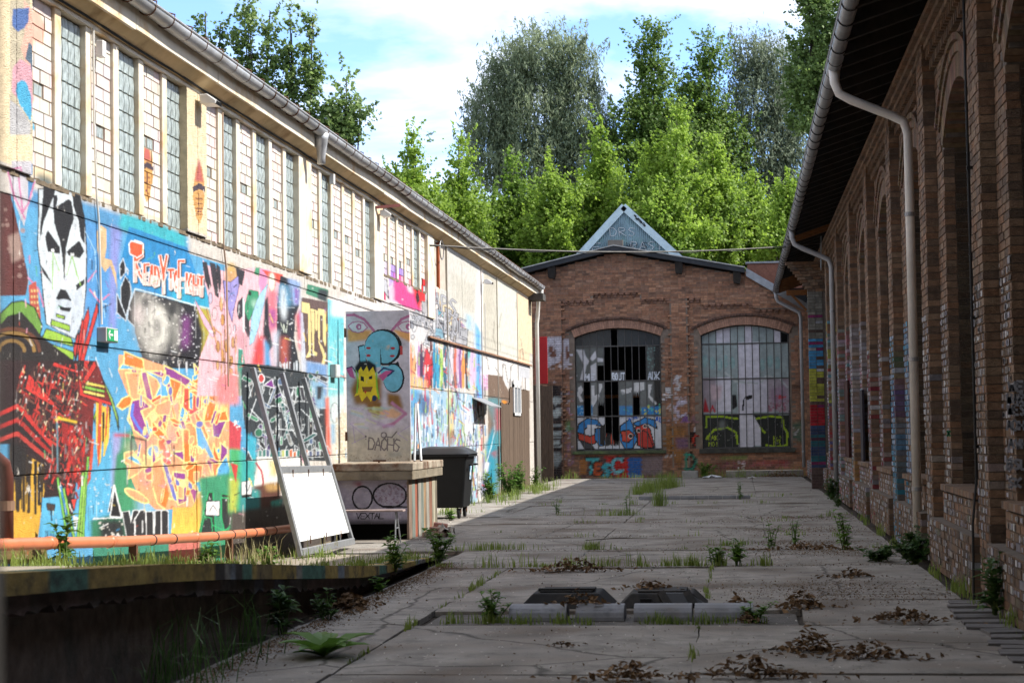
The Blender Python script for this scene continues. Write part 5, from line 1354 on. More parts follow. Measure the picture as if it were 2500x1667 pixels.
while z < 7.7:
    x = -9.5 - (.125 if row % 2 else 0)
    while x < 2.7:
        L = .25 if (row % 2 == 0 or _rb.random() < .75) else .125
        a, e = x + .005, x + L - .005
        xc, zc = (a + e) / 2, z + CH / 2
        x += L
        if zc + .03 > gable_z(xc): continue
        skip = False
        for w_ in WINS:
            if w_[0] - .0 < e and a < w_[1] and zc > w_[4] - .12:
                lo = arch_z(w_, min(max(xc, w_[0]), w_[1]))
                if zc < lo + .28: skip = True
                a2, e2 = a, e
                if not skip: pass
            if not skip and w_[0] - .3 < xc < w_[1] + .3 and w_[2] - .1 < zc < arch_z(w_, min(max(xc, w_[0]), w_[1])) + .30 - .25 * max(0, w_[0] - xc, xc - w_[1]): skip = True
        if skip: continue
        for w_ in WINS:
            if zc > w_[4] - .12 and zc < w_[2] + .2:
                if a < w_[0] < e: e = w_[0]
                if a < w_[1] < e: a = w_[1]
        if e - a < .02: continue
        proud = (-6.6 < xc < -6.03) or (-2.27 < xc < -1.71) or zc > corbel_z(xc) or xc < -6.6
        y = FY - (.085 if proud else 0) + _rb.uniform(-.005, .005)
        k = _rb.uniform(.74, 1.16)
        base = np.array(_rb.choice(((.33, .165, .096), (.31, .15, .088), (.38, .195, .112), (.285, .145, .09), (.35, .195, .122), (.235, .13, .085)))) * k
        FB.append((a, e, z + .005, z + CH - .006, y, *base))
    z += CH; row += 1
def far_brick_cols(b_):
    a, e, z0, z1, y = b_[:5]
    xs = np.linspace(a, e, 4)
    X = np.concatenate([xs, xs]); Z = np.concatenate([np.full(4, z0), np.full(4, z1)])
    col, al = far_canvas.sample(X, Z)
    if z1 > FZ1 - .05: al = al * 0
    al = (al * np.array([_al_r.uniform(.86, 1) for _ in range(8)]))[:, None]
    return X, Z, np.array(b_[5:8])[None] * (1 - al) + col * al
_al_r = random.Random(2)
def far_brick_arrays(bs):
    V, F, C = [], [], []
    for i, b_ in enumerate(bs):
        X, Z, col = far_brick_cols(b_)
        y, o_ = b_[4], i * 12
        V += [(X[j], y, Z[j]) for j in range(8)] + [(X[j], y + .11, Z[j]) for j in (0, 3, 4, 7)]
        C += [tuple(c_) for c_ in col] + [tuple(col[j]) for j in (0, 3, 4, 7)]
        F += [(o_ + j, o_ + j + 1, o_ + j + 5, o_ + j + 4) for j in range(3)]
        F += [(o_ + 8, o_ + 9, o_ + 3, o_ + 0), (o_ + 4, o_ + 7, o_ + 11, o_ + 10), (o_ + 8, o_, o_ + 4, o_ + 10), (o_ + 3, o_ + 9, o_ + 11, o_ + 7)]
    return V, F, C
FB.sort(key=lambda b_: (b_[0] - (-2.0)) ** 2 + (b_[2] - 4.6) ** 2 - 100 * (b_[1] - b_[0] > .2))
for b_ in FB[:300]:
    V, F, C = far_brick_arrays([b_])
    link('brick', mesh_quads('brick', V, F, C), MAT['brick_mass'], far)
V, F, C = far_brick_arrays(FB[300:])
o = link('brickwork', mesh_quads('brickwork', V, F, C), MAT['brick_mass'], far); o["kind"] = "stuff"
MAT['far_mortar'] = material('lime_mortar', (.2, .155, .12), rough=1, var=.4, scale=6)
# mortar bed behind the bricks, with the window openings left out
m = MB()
xs = sorted(set(list(np.arange(-9.5, 2.71, .1)) + [w_[0] for w_ in WINS] + [w_[1] for w_ in WINS]))
for xa, xb in zip(xs, xs[1:]):
    xc = (xa + xb) / 2
    top = gable_z(xc) - .02
    w_ = next((w for w in WINS if w[0] <= xc <= w[1]), None)
    for (za, zb) in ([(-.05, top)] if w_ is None else [(-.05, w_[4] - .1), (arch_z(w_, xc) + .02, top)]):
        pr = (-6.6 < xc < -6.03) or (-2.27 < xc < -1.71) or xc < -6.6
        if pr: m.box(xa, xb, FY - .07, FY + .3, za, zb)
        else:
            cz = corbel_z(xc)
            m.box(xa, xb, FY + .012, FY + .3, za, min(zb, cz))
            if zb > cz: m.box(xa, xb, FY - .07, FY + .3, max(cz, za), zb)
m.build('mortar_bed', MAT['far_mortar'], far)
body = MB()
body.prism([(-12, -.05), (2.7, -.05), (2.7, 5.6), (.3, 6.55), (-4.14, 7.5), (-12, 5.9)], 'Y', 70.0, 84); body.build('hall_body', MAT['far_mortar'], far)
inside = MB(); inside.box(-9.4, 2.6, 69.6, 69.95, 0, 7); inside.box(-9.4, 2.6, 64.6, 69.6, 0, .02); inside.box(-9.4, -9.2, 64.6, 69.6, 0, 6); inside.box(2.4, 2.6, 64.6, 69.6, 0, 6); inside.build('dark_interior', MAT['dark_room'], far)
m = MB(); m.box(-6, -2, 68.5, 68.8, 2.78, 2.9); m.build('inner_beam', MAT['wood_orange'], far)
# arch rings, hood moulds, dentil steps
vous = []
for w_ in WINS:
    x0, x1, zs, zc, _ = w_
    h, rise = (x1 - x0) / 2, zc - zs
    R_ = (h * h + rise * rise) / (2 * rise)
    cx, cz = (x0 + x1) / 2, zc - R_
    t0 = math.asin(h / R_)
    n = 42
    for i in range(n):
        t = -t0 + 2 * t0 * (i + .5) / n
        for rr_, ln, pr in ((R_ + .145, .27, .012), ):
            k = _rb.uniform(.8, 1.25)
            vous.append((cx + rr_ * math.sin(t), FY + .06 - pr, cz + rr_ * math.cos(t), 2 * t0 * R_ / n - .008, .16, ln, t, .36 * k, .2 * k, .135 * k))
    for i in range(int(n * .85)):
        t = (-t0 + 2 * t0 * (i + .5) / (n * .85)) * 1.10
        k = _rb.uniform(.5, .9)
        vous.append((cx + (R_ + .35) * math.sin(t), FY - .03, cz + (R_ + .35) * math.cos(t), 2 * t0 * R_ / n * 1.25, .12, .075, t, .16 * k, .09 * k, .065 * k))
V, F, C = [], [], []
for i, v in enumerate(vous):
    c_, s_ = math.cos(v[6]), math.sin(v[6])
    for p in CUBE_V:
        px, pz = p[0] * v[3], p[2] * v[5]
        V.append((v[0] + px * c_ + pz * s_, v[1] + p[1] * v[4], v[2] - px * s_ + pz * c_)); C.append(v[7:10])
    F += [tuple(f + i * 8) for f in CUBE_F]
o = link('arch_bricks', mesh_quads('arch_bricks', V, F, C), MAT['brick_mass'], far); o["kind"] = "stuff"
D = []
for (xa, xb, zt) in ((-5.96, -4.9, 6.06), (-4.9, -3.33, 6.30), (-3.33, -2.25, 6.06), (-1.66, -1.17, 6.06), (-1.17, .56, 5.84), (.56, 1.9, 5.62)):
    x = xa + .03
    while x < xb - .1:
        k = _rb.uniform(.7, 1.2)
        D.append((x + .075, FY - .04, zt - .045, .155, .08, .07, .2 * k, .105 * k, .07 * k))
        D.append((x + .075, FY - .015, zt - .125, .1, .06, .068, .21 * k, .115 * k, .078 * k))
        x += .215
D = np.array(D)
for d_ in D: piece('dentil', unit_r, far, d_[:3], d_[3:6], d_[6:9])
# windows: steel grid, individual panes, sills
MAT['pane'] = material('painted_glass', source='paint', rough=.22, var=.25, scale=5, spec=.55)
ROWZ = [(.96, 2.09), (2.09, 3.29), (3.29, 4.48), (4.48, 5.2)]
MISSING = {0: {(2, 4), (2, 7), (2, 8), (2, 9), (1, 1), (1, 4), (1, 5), (3, 5)}, 1: {(3, 11)}}
PARTIAL = {(0, 2, 3): (.45, 1), (0, 1, 8): (.62, 1), (0, 2, 5): (0, .3), (0, 2, 6): (0, .3), (0, 1, 3): (.35, 1), (0, 0, 4): (0, .45), (0, 0, 5): (.0, .2)}     # broken or cut-down panes
for wi, w_ in enumerate(WINS):
    x0, x1 = w_[0] + .03, w_[1] - .03
    fr = MB()
    cw = (x1 - x0) / 12
    for k in range(13):
        x = x0 + k * cw
        fr.box(x - .012, x + .012, FY + .18, FY + .215, w_[4], arch_z(w_, min(max(x, w_[0] + .01), w_[1] - .01)))
    for z in (w_[4] + .01, 2.09, 3.29, 4.48): fr.box(x0, x1, FY + .172, FY + .222, z - .02, z + .02)
    for k in range(12):
        xa, xb = x0 + k * cw, x0 + (k + 1) * cw
        fr.bar((xa, FY + .2, arch_z(w_, xa) - .015), (xb, FY + .2, arch_z(w_, xb) - .015), .04, .03)
    wo = fr.build('window', material('old_window_steel', (.09, .085, .08), rough=.7, var=.4), far)
    for r, (za, zb) in enumerate(ROWZ):
        for k in range(12):
            if (r, k) in MISSING[wi]: continue
            fa, fz = PARTIAL.get((wi, r, k), (0, 1))
            xa, xb = x0 + k * cw + .013, x0 + (k + 1) * cw - .013
            z0 = max(za, w_[4]) + .02
            n, nw = (44 if r < 3 else 12), 8
            V, F, C = [], [], []
            for j in range(n + 1):
                for i in range(nw + 1):
                    x = xa + (xb - xa) * i / nw
                    top = min(zb - .02, arch_z(w_, x) - .02)
                    ja = (.1 * math.sin(i * 2.3 + k) if (wi, r, k) in PARTIAL and r < 2 else 0)
                    t = (fa + ja if fa else 0) + ((fz + (ja if fz < 1 else 0)) - (fa + ja if fa else 0)) * j / n
                    V.append((x, FY + .197, z0 + (top - z0) * t))
            for j in range(n):
                for i in range(nw): a = j * (nw + 1) + i; F.append((a, a + 1, a + nw + 2, a + nw + 1))
            Va = np.array(V)
            col, _ = far_canvas.sample(Va[:, 0], Va[:, 2])
            b0 = len(V)
            link('pane', mesh_quads('pane', V, F, col), MAT['pane'], wo)
    s = MB(); s.box(w_[0] - .12, w_[1] + .12, FY - .09, FY + .2, w_[4] - .17 if wi else w_[4] - .12, w_[4] - .015)
    s.build('sill', material('mossy_sill' + str(wi), (.05, .05, .04) if wi else (.09, .11, .06), var=.6, scale=5, stain=(.14, .2, .07) if wi == 0 else (.1, .09, .08), stain_scale=3), wo, bevel=.01)
# roof: two slopes with felt edge, brackets, parapet flashing
r = MB()
r.prism([(-12, 5.93), (-4.14, 7.70), (-4.14, 7.86), (-12, 6.09)], 'Y', 63.75, 84); r.build('roof', MAT['roof_felt'], far)
r = MB(); r.prism([(-4.14, 7.70), (.26, 6.84), (.26, 7.0), (-4.14, 7.86)], 'Y', 63.75, 84); r.build('roof', MAT['roof_felt'], far)
m = MB(); m.prism([(-12, 6.1), (-4.14, 7.865), (-4.14, 7.9), (-12, 6.135)], 'Y', 63.72, 63.8); m.prism([(-4.14, 7.865), (.27, 7.005), (.27, 7.04), (-4.14, 7.9)], 'Y', 63.72, 63.8); m.build('verge_strip', material('pale_verge', (.42, .41, .38), var=.3), far)
for x, c_ in ((-6.28, 0), (-1.95, 0), (0.0, 1)):
    m = MB(); z = gable_z(x); m.prism([(x - .11, z - .34), (x + .09, z - .38), (x + .13, z - .2), (x + .12, z + .05), (x - .13, z + .05), (x - .13, z - .25)], 'Y', 63.8, 64.12); m.build('rafter_foot', MAT['wood_dark'], far)
pf = MB()
pf.prism([(.3, 6.74), (.3, 7.02), (2.4, 5.72), (2.4, 5.44)], 'Y', 63.95, 64.1); pf.build('flashing', MAT['zinc_dark'], far)
pp = MB(); pp.box(.36, 2.6, 65.4, 65.9, 6.4, 7.28); pp.build('parapet', material('parapet_brick', (.2, .085, .055), var=.4, scale=14), far)
pc = MB(); pc.box(.3, 2.66, 65.35, 65.95, 7.28, 7.34); pc.build('parapet_coping', MAT['zinc_dark'], far)
# corrugated lantern on the roof
A, Lp, Rp = see(1523, 503, 'Y', 66.6), see(1398, 640, 'Y', 66.6), see(1683, 650, 'Y', 66.6)
MAT['lantern'] = material('verdigris_sheet', lin((160, 184, 192), .8), rough=.6, var=.28, scale=3, metal=.2, stain=lin((150, 184, 178), .85), stain_scale=2)
sheet = MB()
n = 60
for i in range(n):
    xa, xb = Lp.x + (Rp.x - Lp.x) * i / n, Lp.x + (Rp.x - Lp.x) * (i + 1) / n
    def zt(x): return Lp.z + (A.z - Lp.z) * (x - Lp.x) / (A.x - Lp.x) if x < A.x else Rp.z + (A.z - Rp.z) * (Rp.x - x) / (Rp.x - A.x)
    xm = (xa + xb) / 2
    sheet.add([(xa, 66.6, 6.6), (xm, 66.56, 6.6), (xm, 66.56, zt(xm)), (xa, 66.6, zt(xa))], [(0, 1, 2, 3)])
    sheet.add([(xm, 66.56, 6.6), (xb, 66.6, 6.6), (xb, 66.6, zt(xb)), (xm, 66.56, zt(xm))], [(0, 1, 2, 3)])
lan = sheet.build('lantern', MAT['lantern'], far)
for (P, Q) in ((Lp, A), (Rp, A)):
    m = MB()
    d = (Q - P).normalized()
    nrm = Vector((-d.z, 0, d.x)) if d.x > 0 else Vector((d.z, 0, -d.x))
    m.add([P + nrm * .09 + Vector((0, -.12, 0)), Q + nrm * .09 + Vector((0, -.12, 0)), Q - nrm * .16 + Vector((0, -.12, 0)), P - nrm * .16 + Vector((0, -.12, 0)),
           P + nrm * .09 + Vector((0, 5, 0)), Q + nrm * .09 + Vector((0, 5, 0)), Q - nrm * .02 + Vector((0, 5, 0)), P - nrm * .02 + Vector((0, 5, 0))], [tuple(f) for f in CUBE_F])
    m.build('lantern_verge', material('lantern_flashing', lin((190, 208, 212), .95), rough=.5, var=.25, scale=2, metal=.3), lan)
m = MB(); p = see(1484, 587, 'Y', 66.3); q = see(1521, 606, 'Y', 66.3); m.box(p.x, q.x, 66.2, 66.5, q.z - .2, p.z); m.build('vent_box', material('beige_box', lin((150, 140, 128), .6), var=.2), far)
def letters(name, txt, plane_y, x, y, dx, uy, wid, mat, parent):
    """flat painted letters as thin strokes lying just off a surface; (x,y) etc. measured on the photograph"""
    m = MB()
    for i, ch in enumerate(txt):
        for pl in FONT.get(ch, []):
            P = [see(x + dx[0] * 1.3 * i + dx[0] * p[0] + uy[0] * p[1], y + dx[1] * 1.3 * i + dx[1] * p[0] + uy[1] * p[1], 'Y', plane_y) for p in pl]
            for a_, b_ in zip(P, P[1:]): m.bar(a_, b_, .004, wid, up=(b_ - a_).cross(Vector((0, 1, 0))))
    return m.build(name, mat, parent)
MAT['white_paint'] = material('pale_spray', (.5, .52, .53), var=.25)
MAT['black_paint'] = material('black_spray', (.02, .02, .022), var=.2)
letters('lettering', 'DRS', 66.545, 1490, 576, (17, 0), (-2, -20), .022, MAT['white_paint'], lan)
letters('lettering', 'RASI', 66.545, 1540, 610, (16, 0), (0, -20), .022, MAT['white_paint'], lan)
letters('lettering', 'WIS', 66.54, 1530, 608, (14, 0), (0, -16), .02, MAT['black_paint'], lan)
letters('lettering', 'E', 66.545, 1446, 612, (20, 0), (0, -18), .03, MAT['white_paint'], lan)
letters('lettering', 'SOU', 66.44, 1552, 534, (7, 6), (-6, -12), .03, MAT['black_paint'], lan)

# ------------------------------------------------------------------ the brick warehouse on the shady side
right = empty('brick_warehouse', (2.3, 38, 0), 'long dark brick warehouse with pilasters, arched niches and deep timber eaves', 'building')
XO, XM, XS, XP = 2.2, 2.34, 2.25, 2.14          # pilaster face, wall face, spandrel face, plinth face
PITCH, PY0, PWID = 5.0, 7.3, .75
NB = 11
COURSE = .0785
_rw = random.Random(77)
RB = []
REDS = ((.2, .122, .075), (.18, .108, .067), (.225, .143, .09), (.155, .1, .066), (.195, .132, .085), (.13, .088, .061), (.205, .112, .063))
def brick_colour(y, z, kind):
    k = _rw.uniform(.76, 1.14)
    c = tuple(q * k for q in _rw.choice(REDS))
    p = None
    n = round((y - PY0) / PITCH)
    if kind in ('pil', 'strip') and z < 3.0 and _rw.random() < (.07 if y > 21 else .02): p = _rw.choice(((196, 190, 196), (176, 176, 190), (206, 204, 206), (150, 160, 176), (190, 180, 170)))
    if kind == 'pil' and 26.8 < y < 28.4:
        if z < 1.15: p = (40, 148, 176) if _rw.random() < .85 else (96, 120, 160)
        elif z < 1.75: p = (84, 150, 190)
        elif z < 2.3: p = (96, 84, 156)
        elif z < 2.9 and _rw.random() < .6: p = (78, 112, 84)
        if p and _rw.random() < .18: p = (200, 206, 214)
    if kind == 'strip' and 25.6 < y < 27.2 and z < 2.9 and _rw.random() < .75: p = _rw.choice(((150, 190, 226), (196, 206, 220), (140, 170, 210)))
    if kind in ('pil', 'strip') and 30.6 < y < 33.4 and z < 2.6 and _rw.random() < .6: p = _rw.choice(((196, 190, 196), (150, 40, 66), (206, 206, 210), (150, 160, 176)))
    if kind in ('pil', 'strip') and 35.5 < y < 40.0 and z < 3.6 and _rw.random() < .8: p = _rw.choice(((206, 204, 214), (186, 190, 206), (196, 196, 204), (226, 226, 226))) if z > 1.3 or y > 37.9 else (214, 160, 84)
    if kind in ('pil', 'strip') and 40.3 < y < 45 and z < 3.8 and _rw.random() < .75: p = _rw.choice(((214, 190, 206), (206, 206, 214), (120, 190, 196), (206, 120, 140)))
    if kind in ('pil', 'strip') and 45 <= y < 63 and z < 4.2 and _rw.random() < .85:
        p = _rw.choice(((206, 46, 60), (190, 60, 96), (96, 110, 190))) if z < 2.2 else _rw.choice(((206, 40, 50), (120, 190, 206), (226, 224, 226), (196, 206, 90)))
    if kind in ('plinth', 'spandrel') and _rw.random() < .16: p = _rw.choice(((176, 176, 190), (160, 150, 150), (190, 196, 200), (120, 130, 110)))
    if kind == 'jamb': c = tuple(q * m_ for q, m_ in zip(c, (.36, .4, .4)))  # camera-facing jambs darker: their shade put into the colour, plus greenish blackening
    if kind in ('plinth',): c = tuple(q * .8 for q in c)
    if p is not None:
        a = _rw.uniform(.2, .9)
        pc = lin(p, .5)
        c = tuple(c[i] * (1 - a) + pc[i] * a for i in range(3))
    return c
def lay(x0, depth, ya, yb, za, zb, kind, keep=None):
    """courses of bricks with their faces at x0, between ya and yb"""
    r, z = 0, za
    while z < zb - .02:
        y = ya - (.125 if r % 2 else 0)
        while y < yb - .01:
            L = .25
            a, e = max(y, ya), min(y + L, yb)
            y += L
            if e - a < .04: continue
            zc = z + COURSE / 2
            if keep and not keep((a + e) / 2, zc): continue
            j = _rw.uniform(-.005, .005)
            RB.append((x0 + j + depth / 2, (a + e) / 2, zc, depth, e - a - .01, COURSE - .011, 0, *brick_colour((a + e) / 2, zc, kind)))
        z += COURSE; r += 1
mort = MB()
for i in range(NB):
    p0 = PY0 + i * PITCH              # near edge of the pilaster; the niche lies beyond it
    p1 = p0 + PWID
    n0, n1 = p1 + .72, p0 + PITCH - .74
    nc, hw = (n0 + n1) / 2, (n1 - n0) / 2
    zs, rise = 4.72, .52
    RR = (hw * hw + rise * rise) / (2 * rise)
    def arch(y): return zs + rise - RR + math.sqrt(max(0, RR * RR - (y - nc) ** 2))
    lay(XO, .14, p0, p1, 0, 6.1, 'pil')
    mort.box(XO + .012, XM + .02, p0 + .012, p1 - .012, 0, 6.1)
    far_bay = p0 > 57
    # strips either side of the niche, two bricks deep so that the jambs read as brickwork
    lay(XM, .12, p1, n0, 0, zs, 'strip'); lay(XM, .12, n1, p0 + PITCH, 0, zs, 'strip')
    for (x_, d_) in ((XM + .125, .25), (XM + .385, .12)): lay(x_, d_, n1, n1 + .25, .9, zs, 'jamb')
    mort.box(XM + .012, 3.0, p1 - .02, n0 - .012, 0, 6.3); mort.box(XM + .012, 3.0, n1 + .012, p0 + PITCH + .02, 0, 6.3)
    lay(XM, .12, p1, p0 + PITCH, zs + .0001, 5.75, 'wall', keep=lambda y, z: z > arch(min(max(y, n0), n1)) + .36 - .28 * max(0, n0 - y, y - n1) * 1.2 or y < n0 - .3 or y > n1 + .3)
    prof = [(n0, 6.3)] + [(y, arch(y) + .02) for y in np.linspace(n0, n1, 16)] + [(n1, 6.3)]
    for ya, yb in zip(np.linspace(n0, n1, 17), np.linspace(n0, n1, 17)[1:]):
        mort.box(XM + .012, 3.0, ya, yb, arch((ya + yb) / 2) + .03, 6.3)
    # voussoirs in two rings and a hood course
    t0 = math.asin(hw / RR)
    nv = 40
    for k in range(nv):
        t = -t0 + 2 * t0 * (k + .5) / nv
        for (r_, ln, xo, dep, wmul) in ((RR + .13, .25, XM - .012, .5, 1), (RR + .31, .1, XM - .035, .15, 1.0), (RR + .42, .075, XM - .06, .18, 1.05)):
            if r_ > RR + .4: tt = t * 1.04
            else: tt = t
            RB.append((xo + dep / 2, nc + r_ * math.sin(tt), zs + rise - RR + r_ * math.cos(tt), dep, 2 * t0 * RR / nv * wmul * .9, ln, -tt, *(q * _rw.uniform(.9, 1.15) for q in brick_colour(nc, 5, 'arch'))))
    # spandrel below the niche with a sloped sill, and the plinth
    lay(XS, .12, n0 - .1, n1 + .1, 0, .86, 'spandrel')
    mort.box(XS + .012, 3.0, n0 - .09, n1 + .09, 0, .86)
    k = n0 - .1
    while k < n1 + .08:
        RB.append((XS + .14, k + .06, .915, .34, .105, .065, 0, *brick_colour(k, 1, 'spandrel'))); k += .115
    lay(XP, .12, p1 + .12, p0 + PITCH - .12, 0, .55, 'plinth')
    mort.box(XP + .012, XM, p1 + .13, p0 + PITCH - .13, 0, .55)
    # dentils and corbelled courses under the eaves
    y = p1 + .04
    while y < p0 + PITCH - .06:
        for (z_, dx, h_) in ((5.80, .06, .11), (5.92, .10, .1)):
            RB.append((XM - dx / 2 + .04, y + (.05 if z_ > 5.9 else 0), z_, dx + .08, .075, h_, 0, *brick_colour(y, 5.8, 'dentil')))
        y += .165
    for j, (z_, xo) in enumerate(((6.02, 2.22), (6.10, 2.17), (6.18, 2.12))):
        y = p0 + (.1 if j % 2 else 0)
        while y < p0 + PITCH:
            RB.append((xo + .1, y + .12, z_, .2, .235, .067, 0, *brick_colour(y, 6, 'dentil'))); y += .25
    # niche window: steel frame and dark panes, lower half bricked
    wz = MB()
    for z_ in (1.0, 2.2, 3.4, 4.6): wz.box(2.74, 2.78, n0, n1, z_ - .025, z_ + .025)
    for y_ in np.linspace(n0, n1, 6): wz.box(2.745, 2.775, y_ - .02, y_ + .02, .95, arch(min(max(y_, n0 + .02), n1 - .02)))
    wo = wz.build('niche_window', MAT['rust'], right)
    pz = MB()
    for ya, yb in zip(np.linspace(n0, n1, 9), np.linspace(n0, n1, 9)[1:]): pz.box(2.76, 2.77, ya, yb, .95, arch((ya + yb) / 2))
    pz.build('pane', MAT['dark_glass'], wo)
    fill = MB(); fill.box(2.62, 2.73, n1 - .12, n1 + .02, .95, 4.7); fill.build('window_post', MAT['wood_orange'] if i in (3, 4) else MAT['wood_dark'], right)
mort.build('mortar_bed', MAT['mortar'], right)
# the painted pier and stepped brick corbel that carry the far end of the eaves
for (y_, xa) in ((50.0, 1.83),):
    z = 0
    while z < 5.15:
        if z < .5: pc = (110, 90, 84)
        elif z < 1.6: pc = _rw.choice(((70, 84, 120), (60, 120, 130), (96, 60, 80)))
        elif z < 2.25: pc = (196, 50, 60)
        elif z < 3.1: pc = (196, 196, 84)
        elif z < 3.9: pc = (90, 168, 220)
        else: pc = (150, 146, 134)
        for k in range(2):
            kk = _rw.uniform(.7, 1.1)
            if _rw.random() < .14: pc = _rw.choice(((196, 196, 200), (110, 90, 80), (150, 60, 110)))
            RB.append((xa + .095 + k * .19, y_ + .1, z + .039, .18, .24, .067, 0, *(q * kk for q in lin(pc, .6))))
        z += COURSE
    for k in range(10):
        z_ = 5.2 + k * .08
        x_ = 1.83 - k * .062
        nb = int((2.34 - x_) / .2) + 1
        for q in range(nb):
            RB.append((x_ + .1 + q * .2, y_ + .1, z_, .19, .3, .068, 0, *brick_colour(50, 5, 'corbel')))
    m = MB(); m.box(xa + .012, 2.4, y_ + .0, y_ + .25, 0, 5.16); m.build('pier_core', MAT['mortar'], right)
RBn = sorted(RB, key=lambda b_: abs(b_[1] - 17.6) + (0 if 15.2 < b_[1] < 24 else 50) - (6 if b_[0] - b_[3] / 2 < 2.3 else 0))
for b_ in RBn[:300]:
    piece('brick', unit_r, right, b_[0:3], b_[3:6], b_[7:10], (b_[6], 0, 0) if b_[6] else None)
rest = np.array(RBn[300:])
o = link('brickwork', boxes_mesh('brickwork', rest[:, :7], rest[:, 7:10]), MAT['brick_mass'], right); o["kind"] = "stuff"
m = MB(); m.box(3.0, 15, 4, 64.0, -.05, 6.4); m.build('hall_body', MAT['mortar'], right)
# roof, soffit boards, rafters, gutter
RY0, RY1 = 4.0, 63.6
m = MB(); m.prism([(1.2, 6.33), (8.5, 9.0), (15.6, 6.4), (15.6, 6.3), (8.5, 8.9), (1.2, 6.25)], 'Y', RY0, RY1); m.build('roof', MAT['roof_felt'], right)
y = 8.0
while y < RY1:
    m = MB(); e = min(y + 1.9, RY1)
    for k in range(5): m.add([(1.22 + k * .24, y, 6.235 + k * .088), (1.45 + k * .24, y, 6.235 + (k + .96) * .088), (1.45 + k * .24, e, 6.235 + (k + .96) * .088), (1.22 + k * .24, e, 6.235 + k * .088)], [(0, 1, 2, 3)])
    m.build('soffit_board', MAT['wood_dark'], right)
    y += 1.92
y = 8.2
k = 0
while y < RY1:
    m = MB(); m.bar((1.28, y, 6.13), (2.9, y, 6.66), .11, .15)
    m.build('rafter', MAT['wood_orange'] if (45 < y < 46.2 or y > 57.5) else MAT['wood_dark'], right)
    y += .86; k += 1
m = MB(); m.bar((2.3, 50.6, 5.86), (1.42, 50.6, 5.9), .16, .14); m.build('purlin_end', MAT['wood_orange'], right)
m = MB(); m.bar((1.5, 58.5, 5.75), (2.3, 58.5, 5.75), .16, .16); m.bar((1.65, 58.5, 5.7), (2.1, 58.5, 5.2), .07, .07, up=(0, 1, 0)); m.build('strut', MAT['wood_orange'], right)
RGX, RGZ = 1.265, 6.13
rg = gutter('gutter', right, RGX, RGZ, RY0, RY1 - .4, .09, MAT['zinc_dark'], sag=.008, nseg=70, open_deg=200)
m = MB(); m.tube([(RGX - .092, RY0, RGZ + .01), (RGX - .092, RY1 - .4, RGZ + .01)], .012, 6); m.build('gutter_bead', MAT['zinc_dark'], rg)
y = 14.0
while y < RY1 - .4:
    h = MB(); h.tube([(RGX + .095 * math.cos(t), y, RGZ + .095 * math.sin(t)) for t in np.linspace(math.pi * .93, 2.07 * math.pi, 9)], .008, 5); h.build('gutter_bracket', MAT['black_metal'], rg)
    y += .78
def downpipe(yp, xw, zb, name='downpipe', mat=MAT['pvc_grey']):
    m = MB()
    P = [(RGX, yp, RGZ - .06), (RGX, yp, RGZ - .22), (RGX + .05, yp, RGZ - .36), (RGX + .2, yp, RGZ - .45), (xw - .2, yp, RGZ - .66), (xw - .05, yp, RGZ - .74), (xw, yp, RGZ - .9), (xw, yp, zb)]
    m.tube(P, [.075, .06, .056, .056, .056, .056, .056, .056], 14)
    o = m.build(name, mat, right, smooth=True)
    for z_ in (4.2, 2.4, .8):
        c_ = MB(); c_.tube([(xw, yp, z_), (xw, yp, z_ + .05)], .064, 14); c_.build('pipe_collar', MAT['zinc_dark'], o)
    return o
downpipe(23.75, 2.15, 0, mat=material('pale_grey_downpipe', (.66, .62, .56), rough=.5, var=.2, scale=2.0)); downpipe(43.2, 2.13, 0); downpipe(62.6, 2.05, .3)
# lightning conductor clipped to a pilaster
m = MB(); m.tube([(2.17, 17.95, 6.1), (2.165, 17.9, 3), (2.16, 17.86, 1.1), (2.11, 17.8, .7), (2.09, 17.72, 0)], .013, 6); lc = m.build('lightning_rod', MAT['black_metal'], right)
for z_ in (5.6, 4.0, 2.6, 1.4):
    c_ = MB(); c_.bar((2.15, 17.9, z_), (2.21, 17.9, z_), .03, .03); c_.build('clip', MAT['black_metal'], lc)
# painted boards and door leaves in the far niches
for (ya, yb, z0, z1, col) in ((36.2, 36.9, .3, 2.3, (40, 36, 44)), (41.0, 42.3, .2, 2.6, (58, 26, 22)), (46.2, 47.2, .2, 3.2, (66, 30, 24))):
    m = MB(); m.box(2.3, 2.34, ya, yb, z0, z1); m.build('door', material('dark_door', lin(col), var=.3), right)
# chalky tags on the near jamb
def tag_strokes(txt, px, py, dx, uy, ypl, wid, mat):
    m = MB()
    for i, ch in enumerate(txt):
        for pl in FONT.get(ch, []):
            P = [see(px + dx[0] * 1.25 * i + dx[0] * p[0] + uy[0] * p[1], py + dx[1] * 1.25 * i + dx[1] * p[0] + uy[1] * p[1], 'Y', ypl) for p in pl]
            for a_, b_ in zip(P, P[1:]): m.bar(a_, b_, .004, wid, up=(b_ - a_).cross(Vector((0, 1, 0))))
    return m.build('painted_tag', mat, right)
MAT['chalk'] = material('chalky_spray', (.33, .33, .35), var=.4, scale=30)
jy = PY0 + 2 * PITCH - .74 - .003 - .006
for txt, px, py, s in (('WE', 2462, 955, 16), ('WAR', 2458, 985, 12), ('WES', 2460, 1012, 12), ('ADH', 2458, 1050, 12), ('AVH', 2462, 1095, 13), ('BSL', 2460, 1145, 13), ('SK', 2462, 1190, 14)):
    tag_strokes(txt, px, py, (s, 0), (0, -24), jy, .022, MAT['chalk'])
tag_strokes('X', 2312, 1065, (8, 0), (0, -14), PY0 + 3 * PITCH - .75, .02, material('green_spray', lin((30, 110, 70)), var=.3))

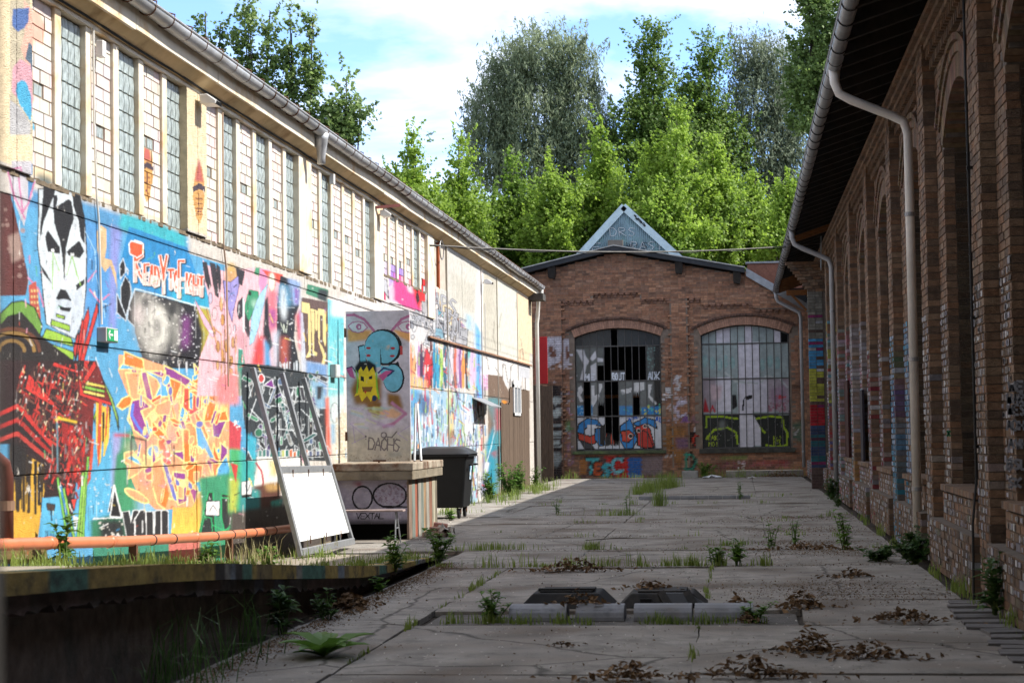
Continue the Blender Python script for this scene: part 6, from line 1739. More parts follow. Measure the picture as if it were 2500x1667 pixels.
# flaking pale paint left in streaks on the alley faces of pilasters and strips
FL, FC = [], []
_rk = random.Random(13)
for i in range(NB):
    p0 = PY0 + i * PITCH
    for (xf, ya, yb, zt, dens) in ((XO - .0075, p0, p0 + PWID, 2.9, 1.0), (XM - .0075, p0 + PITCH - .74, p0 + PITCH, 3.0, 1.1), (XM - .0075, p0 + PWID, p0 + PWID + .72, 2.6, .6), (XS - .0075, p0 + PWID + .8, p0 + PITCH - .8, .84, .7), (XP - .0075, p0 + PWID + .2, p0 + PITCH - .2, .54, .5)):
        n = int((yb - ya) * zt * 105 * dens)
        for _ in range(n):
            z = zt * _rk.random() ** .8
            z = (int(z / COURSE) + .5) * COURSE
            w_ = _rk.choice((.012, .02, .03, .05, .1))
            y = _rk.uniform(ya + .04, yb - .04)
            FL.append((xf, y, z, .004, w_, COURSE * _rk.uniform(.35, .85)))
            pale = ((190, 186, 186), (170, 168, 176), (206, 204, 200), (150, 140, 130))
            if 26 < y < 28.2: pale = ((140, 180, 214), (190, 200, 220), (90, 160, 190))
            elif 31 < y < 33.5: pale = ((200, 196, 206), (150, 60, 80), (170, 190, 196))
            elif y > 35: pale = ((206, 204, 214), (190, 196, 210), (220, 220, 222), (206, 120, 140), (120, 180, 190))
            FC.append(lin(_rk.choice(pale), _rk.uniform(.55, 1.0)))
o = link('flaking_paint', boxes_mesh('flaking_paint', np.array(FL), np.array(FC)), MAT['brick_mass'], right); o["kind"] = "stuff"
# ------------------------------------------------------------------ inferred gateway round the camera; its unseen height added to shade the yard
gate = empty('gateway_building', (0, -3, 0), 'inferred dark gateway wall, raised out of view to shade the yard, its door jamb at the edge of the view', 'building')
MAT['gate_wall'] = material('gateway_render', (.03, .028, .026), rough=.9, var=.3)
m = MB(); m.box(-22, -.487, -7, 1.2, -.05, 13); m.build('side_wall', MAT['gate_wall'], gate)
m = MB(); m.box(.75, 18, -7, 1.2, -.05, 13); m.build('side_wall', MAT['gate_wall'], gate)
m = MB(); m.box(-.487, .75, -7, 1.2, 2.3, 13); m.build('lintel', MAT['gate_wall'], gate)

# ------------------------------------------------------------------ trees
LEAF = {
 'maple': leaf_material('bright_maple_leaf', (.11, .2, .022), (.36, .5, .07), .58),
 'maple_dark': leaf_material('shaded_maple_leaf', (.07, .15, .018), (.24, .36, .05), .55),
 'green': leaf_material('mid_green_leaf', (.065, .13, .022), (.2, .3, .06), .55),
 'willow': leaf_material('willow_leaf', (.13, .17, .095), (.36, .42, .26), .55),
 'willow_dark': leaf_material('grey_willow_leaf', (.1, .135, .085), (.3, .35, .23), .5),
 'poplar': leaf_material('poplar_leaf', (.08, .14, .035), (.26, .36, .11), .55, .4),
}
MAT['bark'] = material('bark', (.07, .055, .042), rough=.95, var=.5, scale=9, bump=.6)

def crown_arrays(blobs, n, leaf, rng, droop=0.0, long=1.0, clump=.55, per=26):
    """leaves gathered in clumps over a set of ellipsoids, with shoots that break the outline: kite-shaped faces, one per leaf spray"""
    w = np.array([b[3] * b[4] * b[5] for b in blobs]) ** (2 / 3)
    nc = max(8, n // per)
    pick = rng.choice(len(blobs), nc, p=w / w.sum())
    B = np.array(blobs)[pick]
    d = rng.normal(size=(nc, 3)); d /= np.linalg.norm(d, axis=1)[:, None]
    rad = rng.uniform(.3, 1.05, nc) ** .5
    cc = B[:, :3] + d * B[:, 3:6] * rad[:, None]
    size = clump * rng.uniform(.35, 1.2, nc) ** 1.3
    idx = np.repeat(np.arange(nc), per)
    off = rng.normal(size=(len(idx), 3)) * size[idx][:, None] * np.array([.5, .5, .34 if droop == 0 else .8])
    if droop: off[:, 2] -= np.abs(rng.normal(size=len(idx))) * droop
    # shoots: a third of the clumps are drawn out into upward or outward sprigs
    shoot = rng.random(nc) < (.34 if droop == 0 else .12)
    sd = d * .7 + np.array([0, 0, .75]) + rng.normal(size=(nc, 3)) * .25
    sd /= np.linalg.norm(sd, axis=1)[:, None]
    t = rng.uniform(0, 1, len(idx))
    sl = (clump * rng.uniform(1.0, 2.4, nc))[idx]
    thin = rng.normal(size=(len(idx), 3)) * (clump * .2 * (1.15 - t))[:, None]
    off = np.where(shoot[idx][:, None], sd[idx] * (t * sl)[:, None] + thin, off)
    c = cc[idx] + off
    m = len(c)
    out = d[idx] * .45 + rng.normal(size=(m, 3)) * .7 + np.array(sun_dir) * .75 + np.array([0, -.25, .1])
    nrm = out / np.linalg.norm(out, axis=1)[:, None]
    u = rng.normal(size=(m, 3))
    if droop: u = u * .45 + np.array([0, 0, -1.0])
    u -= nrm * (u * nrm).sum(1)[:, None]
    u /= np.linalg.norm(u, axis=1)[:, None] + 1e-9
    v = np.cross(nrm, u)
    s = leaf * rng.uniform(.55, 1.3, m)[:, None]
    a, b = s * long, s * (.5 if long <= 1 else .26)
    V = np.stack([c - u * a * .5, c + v * b - u * a * .05, c + u * a * .55 - nrm * a * .12, c - v * b - u * a * .05], 1)
    F = np.arange(m * 4).reshape(-1, 4)
    return V.reshape(-1, 3), F

def tree(name, label, base, blobs, kind, n, leaf, seed, trunk_r=.22, trunk_top=.72, droop=0.0, long=1.0, clump=.55, group='trees beyond the yard', limbs=9, per=26):
    rng = np.random.default_rng(seed)
    root = empty(name, base, label, 'tree', group)
    top = max(b[2] + b[5] for b in blobs)
    cx, cy = np.mean([b[0] for b in blobs]), np.mean([b[1] for b in blobs])
    t = MB()
    ht = base[2] + (top - base[2]) * trunk_top
    P = [Vector((base[0] + (cx - base[0]) * k + math.sin(k * 5 + seed) * .12, base[1] + (cy - base[1]) * k, base[2] - .1 + (ht - base[2]) * k)) for k in np.linspace(0, 1, 7)]
    t.tube(P, [trunk_r * (1 - .75 * k) for k in np.linspace(0, 1, 7)], 8)
    tr = t.build('trunk', MAT['bark'], root, smooth=True)
    for i in range(limbs):
        b = blobs[i % len(blobs)]
        k = rng.uniform(.35, .95)
        s = P[0].lerp(P[-1], k)
        e = Vector((b[0] + rng.uniform(-.6, .6) * b[3], b[1] + rng.uniform(-.6, .6) * b[4], b[2] + rng.uniform(-.2, .7) * b[5]))
        mid = s.lerp(e, .5) + Vector((0, 0, -.12 * (e - s).length))
        l = MB(); l.tube([s, mid, e], [trunk_r * .35, trunk_r * .2, .02], 6); l.build('limb', MAT['bark'], tr, smooth=True)
    V, F = crown_arrays(blobs, n, leaf, rng, droop, long, clump, per)
    link('crown', mesh_quads('crown', V, F), LEAF[kind], root)
    return root

def px_blob(x, y, rx, ry, Y, ry_depth=None):
    """a leafy lobe centred where the photograph shows it, at distance Y; radii measured on the photograph"""
    c = see(x, y, 'Y', Y)
    k = Y / 4600.0
    return (c.x, Y, c.z, rx * k, (ry_depth if ry_depth else rx * k), ry * k)
def spire(x, ytop, ybot, w, Y, n=6, seed=0):
    """lobes stacked to a pointed, wavering column"""
    r = random.Random(seed)
    out = []
    for i in range(n):
        t = i / (n - 1)
        y = ytop + (ybot - ytop) * (t ** 1.1)
        rw = w * (.28 + .72 * t ** .8) * r.uniform(.85, 1.15)
        out.append(px_blob(x + r.uniform(-.25, .25) * w, y + rw * .4, rw, max(rw * .8, (ybot - ytop) / n * .75), Y))
    return out
def base_of(blobs, dx=0):
    return (float(np.mean([b[0] for b in blobs])) + dx, float(np.mean([b[1] for b in blobs])), -.05)

# poplars behind the cream hall
Yp = 62.0
bl = spire(492, 45, 240, 34, Yp, 5, 1) + spire(535, 75, 240, 24, Yp, 4, 2)
tree('poplar_tree', 'small poplar tip showing over the gutter, leftmost of the poplars', base_of(bl), bl, 'poplar', 3600, .125, 1, clump=.38)
bl = spire(605, 8, 300, 40, Yp, 8, 3) + spire(662, 30, 300, 30, Yp, 7, 4) + spire(578, 75, 250, 18, Yp, 5, 44)
tree('poplar_tree', 'tall poplar with a pointed double top above the cream hall roof', base_of(bl), bl, 'poplar', 6500, .13, 2, clump=.4)
bl = spire(706, 36, 360, 30, Yp, 8, 5) + spire(754, 62, 300, 32, Yp, 7, 6)
tree('poplar_tree', 'poplar with a rounded right side, standing against the blue sky', base_of(bl), bl, 'poplar', 5600, .13, 3, clump=.4)
bl = spire(850, 185, 380, 34, Yp, 6, 7) + [px_blob(880, 270, 28, 26, Yp), px_blob(815, 290, 38, 40, Yp), px_blob(830, 330, 52, 40, Yp)]
tree('poplar_tree', 'short poplar with a side branch, nearest to the gap of sky', base_of(bl), bl, 'poplar', 5200, .125, 4, clump=.4)
# willow and the taller trees at the back
Yw = 92.0
bl = [px_blob(1330, 130, 90, 70, Yw), px_blob(1250, 170, 70, 70, Yw), px_blob(1400, 150, 66, 70, Yw), px_blob(1210, 260, 75, 90, Yw), px_blob(1300, 270, 110, 100, Yw), px_blob(1420, 270, 80, 100, Yw), px_blob(1190, 360, 70, 80, Yw), px_blob(1300, 390, 120, 80, Yw), px_blob(1420, 390, 90, 90, Yw)]
tree('willow_tree', 'broad silvery willow with hanging sprays, tallest on the sky side of the ridge', base_of(bl), bl, 'willow', 60000, .13, 11, trunk_r=.4, droop=.55, long=2.1, clump=.5)
bl = spire(1590, 60, 420, 80, Yw, 9, 12) + [px_blob(1560, 330, 90, 90, Yw), px_blob(1640, 380, 80, 100, Yw), px_blob(1530, 430, 80, 80, Yw)]
tree('lime_tree', 'upright fresh green tree rising beside the silvery willow', base_of(bl), bl, 'green', 34000, .14, 12, trunk_r=.35, clump=.6)
bl = spire(1720, 100, 420, 90, Yw + 2, 9, 13) + [px_blob(1690, 300, 80, 90, Yw + 2), px_blob(1760, 380, 80, 90, Yw + 2), px_blob(1700, 480, 80, 80, Yw + 2)]
tree('lime_tree', 'darker green broad tree in the middle of the tall row', base_of(bl), bl, 'green', 34000, .14, 13, trunk_r=.35, clump=.6)
bl = [px_blob(1830, 140, 60, 60, Yw + 4), px_blob(1890, 150, 60, 60, Yw + 4), px_blob(1850, 240, 90, 90, Yw + 4), px_blob(1930, 280, 70, 90, Yw + 4), px_blob(1850, 360, 100, 90, Yw + 4), px_blob(1940, 420, 60, 90, Yw + 4), px_blob(1880, 480, 90, 80, Yw + 4)]
tree('willow_tree', 'grey-green willow behind the warehouse gutter', base_of(bl), bl, 'willow_dark', 40000, .14, 14, trunk_r=.4, droop=.25, long=1.6, clump=.55)
bl = spire(1985, -120, 260, 62, Yw - 6, 9, 15) + [px_blob(2040, 100, 60, 120, Yw - 6), px_blob(2010, 200, 60, 70, Yw - 6)]
tree('poplar_tree', 'dark poplar cut off by the top edge, beside the warehouse eaves', base_of(bl), bl, 'poplar', 24000, .15, 16, trunk_r=.35, clump=.5)
# the row of bright ash-leaved maples just behind the gable
Ym = 74.0
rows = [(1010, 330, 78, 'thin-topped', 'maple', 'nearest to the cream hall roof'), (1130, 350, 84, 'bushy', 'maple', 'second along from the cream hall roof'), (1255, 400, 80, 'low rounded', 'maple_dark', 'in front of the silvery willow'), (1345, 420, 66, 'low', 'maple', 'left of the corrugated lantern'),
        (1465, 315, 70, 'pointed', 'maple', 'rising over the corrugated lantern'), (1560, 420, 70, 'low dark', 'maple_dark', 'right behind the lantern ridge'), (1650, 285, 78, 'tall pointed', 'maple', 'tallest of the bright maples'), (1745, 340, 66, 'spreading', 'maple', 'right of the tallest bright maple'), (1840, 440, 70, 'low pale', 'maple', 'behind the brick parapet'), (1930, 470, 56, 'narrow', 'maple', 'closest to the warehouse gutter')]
for i, (x, yt, w_, look, kind, where) in enumerate(rows):
    Y_ = Ym + (i % 3) * 2.2
    rq = random.Random(200 + i)
    bl = spire(x, yt, yt + 150, w_ * .5, Y_, 4, 30 + i)
    for k in range(9):
        yy = yt + 90 + (600 - yt) * rq.random() ** .8
        bl.append(px_blob(x + rq.uniform(-1, 1) * w_ * (.35 + .8 * (yy - yt) / 300), yy, w_ * rq.uniform(.25, .6), w_ * rq.uniform(.3, .6), Y_ + rq.uniform(-1.5, 1.5)))
    bl += [px_blob(x, 600, w_ * .9, 60, Y_), px_blob(x + rq.uniform(-40, 40), 520, w_ * .7, 60, Y_)]
    tree('maple_tree', f'{look} bright green maple {where}', base_of(bl), bl, kind, 25000, .125, 50 + i, trunk_r=.2, clump=.46, group='bright maples behind the brick gable')
# shaded undergrowth that closes the gaps beneath the crowns
bl = [px_blob(x, 640, 90, 60, 82.0) for x in range(1000, 2000, 110)] + [px_blob(x, 560, 80, 60, 86.0) for x in range(1100, 1960, 120)]
V, F = crown_arrays(bl, 26000, .28, np.random.default_rng(5), clump=.7)
tag(link('undergrowth', mesh_quads('undergrowth', V, F), LEAF['green']), 'dark bushes filling the gaps behind the maples', 'bushes', kind='stuff')

# ------------------------------------------------------------------ things standing about the yard
# --- leaning steel frame with a white panel
fr = empty('display_rack', (-5.6, 24.5, .06), 'tall grey steel frame with a white panel in its lower half, leaning on the mural', 'rack')
bl, br = Vector((-5.45, 23.02, .1)), Vector((-5.45, 26.2, .055))
tl, tr = see(617, 898, 'X', -6.085), see(741, 922, 'X', -6.085)
tm = see(688, 910, 'X', -6.085)
fb = .455
ml, mr = bl.lerp(tl, fb), br.lerp(tr, fb)
up = Vector((.65, 0, .25))
for a, b_, nm in ((bl, tl, 'rail'), (br, tr, 'rail'), (ml.lerp(mr, (tm.y - tl.y) / (tr.y - tl.y)), tm, 'rail')):
    m = MB(); m.bar(a, b_, .085, .06, up=(1, 0, .3)); m.build(nm, MAT['steel'], fr, bevel=.006)
for a, b_, w_ in ((ml, mr, .09), (bl + Vector((0, 0, .045)), br + Vector((0, 0, .045)), .09)):
    m = MB(); m.bar(a, b_, .05, w_); m.build('crossbar', MAT['steel'], fr, bevel=.006)
nrm = (tl - bl).cross(br - bl).normalized()
if nrm.x < 0: nrm = -nrm
pb, pt = .07, fb - .02
q = [bl.lerp(tl, pb), br.lerp(tr, pb), br.lerp(tr, pt), bl.lerp(tl, pt)]
q = [p.lerp((q[0] + q[1] + q[2] + q[3]) / 4, .02) for p in q]
m = MB(); m.add([p + nrm * .004 for p in q] + [p - nrm * .016 for p in q], [tuple(f) for f in CUBE_F]); m.build('white_panel', material('white_sheet', (.74, .74, .73), rough=.45, var=.1, scale=4, stain=(.5, .48, .44), stain_scale=2.5, stain_lo=.6, stain_hi=.8), fr)
for k in (.2, .5, .8):
    for e in (0, 1):
        p = q[0].lerp(q[1], k) if e == 0 else q[3].lerp(q[2], k)
        m = MB(); m.bar(p + nrm * .02 + Vector((0, 0, -.05)), p + nrm * .02 + Vector((0, 0, .05)), .012, .012); m.build('hook', MAT['rust'], fr)

# --- concrete loading ledge with painted front
LY0, LY1, LX = 28.05, 30.95, -4.9
ledge = empty('loading_ledge', (-5.5, 29.5, 0), 'concrete loading ledge with a rust-stained slab and black loops sprayed on its front', 'ledge')
m = MB(); m.box(-6.14, LX, LY0, LY1, 1.045, 1.16); m.build('top_slab', material('rust_stained_slab', (.34, .29, .22), rough=.9, var=.45, scale=5, stain=(.13, .055, .025), stain_scale=2.6, stain_lo=.45, stain_hi=.62, bump=.8, bscale=30), ledge, bevel=.012)
m = MB(); m.box(-6.14, LX - .012, LY0 + .012, LY1, .905, 1.04); m.build('lower_slab', material('rough_slab', (.26, .22, .16), rough=.95, var=.5, scale=6, stain=(.1, .075, .04), stain_scale=3, bump=1, bscale=25), ledge, bevel=.01)
LF = LY0 + .14
def plane_canvas(Yp, x0, x1, z0, z1, res, k, base):
    def fwd(P):
        v = np.stack([P[:, 0] - 1250.0, -(P[:, 1] - 833.5), np.full(len(P), 4600.0)], 1)
        D = v @ np.array([CAM_RIGHT, CAM_UP, CAM_FWD])
        t = Yp / D[:, 1]
        return np.stack([(D[:, 0] * t - x0) * res, (z1 - (CAM_H + D[:, 2] * t)) * res], 1)
    c = Canvas(int((x1 - x0) * res), int((z1 - z0) * res), fwd, k, base)
    c.fwd_uv = lambda X, Z: ((X - x0) * res, (z1 - Z) * res)
    return c
def painted_sheet(name, cv, Yp, x0, x1, z0, z1, thick, mat, parent, step=.0065):
    n, m_ = int((x1 - x0) / step), int((z1 - z0) / step)
    XX, ZZ = np.meshgrid(np.linspace(x0, x1, n + 1), np.linspace(z0, z1, m_ + 1))
    rgb, _ = cv.sample(XX.ravel(), ZZ.ravel())
    V = np.stack([XX.ravel(), np.full(XX.size, Yp) + NR.normal(0, .0006, XX.size), ZZ.ravel()], 1)
    a = (np.arange(m_)[:, None] * (n + 1) + np.arange(n)[None]).ravel()
    F = np.stack([a, a + 1, a + n + 2, a + n + 1], 1)
    k = len(V)
    ring = np.concatenate([np.arange(n + 1), np.arange(1, m_ + 1) * (n + 1) + n, m_ * (n + 1) + np.arange(n - 1, -1, -1), np.arange(m_ - 1, 0, -1) * (n + 1)])
    V = np.concatenate([V, V[ring] + np.array([0, thick, 0])])
    r = np.arange(len(ring)); r2 = (r + 1) % len(ring)
    F = np.concatenate([F, np.stack([ring[r2], ring[r], k + r, k + r2], 1)])
    return link(name, mesh_quads(name, V, F, np.concatenate([rgb, rgb[ring] * .6])), mat, parent)
lx0, lx1 = -6.1, LX - .12
cv = plane_canvas(LF, lx0, lx1, .24, .905, 170, .7, (186, 178, 194))
rr = random.Random(8)
cv.zone(550, 950, .2976)
cv.fill([(930, 760), (1130, 760), (1120, 800), (1000, 830)], (206, 196, 206), soft=5).fill([(1040, 770), (1120, 760), (1110, 800)], (160, 60, 90), soft=4).dots(1230, 780, 1490, 940, 120, 9, (120, 60, 84), rr, .35).dots(940, 780, 1480, 1090, 60, 14, (206, 200, 210), rr, .5)
for x_, y_, rx, ry in ((1125, 890, 80, 95), (1350, 870, 135, 100)): cv.stroke([(x_ + rx * math.cos(t), y_ + ry * math.sin(t)) for t in np.linspace(0, 2 * math.pi, 26)], 14, (22, 20, 24))
cv.stroke([(1300, 960), (1500, 965)], 14, (22, 20, 24)).text('VEXTAL', 1075, 1060, (34, 0), (2, -44), 7, (28, 26, 30), 1.1).fill([(930, 1070), (1500, 1070), (1500, 1200), (930, 1200)], (70, 66, 70), soft=6)
painted_sheet('front_wall', cv, LF, lx0, lx1, .24, .905, .05, MAT['mural'], ledge)
m = MB(); m.box(lx0, lx1 - .02, LF + .3, LY1 - .1, .0, .9); m.build('inner_core', MAT['dark_room'], ledge)
for i, (ya, yb, col) in enumerate([(LY0 + .14 + k * .27, LY0 + .14 + (k + 1) * .27 - .008, c_) for k, c_ in enumerate(((176, 150, 130), (150, 160, 150), (190, 110, 84), (186, 180, 168), (140, 150, 140), (206, 170, 130), (196, 190, 176), (170, 120, 96), (214, 206, 180), (150, 140, 120)))]):
    m = MB(); m.box(lx1 - .01, lx1 + .022 + RND.uniform(-.006, .006), ya, yb, .005, .9); m.build('side_board', material('stained_board' + str(i), lin(col, .55), rough=.85, var=.45, scale=7, stretch=(1, 2, .3), stain=lin((96, 84, 70), .5), stain_scale=3), ledge)

# --- steel door leaf standing open on the ledge (a part of the cream hall)
DY, dx0, dx1, dz0, dz1 = 28.62, -6.03, -5.035, 1.175, 3.5
cv = plane_canvas(DY, dx0, dx1, dz0, dz1, 260, .85, (216, 208, 218))
cv.zone(840, 750, .2425)
rr = random.Random(12)
PK, OG, CY, BKc = (196, 120, 160), (238, 176, 110), (122, 196, 220), (26, 28, 34)
cv.fill([(0, 1250), (701, 1250), (701, 1560), (0, 1560)], (206, 200, 184), soft=20)
cv.fill([(30, 220), (290, 230), (220, 330), (40, 350)], OG, soft=4).fill([(480, 220), (660, 250), (660, 350), (560, 300)], OG, soft=4)
for ex, d in ((140, 1), (640, -1)):
    cv.stroke([(ex - 110 * d, 80), (ex - 40 * d, 76), (ex + 60 * d, 120), (ex + 160 * d, 235)], 26, PK)
    cv.shape([(ex - 100, 190), (ex - 60, 155), (ex, 142), (ex + 60, 160), (ex + 95, 205), (ex + 50, 245), (ex, 256), (ex - 60, 240)], (230, 226, 232), PK, 11)
    cv.disc(ex + 8, 196, 28, 32, PK).disc(ex + 12, 200, 8, 12, (240, 236, 240))
cv.disc(395, 400, 190, 182, BKc).fill([(140, 390), (200, 375), (230, 560), (155, 560)], BKc).disc(380, 404, 172, 168, CY).fill([(150, 400), (205, 385), (225, 570), (165, 560)], CY).fill([(215, 480), (370, 480), (370, 600), (260, 610)], CY)
cv.fill([(362, 380), (380, 560), (520, 560), (545, 540), (560, 590), (364, 582)], BKc).disc(500, 715, 108, 146, BKc).disc(492, 712, 98, 136, CY).fill([(370, 590), (500, 590), (470, 660), (370, 680)], CY)
for x_, y_ in ((245, 410), (245, 486), (490, 412), (486, 490)): cv.disc(x_, y_, 24, 12, (190, 48, 60))
cv.fill([(60, 830), (120, 700), (380, 700), (380, 920), (330, 990), (110, 980)], (156, 110, 50), soft=8).fill([(220, 960), (380, 950), (370, 1080), (330, 1110), (240, 1040)], (150, 104, 48), soft=5).fill([(430, 860), (560, 880), (600, 1030), (440, 990)], (160, 116, 60), soft=6)
cv.fill([(110, 600), (150, 545), (250, 535), (320, 580), (330, 660), (110, 660)], BKc, soft=3)
cv.fill([(145, 640), (170, 600), (190, 650), (230, 590), (250, 650), (290, 600), (310, 650), (330, 800), (360, 920), (300, 880), (270, 950), (230, 890), (180, 950), (150, 880), (100, 900), (150, 810)], (240, 206, 44))
for p in ([(120, 640), (140, 740), (130, 860)], [(325, 660), (330, 800), (350, 920)]): cv.stroke(p, 14, (130, 200, 60), soft=1)
for q_ in ([(165, 690), (200, 700), (200, 750), (165, 735)], [(250, 700), (285, 685), (280, 725), (250, 722)]): cv.fill(q_, BKc)
cv.fill([(180, 800), (290, 800), (270, 850), (190, 850)], (140, 96, 44)).fill([(200, 842), (230, 842), (214, 872)], (200, 50, 40)).disc(305, 915, 24, 30, (40, 60, 96))
cv.fill([(20, 620), (80, 600), (110, 720), (60, 700)], (206, 96, 150)).stroke([(20, 615), (80, 596), (115, 650)], 10, (60, 50, 90)).fill([(345, 690), (420, 640), (490, 640), (390, 740)], (206, 96, 150)).stroke([(345, 660), (400, 610), (500, 640), (440, 690)], 16, (46, 56, 110))
cv.fill([(350, 1040), (480, 1010), (590, 1070), (520, 1120), (380, 1100)], (240, 190, 150), soft=4).stroke([(480, 960), (620, 1070), (500, 1170), (400, 1200)], 30, (206, 140, 176), soft=2)
for _ in range(26):
    x_, y_ = rr.uniform(60, 400), rr.uniform(1000, 1200)
    cv.stroke([(x_, y_), (x_ + rr.uniform(60, 140), y_ + rr.uniform(-20, 50))], rr.uniform(12, 26), rr.choice(((222, 226, 150), (180, 214, 220), (206, 226, 190), (196, 170, 206))), .6, 2)
for p in ([(60, 1170), (220, 1300), (80, 1370)], [(660, 1190), (540, 1270), (640, 1340)], [(90, 1190), (110, 1360)]): cv.stroke(p, 8, (186, 170, 206), .8)
cv.text('DAOHS', 245, 1430, (62, 4), (6, -120), 13, (124, 116, 118), 1.02).disc(400, 1285, 26, 26, (206, 200, 196), edge=(124, 116, 118), ew=12).stroke([(425, 1300), (480, 1310), (530, 1250)], 12, (124, 116, 118)).dots(200, 1290, 225, 1340, 3, 10, (110, 104, 106), rr)
cv.fill([(560, 390), (590, 390), (590, 480), (565, 480)], (206, 80, 80)).dots(40, 1480, 660, 1550, 60, 8, (150, 140, 120), rr, .5).fill([(440, 1460), (580, 1450), (580, 1500), (460, 1510)], (140, 150, 150), a=.5, soft=5)
door = painted_sheet('door', cv, DY, dx0, dx1, dz0, dz1, .045, MAT['mural'], left)
for z_ in (1.5, 3.1):
    m = MB(); m.tube([(dx0 - .01, DY - .012, z_), (dx0 - .01, DY - .012, z_ + .14)], .018, 8); m.build('hinge', MAT['rust'], door)
m = MB(); m.bar((-5.62, DY - .02, 1.19), (-5.42, DY - .02, 1.19), .03, .025); m.bar((-5.53, DY - .02, 1.0), (-5.53, DY - .02, 1.2), .025, .025); m.build('bolt', MAT['rust'], door)

# --- wheelie container
bx = empty('waste_container', (-5.5, 35.4, 0), 'large black four-wheeled waste container beside the loading ledge', 'bin')
MAT['bin_black'] = material('black_hdpe', (.009, .0095, .01), rough=.6, var=.25, scale=6, spec=.22)
MAT['bin_grey'] = material('worn_hdpe', (.012, .0125, .013), rough=.42, var=.3, scale=5, spec=.4)
X0, X1, B0, B1 = -6.08, -5.08, 34.85, 35.95
def frustum(x0, x1, y0, y1, z0, X0_, X1_, Y0_, Y1_, z1):
    return [(x0, y0, z0), (x1, y0, z0), (x1, y1, z0), (x0, y1, z0), (X0_, Y0_, z1), (X1_, Y0_, z1), (X1_, Y1_, z1), (X0_, Y1_, z1)]
m = MB(); m.add(frustum(X0 + .09, X1 - .09, B0 + .1, B1 - .1, .2, X0, X1, B0, B1, 1.17), [tuple(f) for f in CUBE_F]); m.build('body', MAT['bin_black'], bx, bevel=.03)
m = MB(); m.box(X0 - .04, X1 + .05, B0 - .05, B1 + .04, 1.15, 1.205); m.build('rim', MAT['bin_black'], bx, bevel=.015)
V, F = [], []
nx, ny = 14, 10
for j in range(ny + 1):
    for i in range(nx + 1):
        u, v = i / nx, j / ny
        h = .17 * (math.sin(math.pi * min(1, max(0, u * 1.04 - .02))) ** .35) * (math.sin(math.pi * min(1, max(.0, v))) ** .3)
        V.append((X0 - .05 + (X1 - X0 + .12) * u, B0 - .06 + (B1 - B0 + .1) * v, 1.205 + h * (.9 + .1 * math.sin(u * 9))))
for j in range(ny):
    for i in range(nx):
        a = j * (nx + 1) + i
        F.append((a, a + 1, a + nx + 2, a + nx + 1))
link('lid', mesh_quads('lid', V, F, smooth=True), MAT['bin_grey'], bx)
for y_ in (B0 + .25, B1 - .25):
    m = MB(); m.tube([(X1 + .02, y_ - .1, 1.0), (X1 + .07, y_ - .1, 1.0), (X1 + .07, y_ + .1, 1.0), (X1 + .02, y_ + .1, 1.0)], .018, 8); m.build('handle', MAT['bin_black'], bx)
lab = MB(); lab.add([(X1 - .022, B0 + .52, .72), (X1 - .022, B0 + .74, .72), (X1 - .003, B0 + .74, 1.0), (X1 - .003, B0 + .52, 1.0)], [(0, 1, 2, 3)])
lo = lab.build('label', material('white_blue_label', (.6, .66, .7), var=.2, stain=(.05, .2, .36), stain_scale=9, stain_lo=.48, stain_hi=.56), bx)
for x_, y_ in ((X0 + .2, B0 + .18), (X1 - .18, B0 + .18), (X0 + .2, B1 - .18), (X1 - .18, B1 - .18)):
    w_ = MB(); w_.tube([(x_ - .025, y_, .095), (x_ + .025, y_, .095)], .095, 16); wo = w_.build('wheel', material('rubber', (.012, .012, .012), rough=.8, var=.2), bx)
    c_ = MB(); c_.bar((x_ - .035, y_, .1), (x_ - .035, y_ + .05, .22), .012, .06); c_.bar((x_ + .035, y_, .1), (x_ + .035, y_ + .05, .22), .012, .06); c_.build('caster_fork', MAT['rust'], wo)

# --- two poles and a trestle bench by the ledge
for k, (pa, pb_) in enumerate((((1002, 985), (1012, 1124)), ((1006, 985), (1028, 1124)))):
    a, b_ = see(*pa, 'Y', 29.6), see(*pb_, 'Y', 29.6)
    b_.z = 1.165; a.y += .5
    m = MB(); m.tube([b_, a], .02, 8)
    tag(m.build('leaning_pole', MAT['steel']), ('thin grey pole leaning upright beside the open steel door', 'thin grey pole leaning at a slant over the ledge, right of the upright one')[k], 'pole')
bn = empty('trestle_bench', (-5.3, 27.4, 0), 'narrow worn bench with thin steel legs in front of the loading ledge', 'bench')
bz = .46
m = MB(); m.box(-6.05, -4.93, 27.3, 27.52, bz, bz + .028); m.build('seat', material('worn_bench_top', (.34, .26, .24), var=.4, scale=9), bn, bevel=.004)
for x_ in (-5.95, -5.05):
    for dy, dx in ((-.07, .0), (.07, .04)):
        m = MB(); m.tube([(x_, 27.41 + dy * .5, bz), (x_ + dx, 27.41 + dy * 1.6, .0)], .012, 6); m.build('leg', MAT['steel'], bn)
    m = MB(); m.tube([(x_ + .01, 27.41 - .07, .22), (x_ + .02, 27.41 + .09, .22)], .009, 6); m.build('stretcher', MAT['steel'], bn)

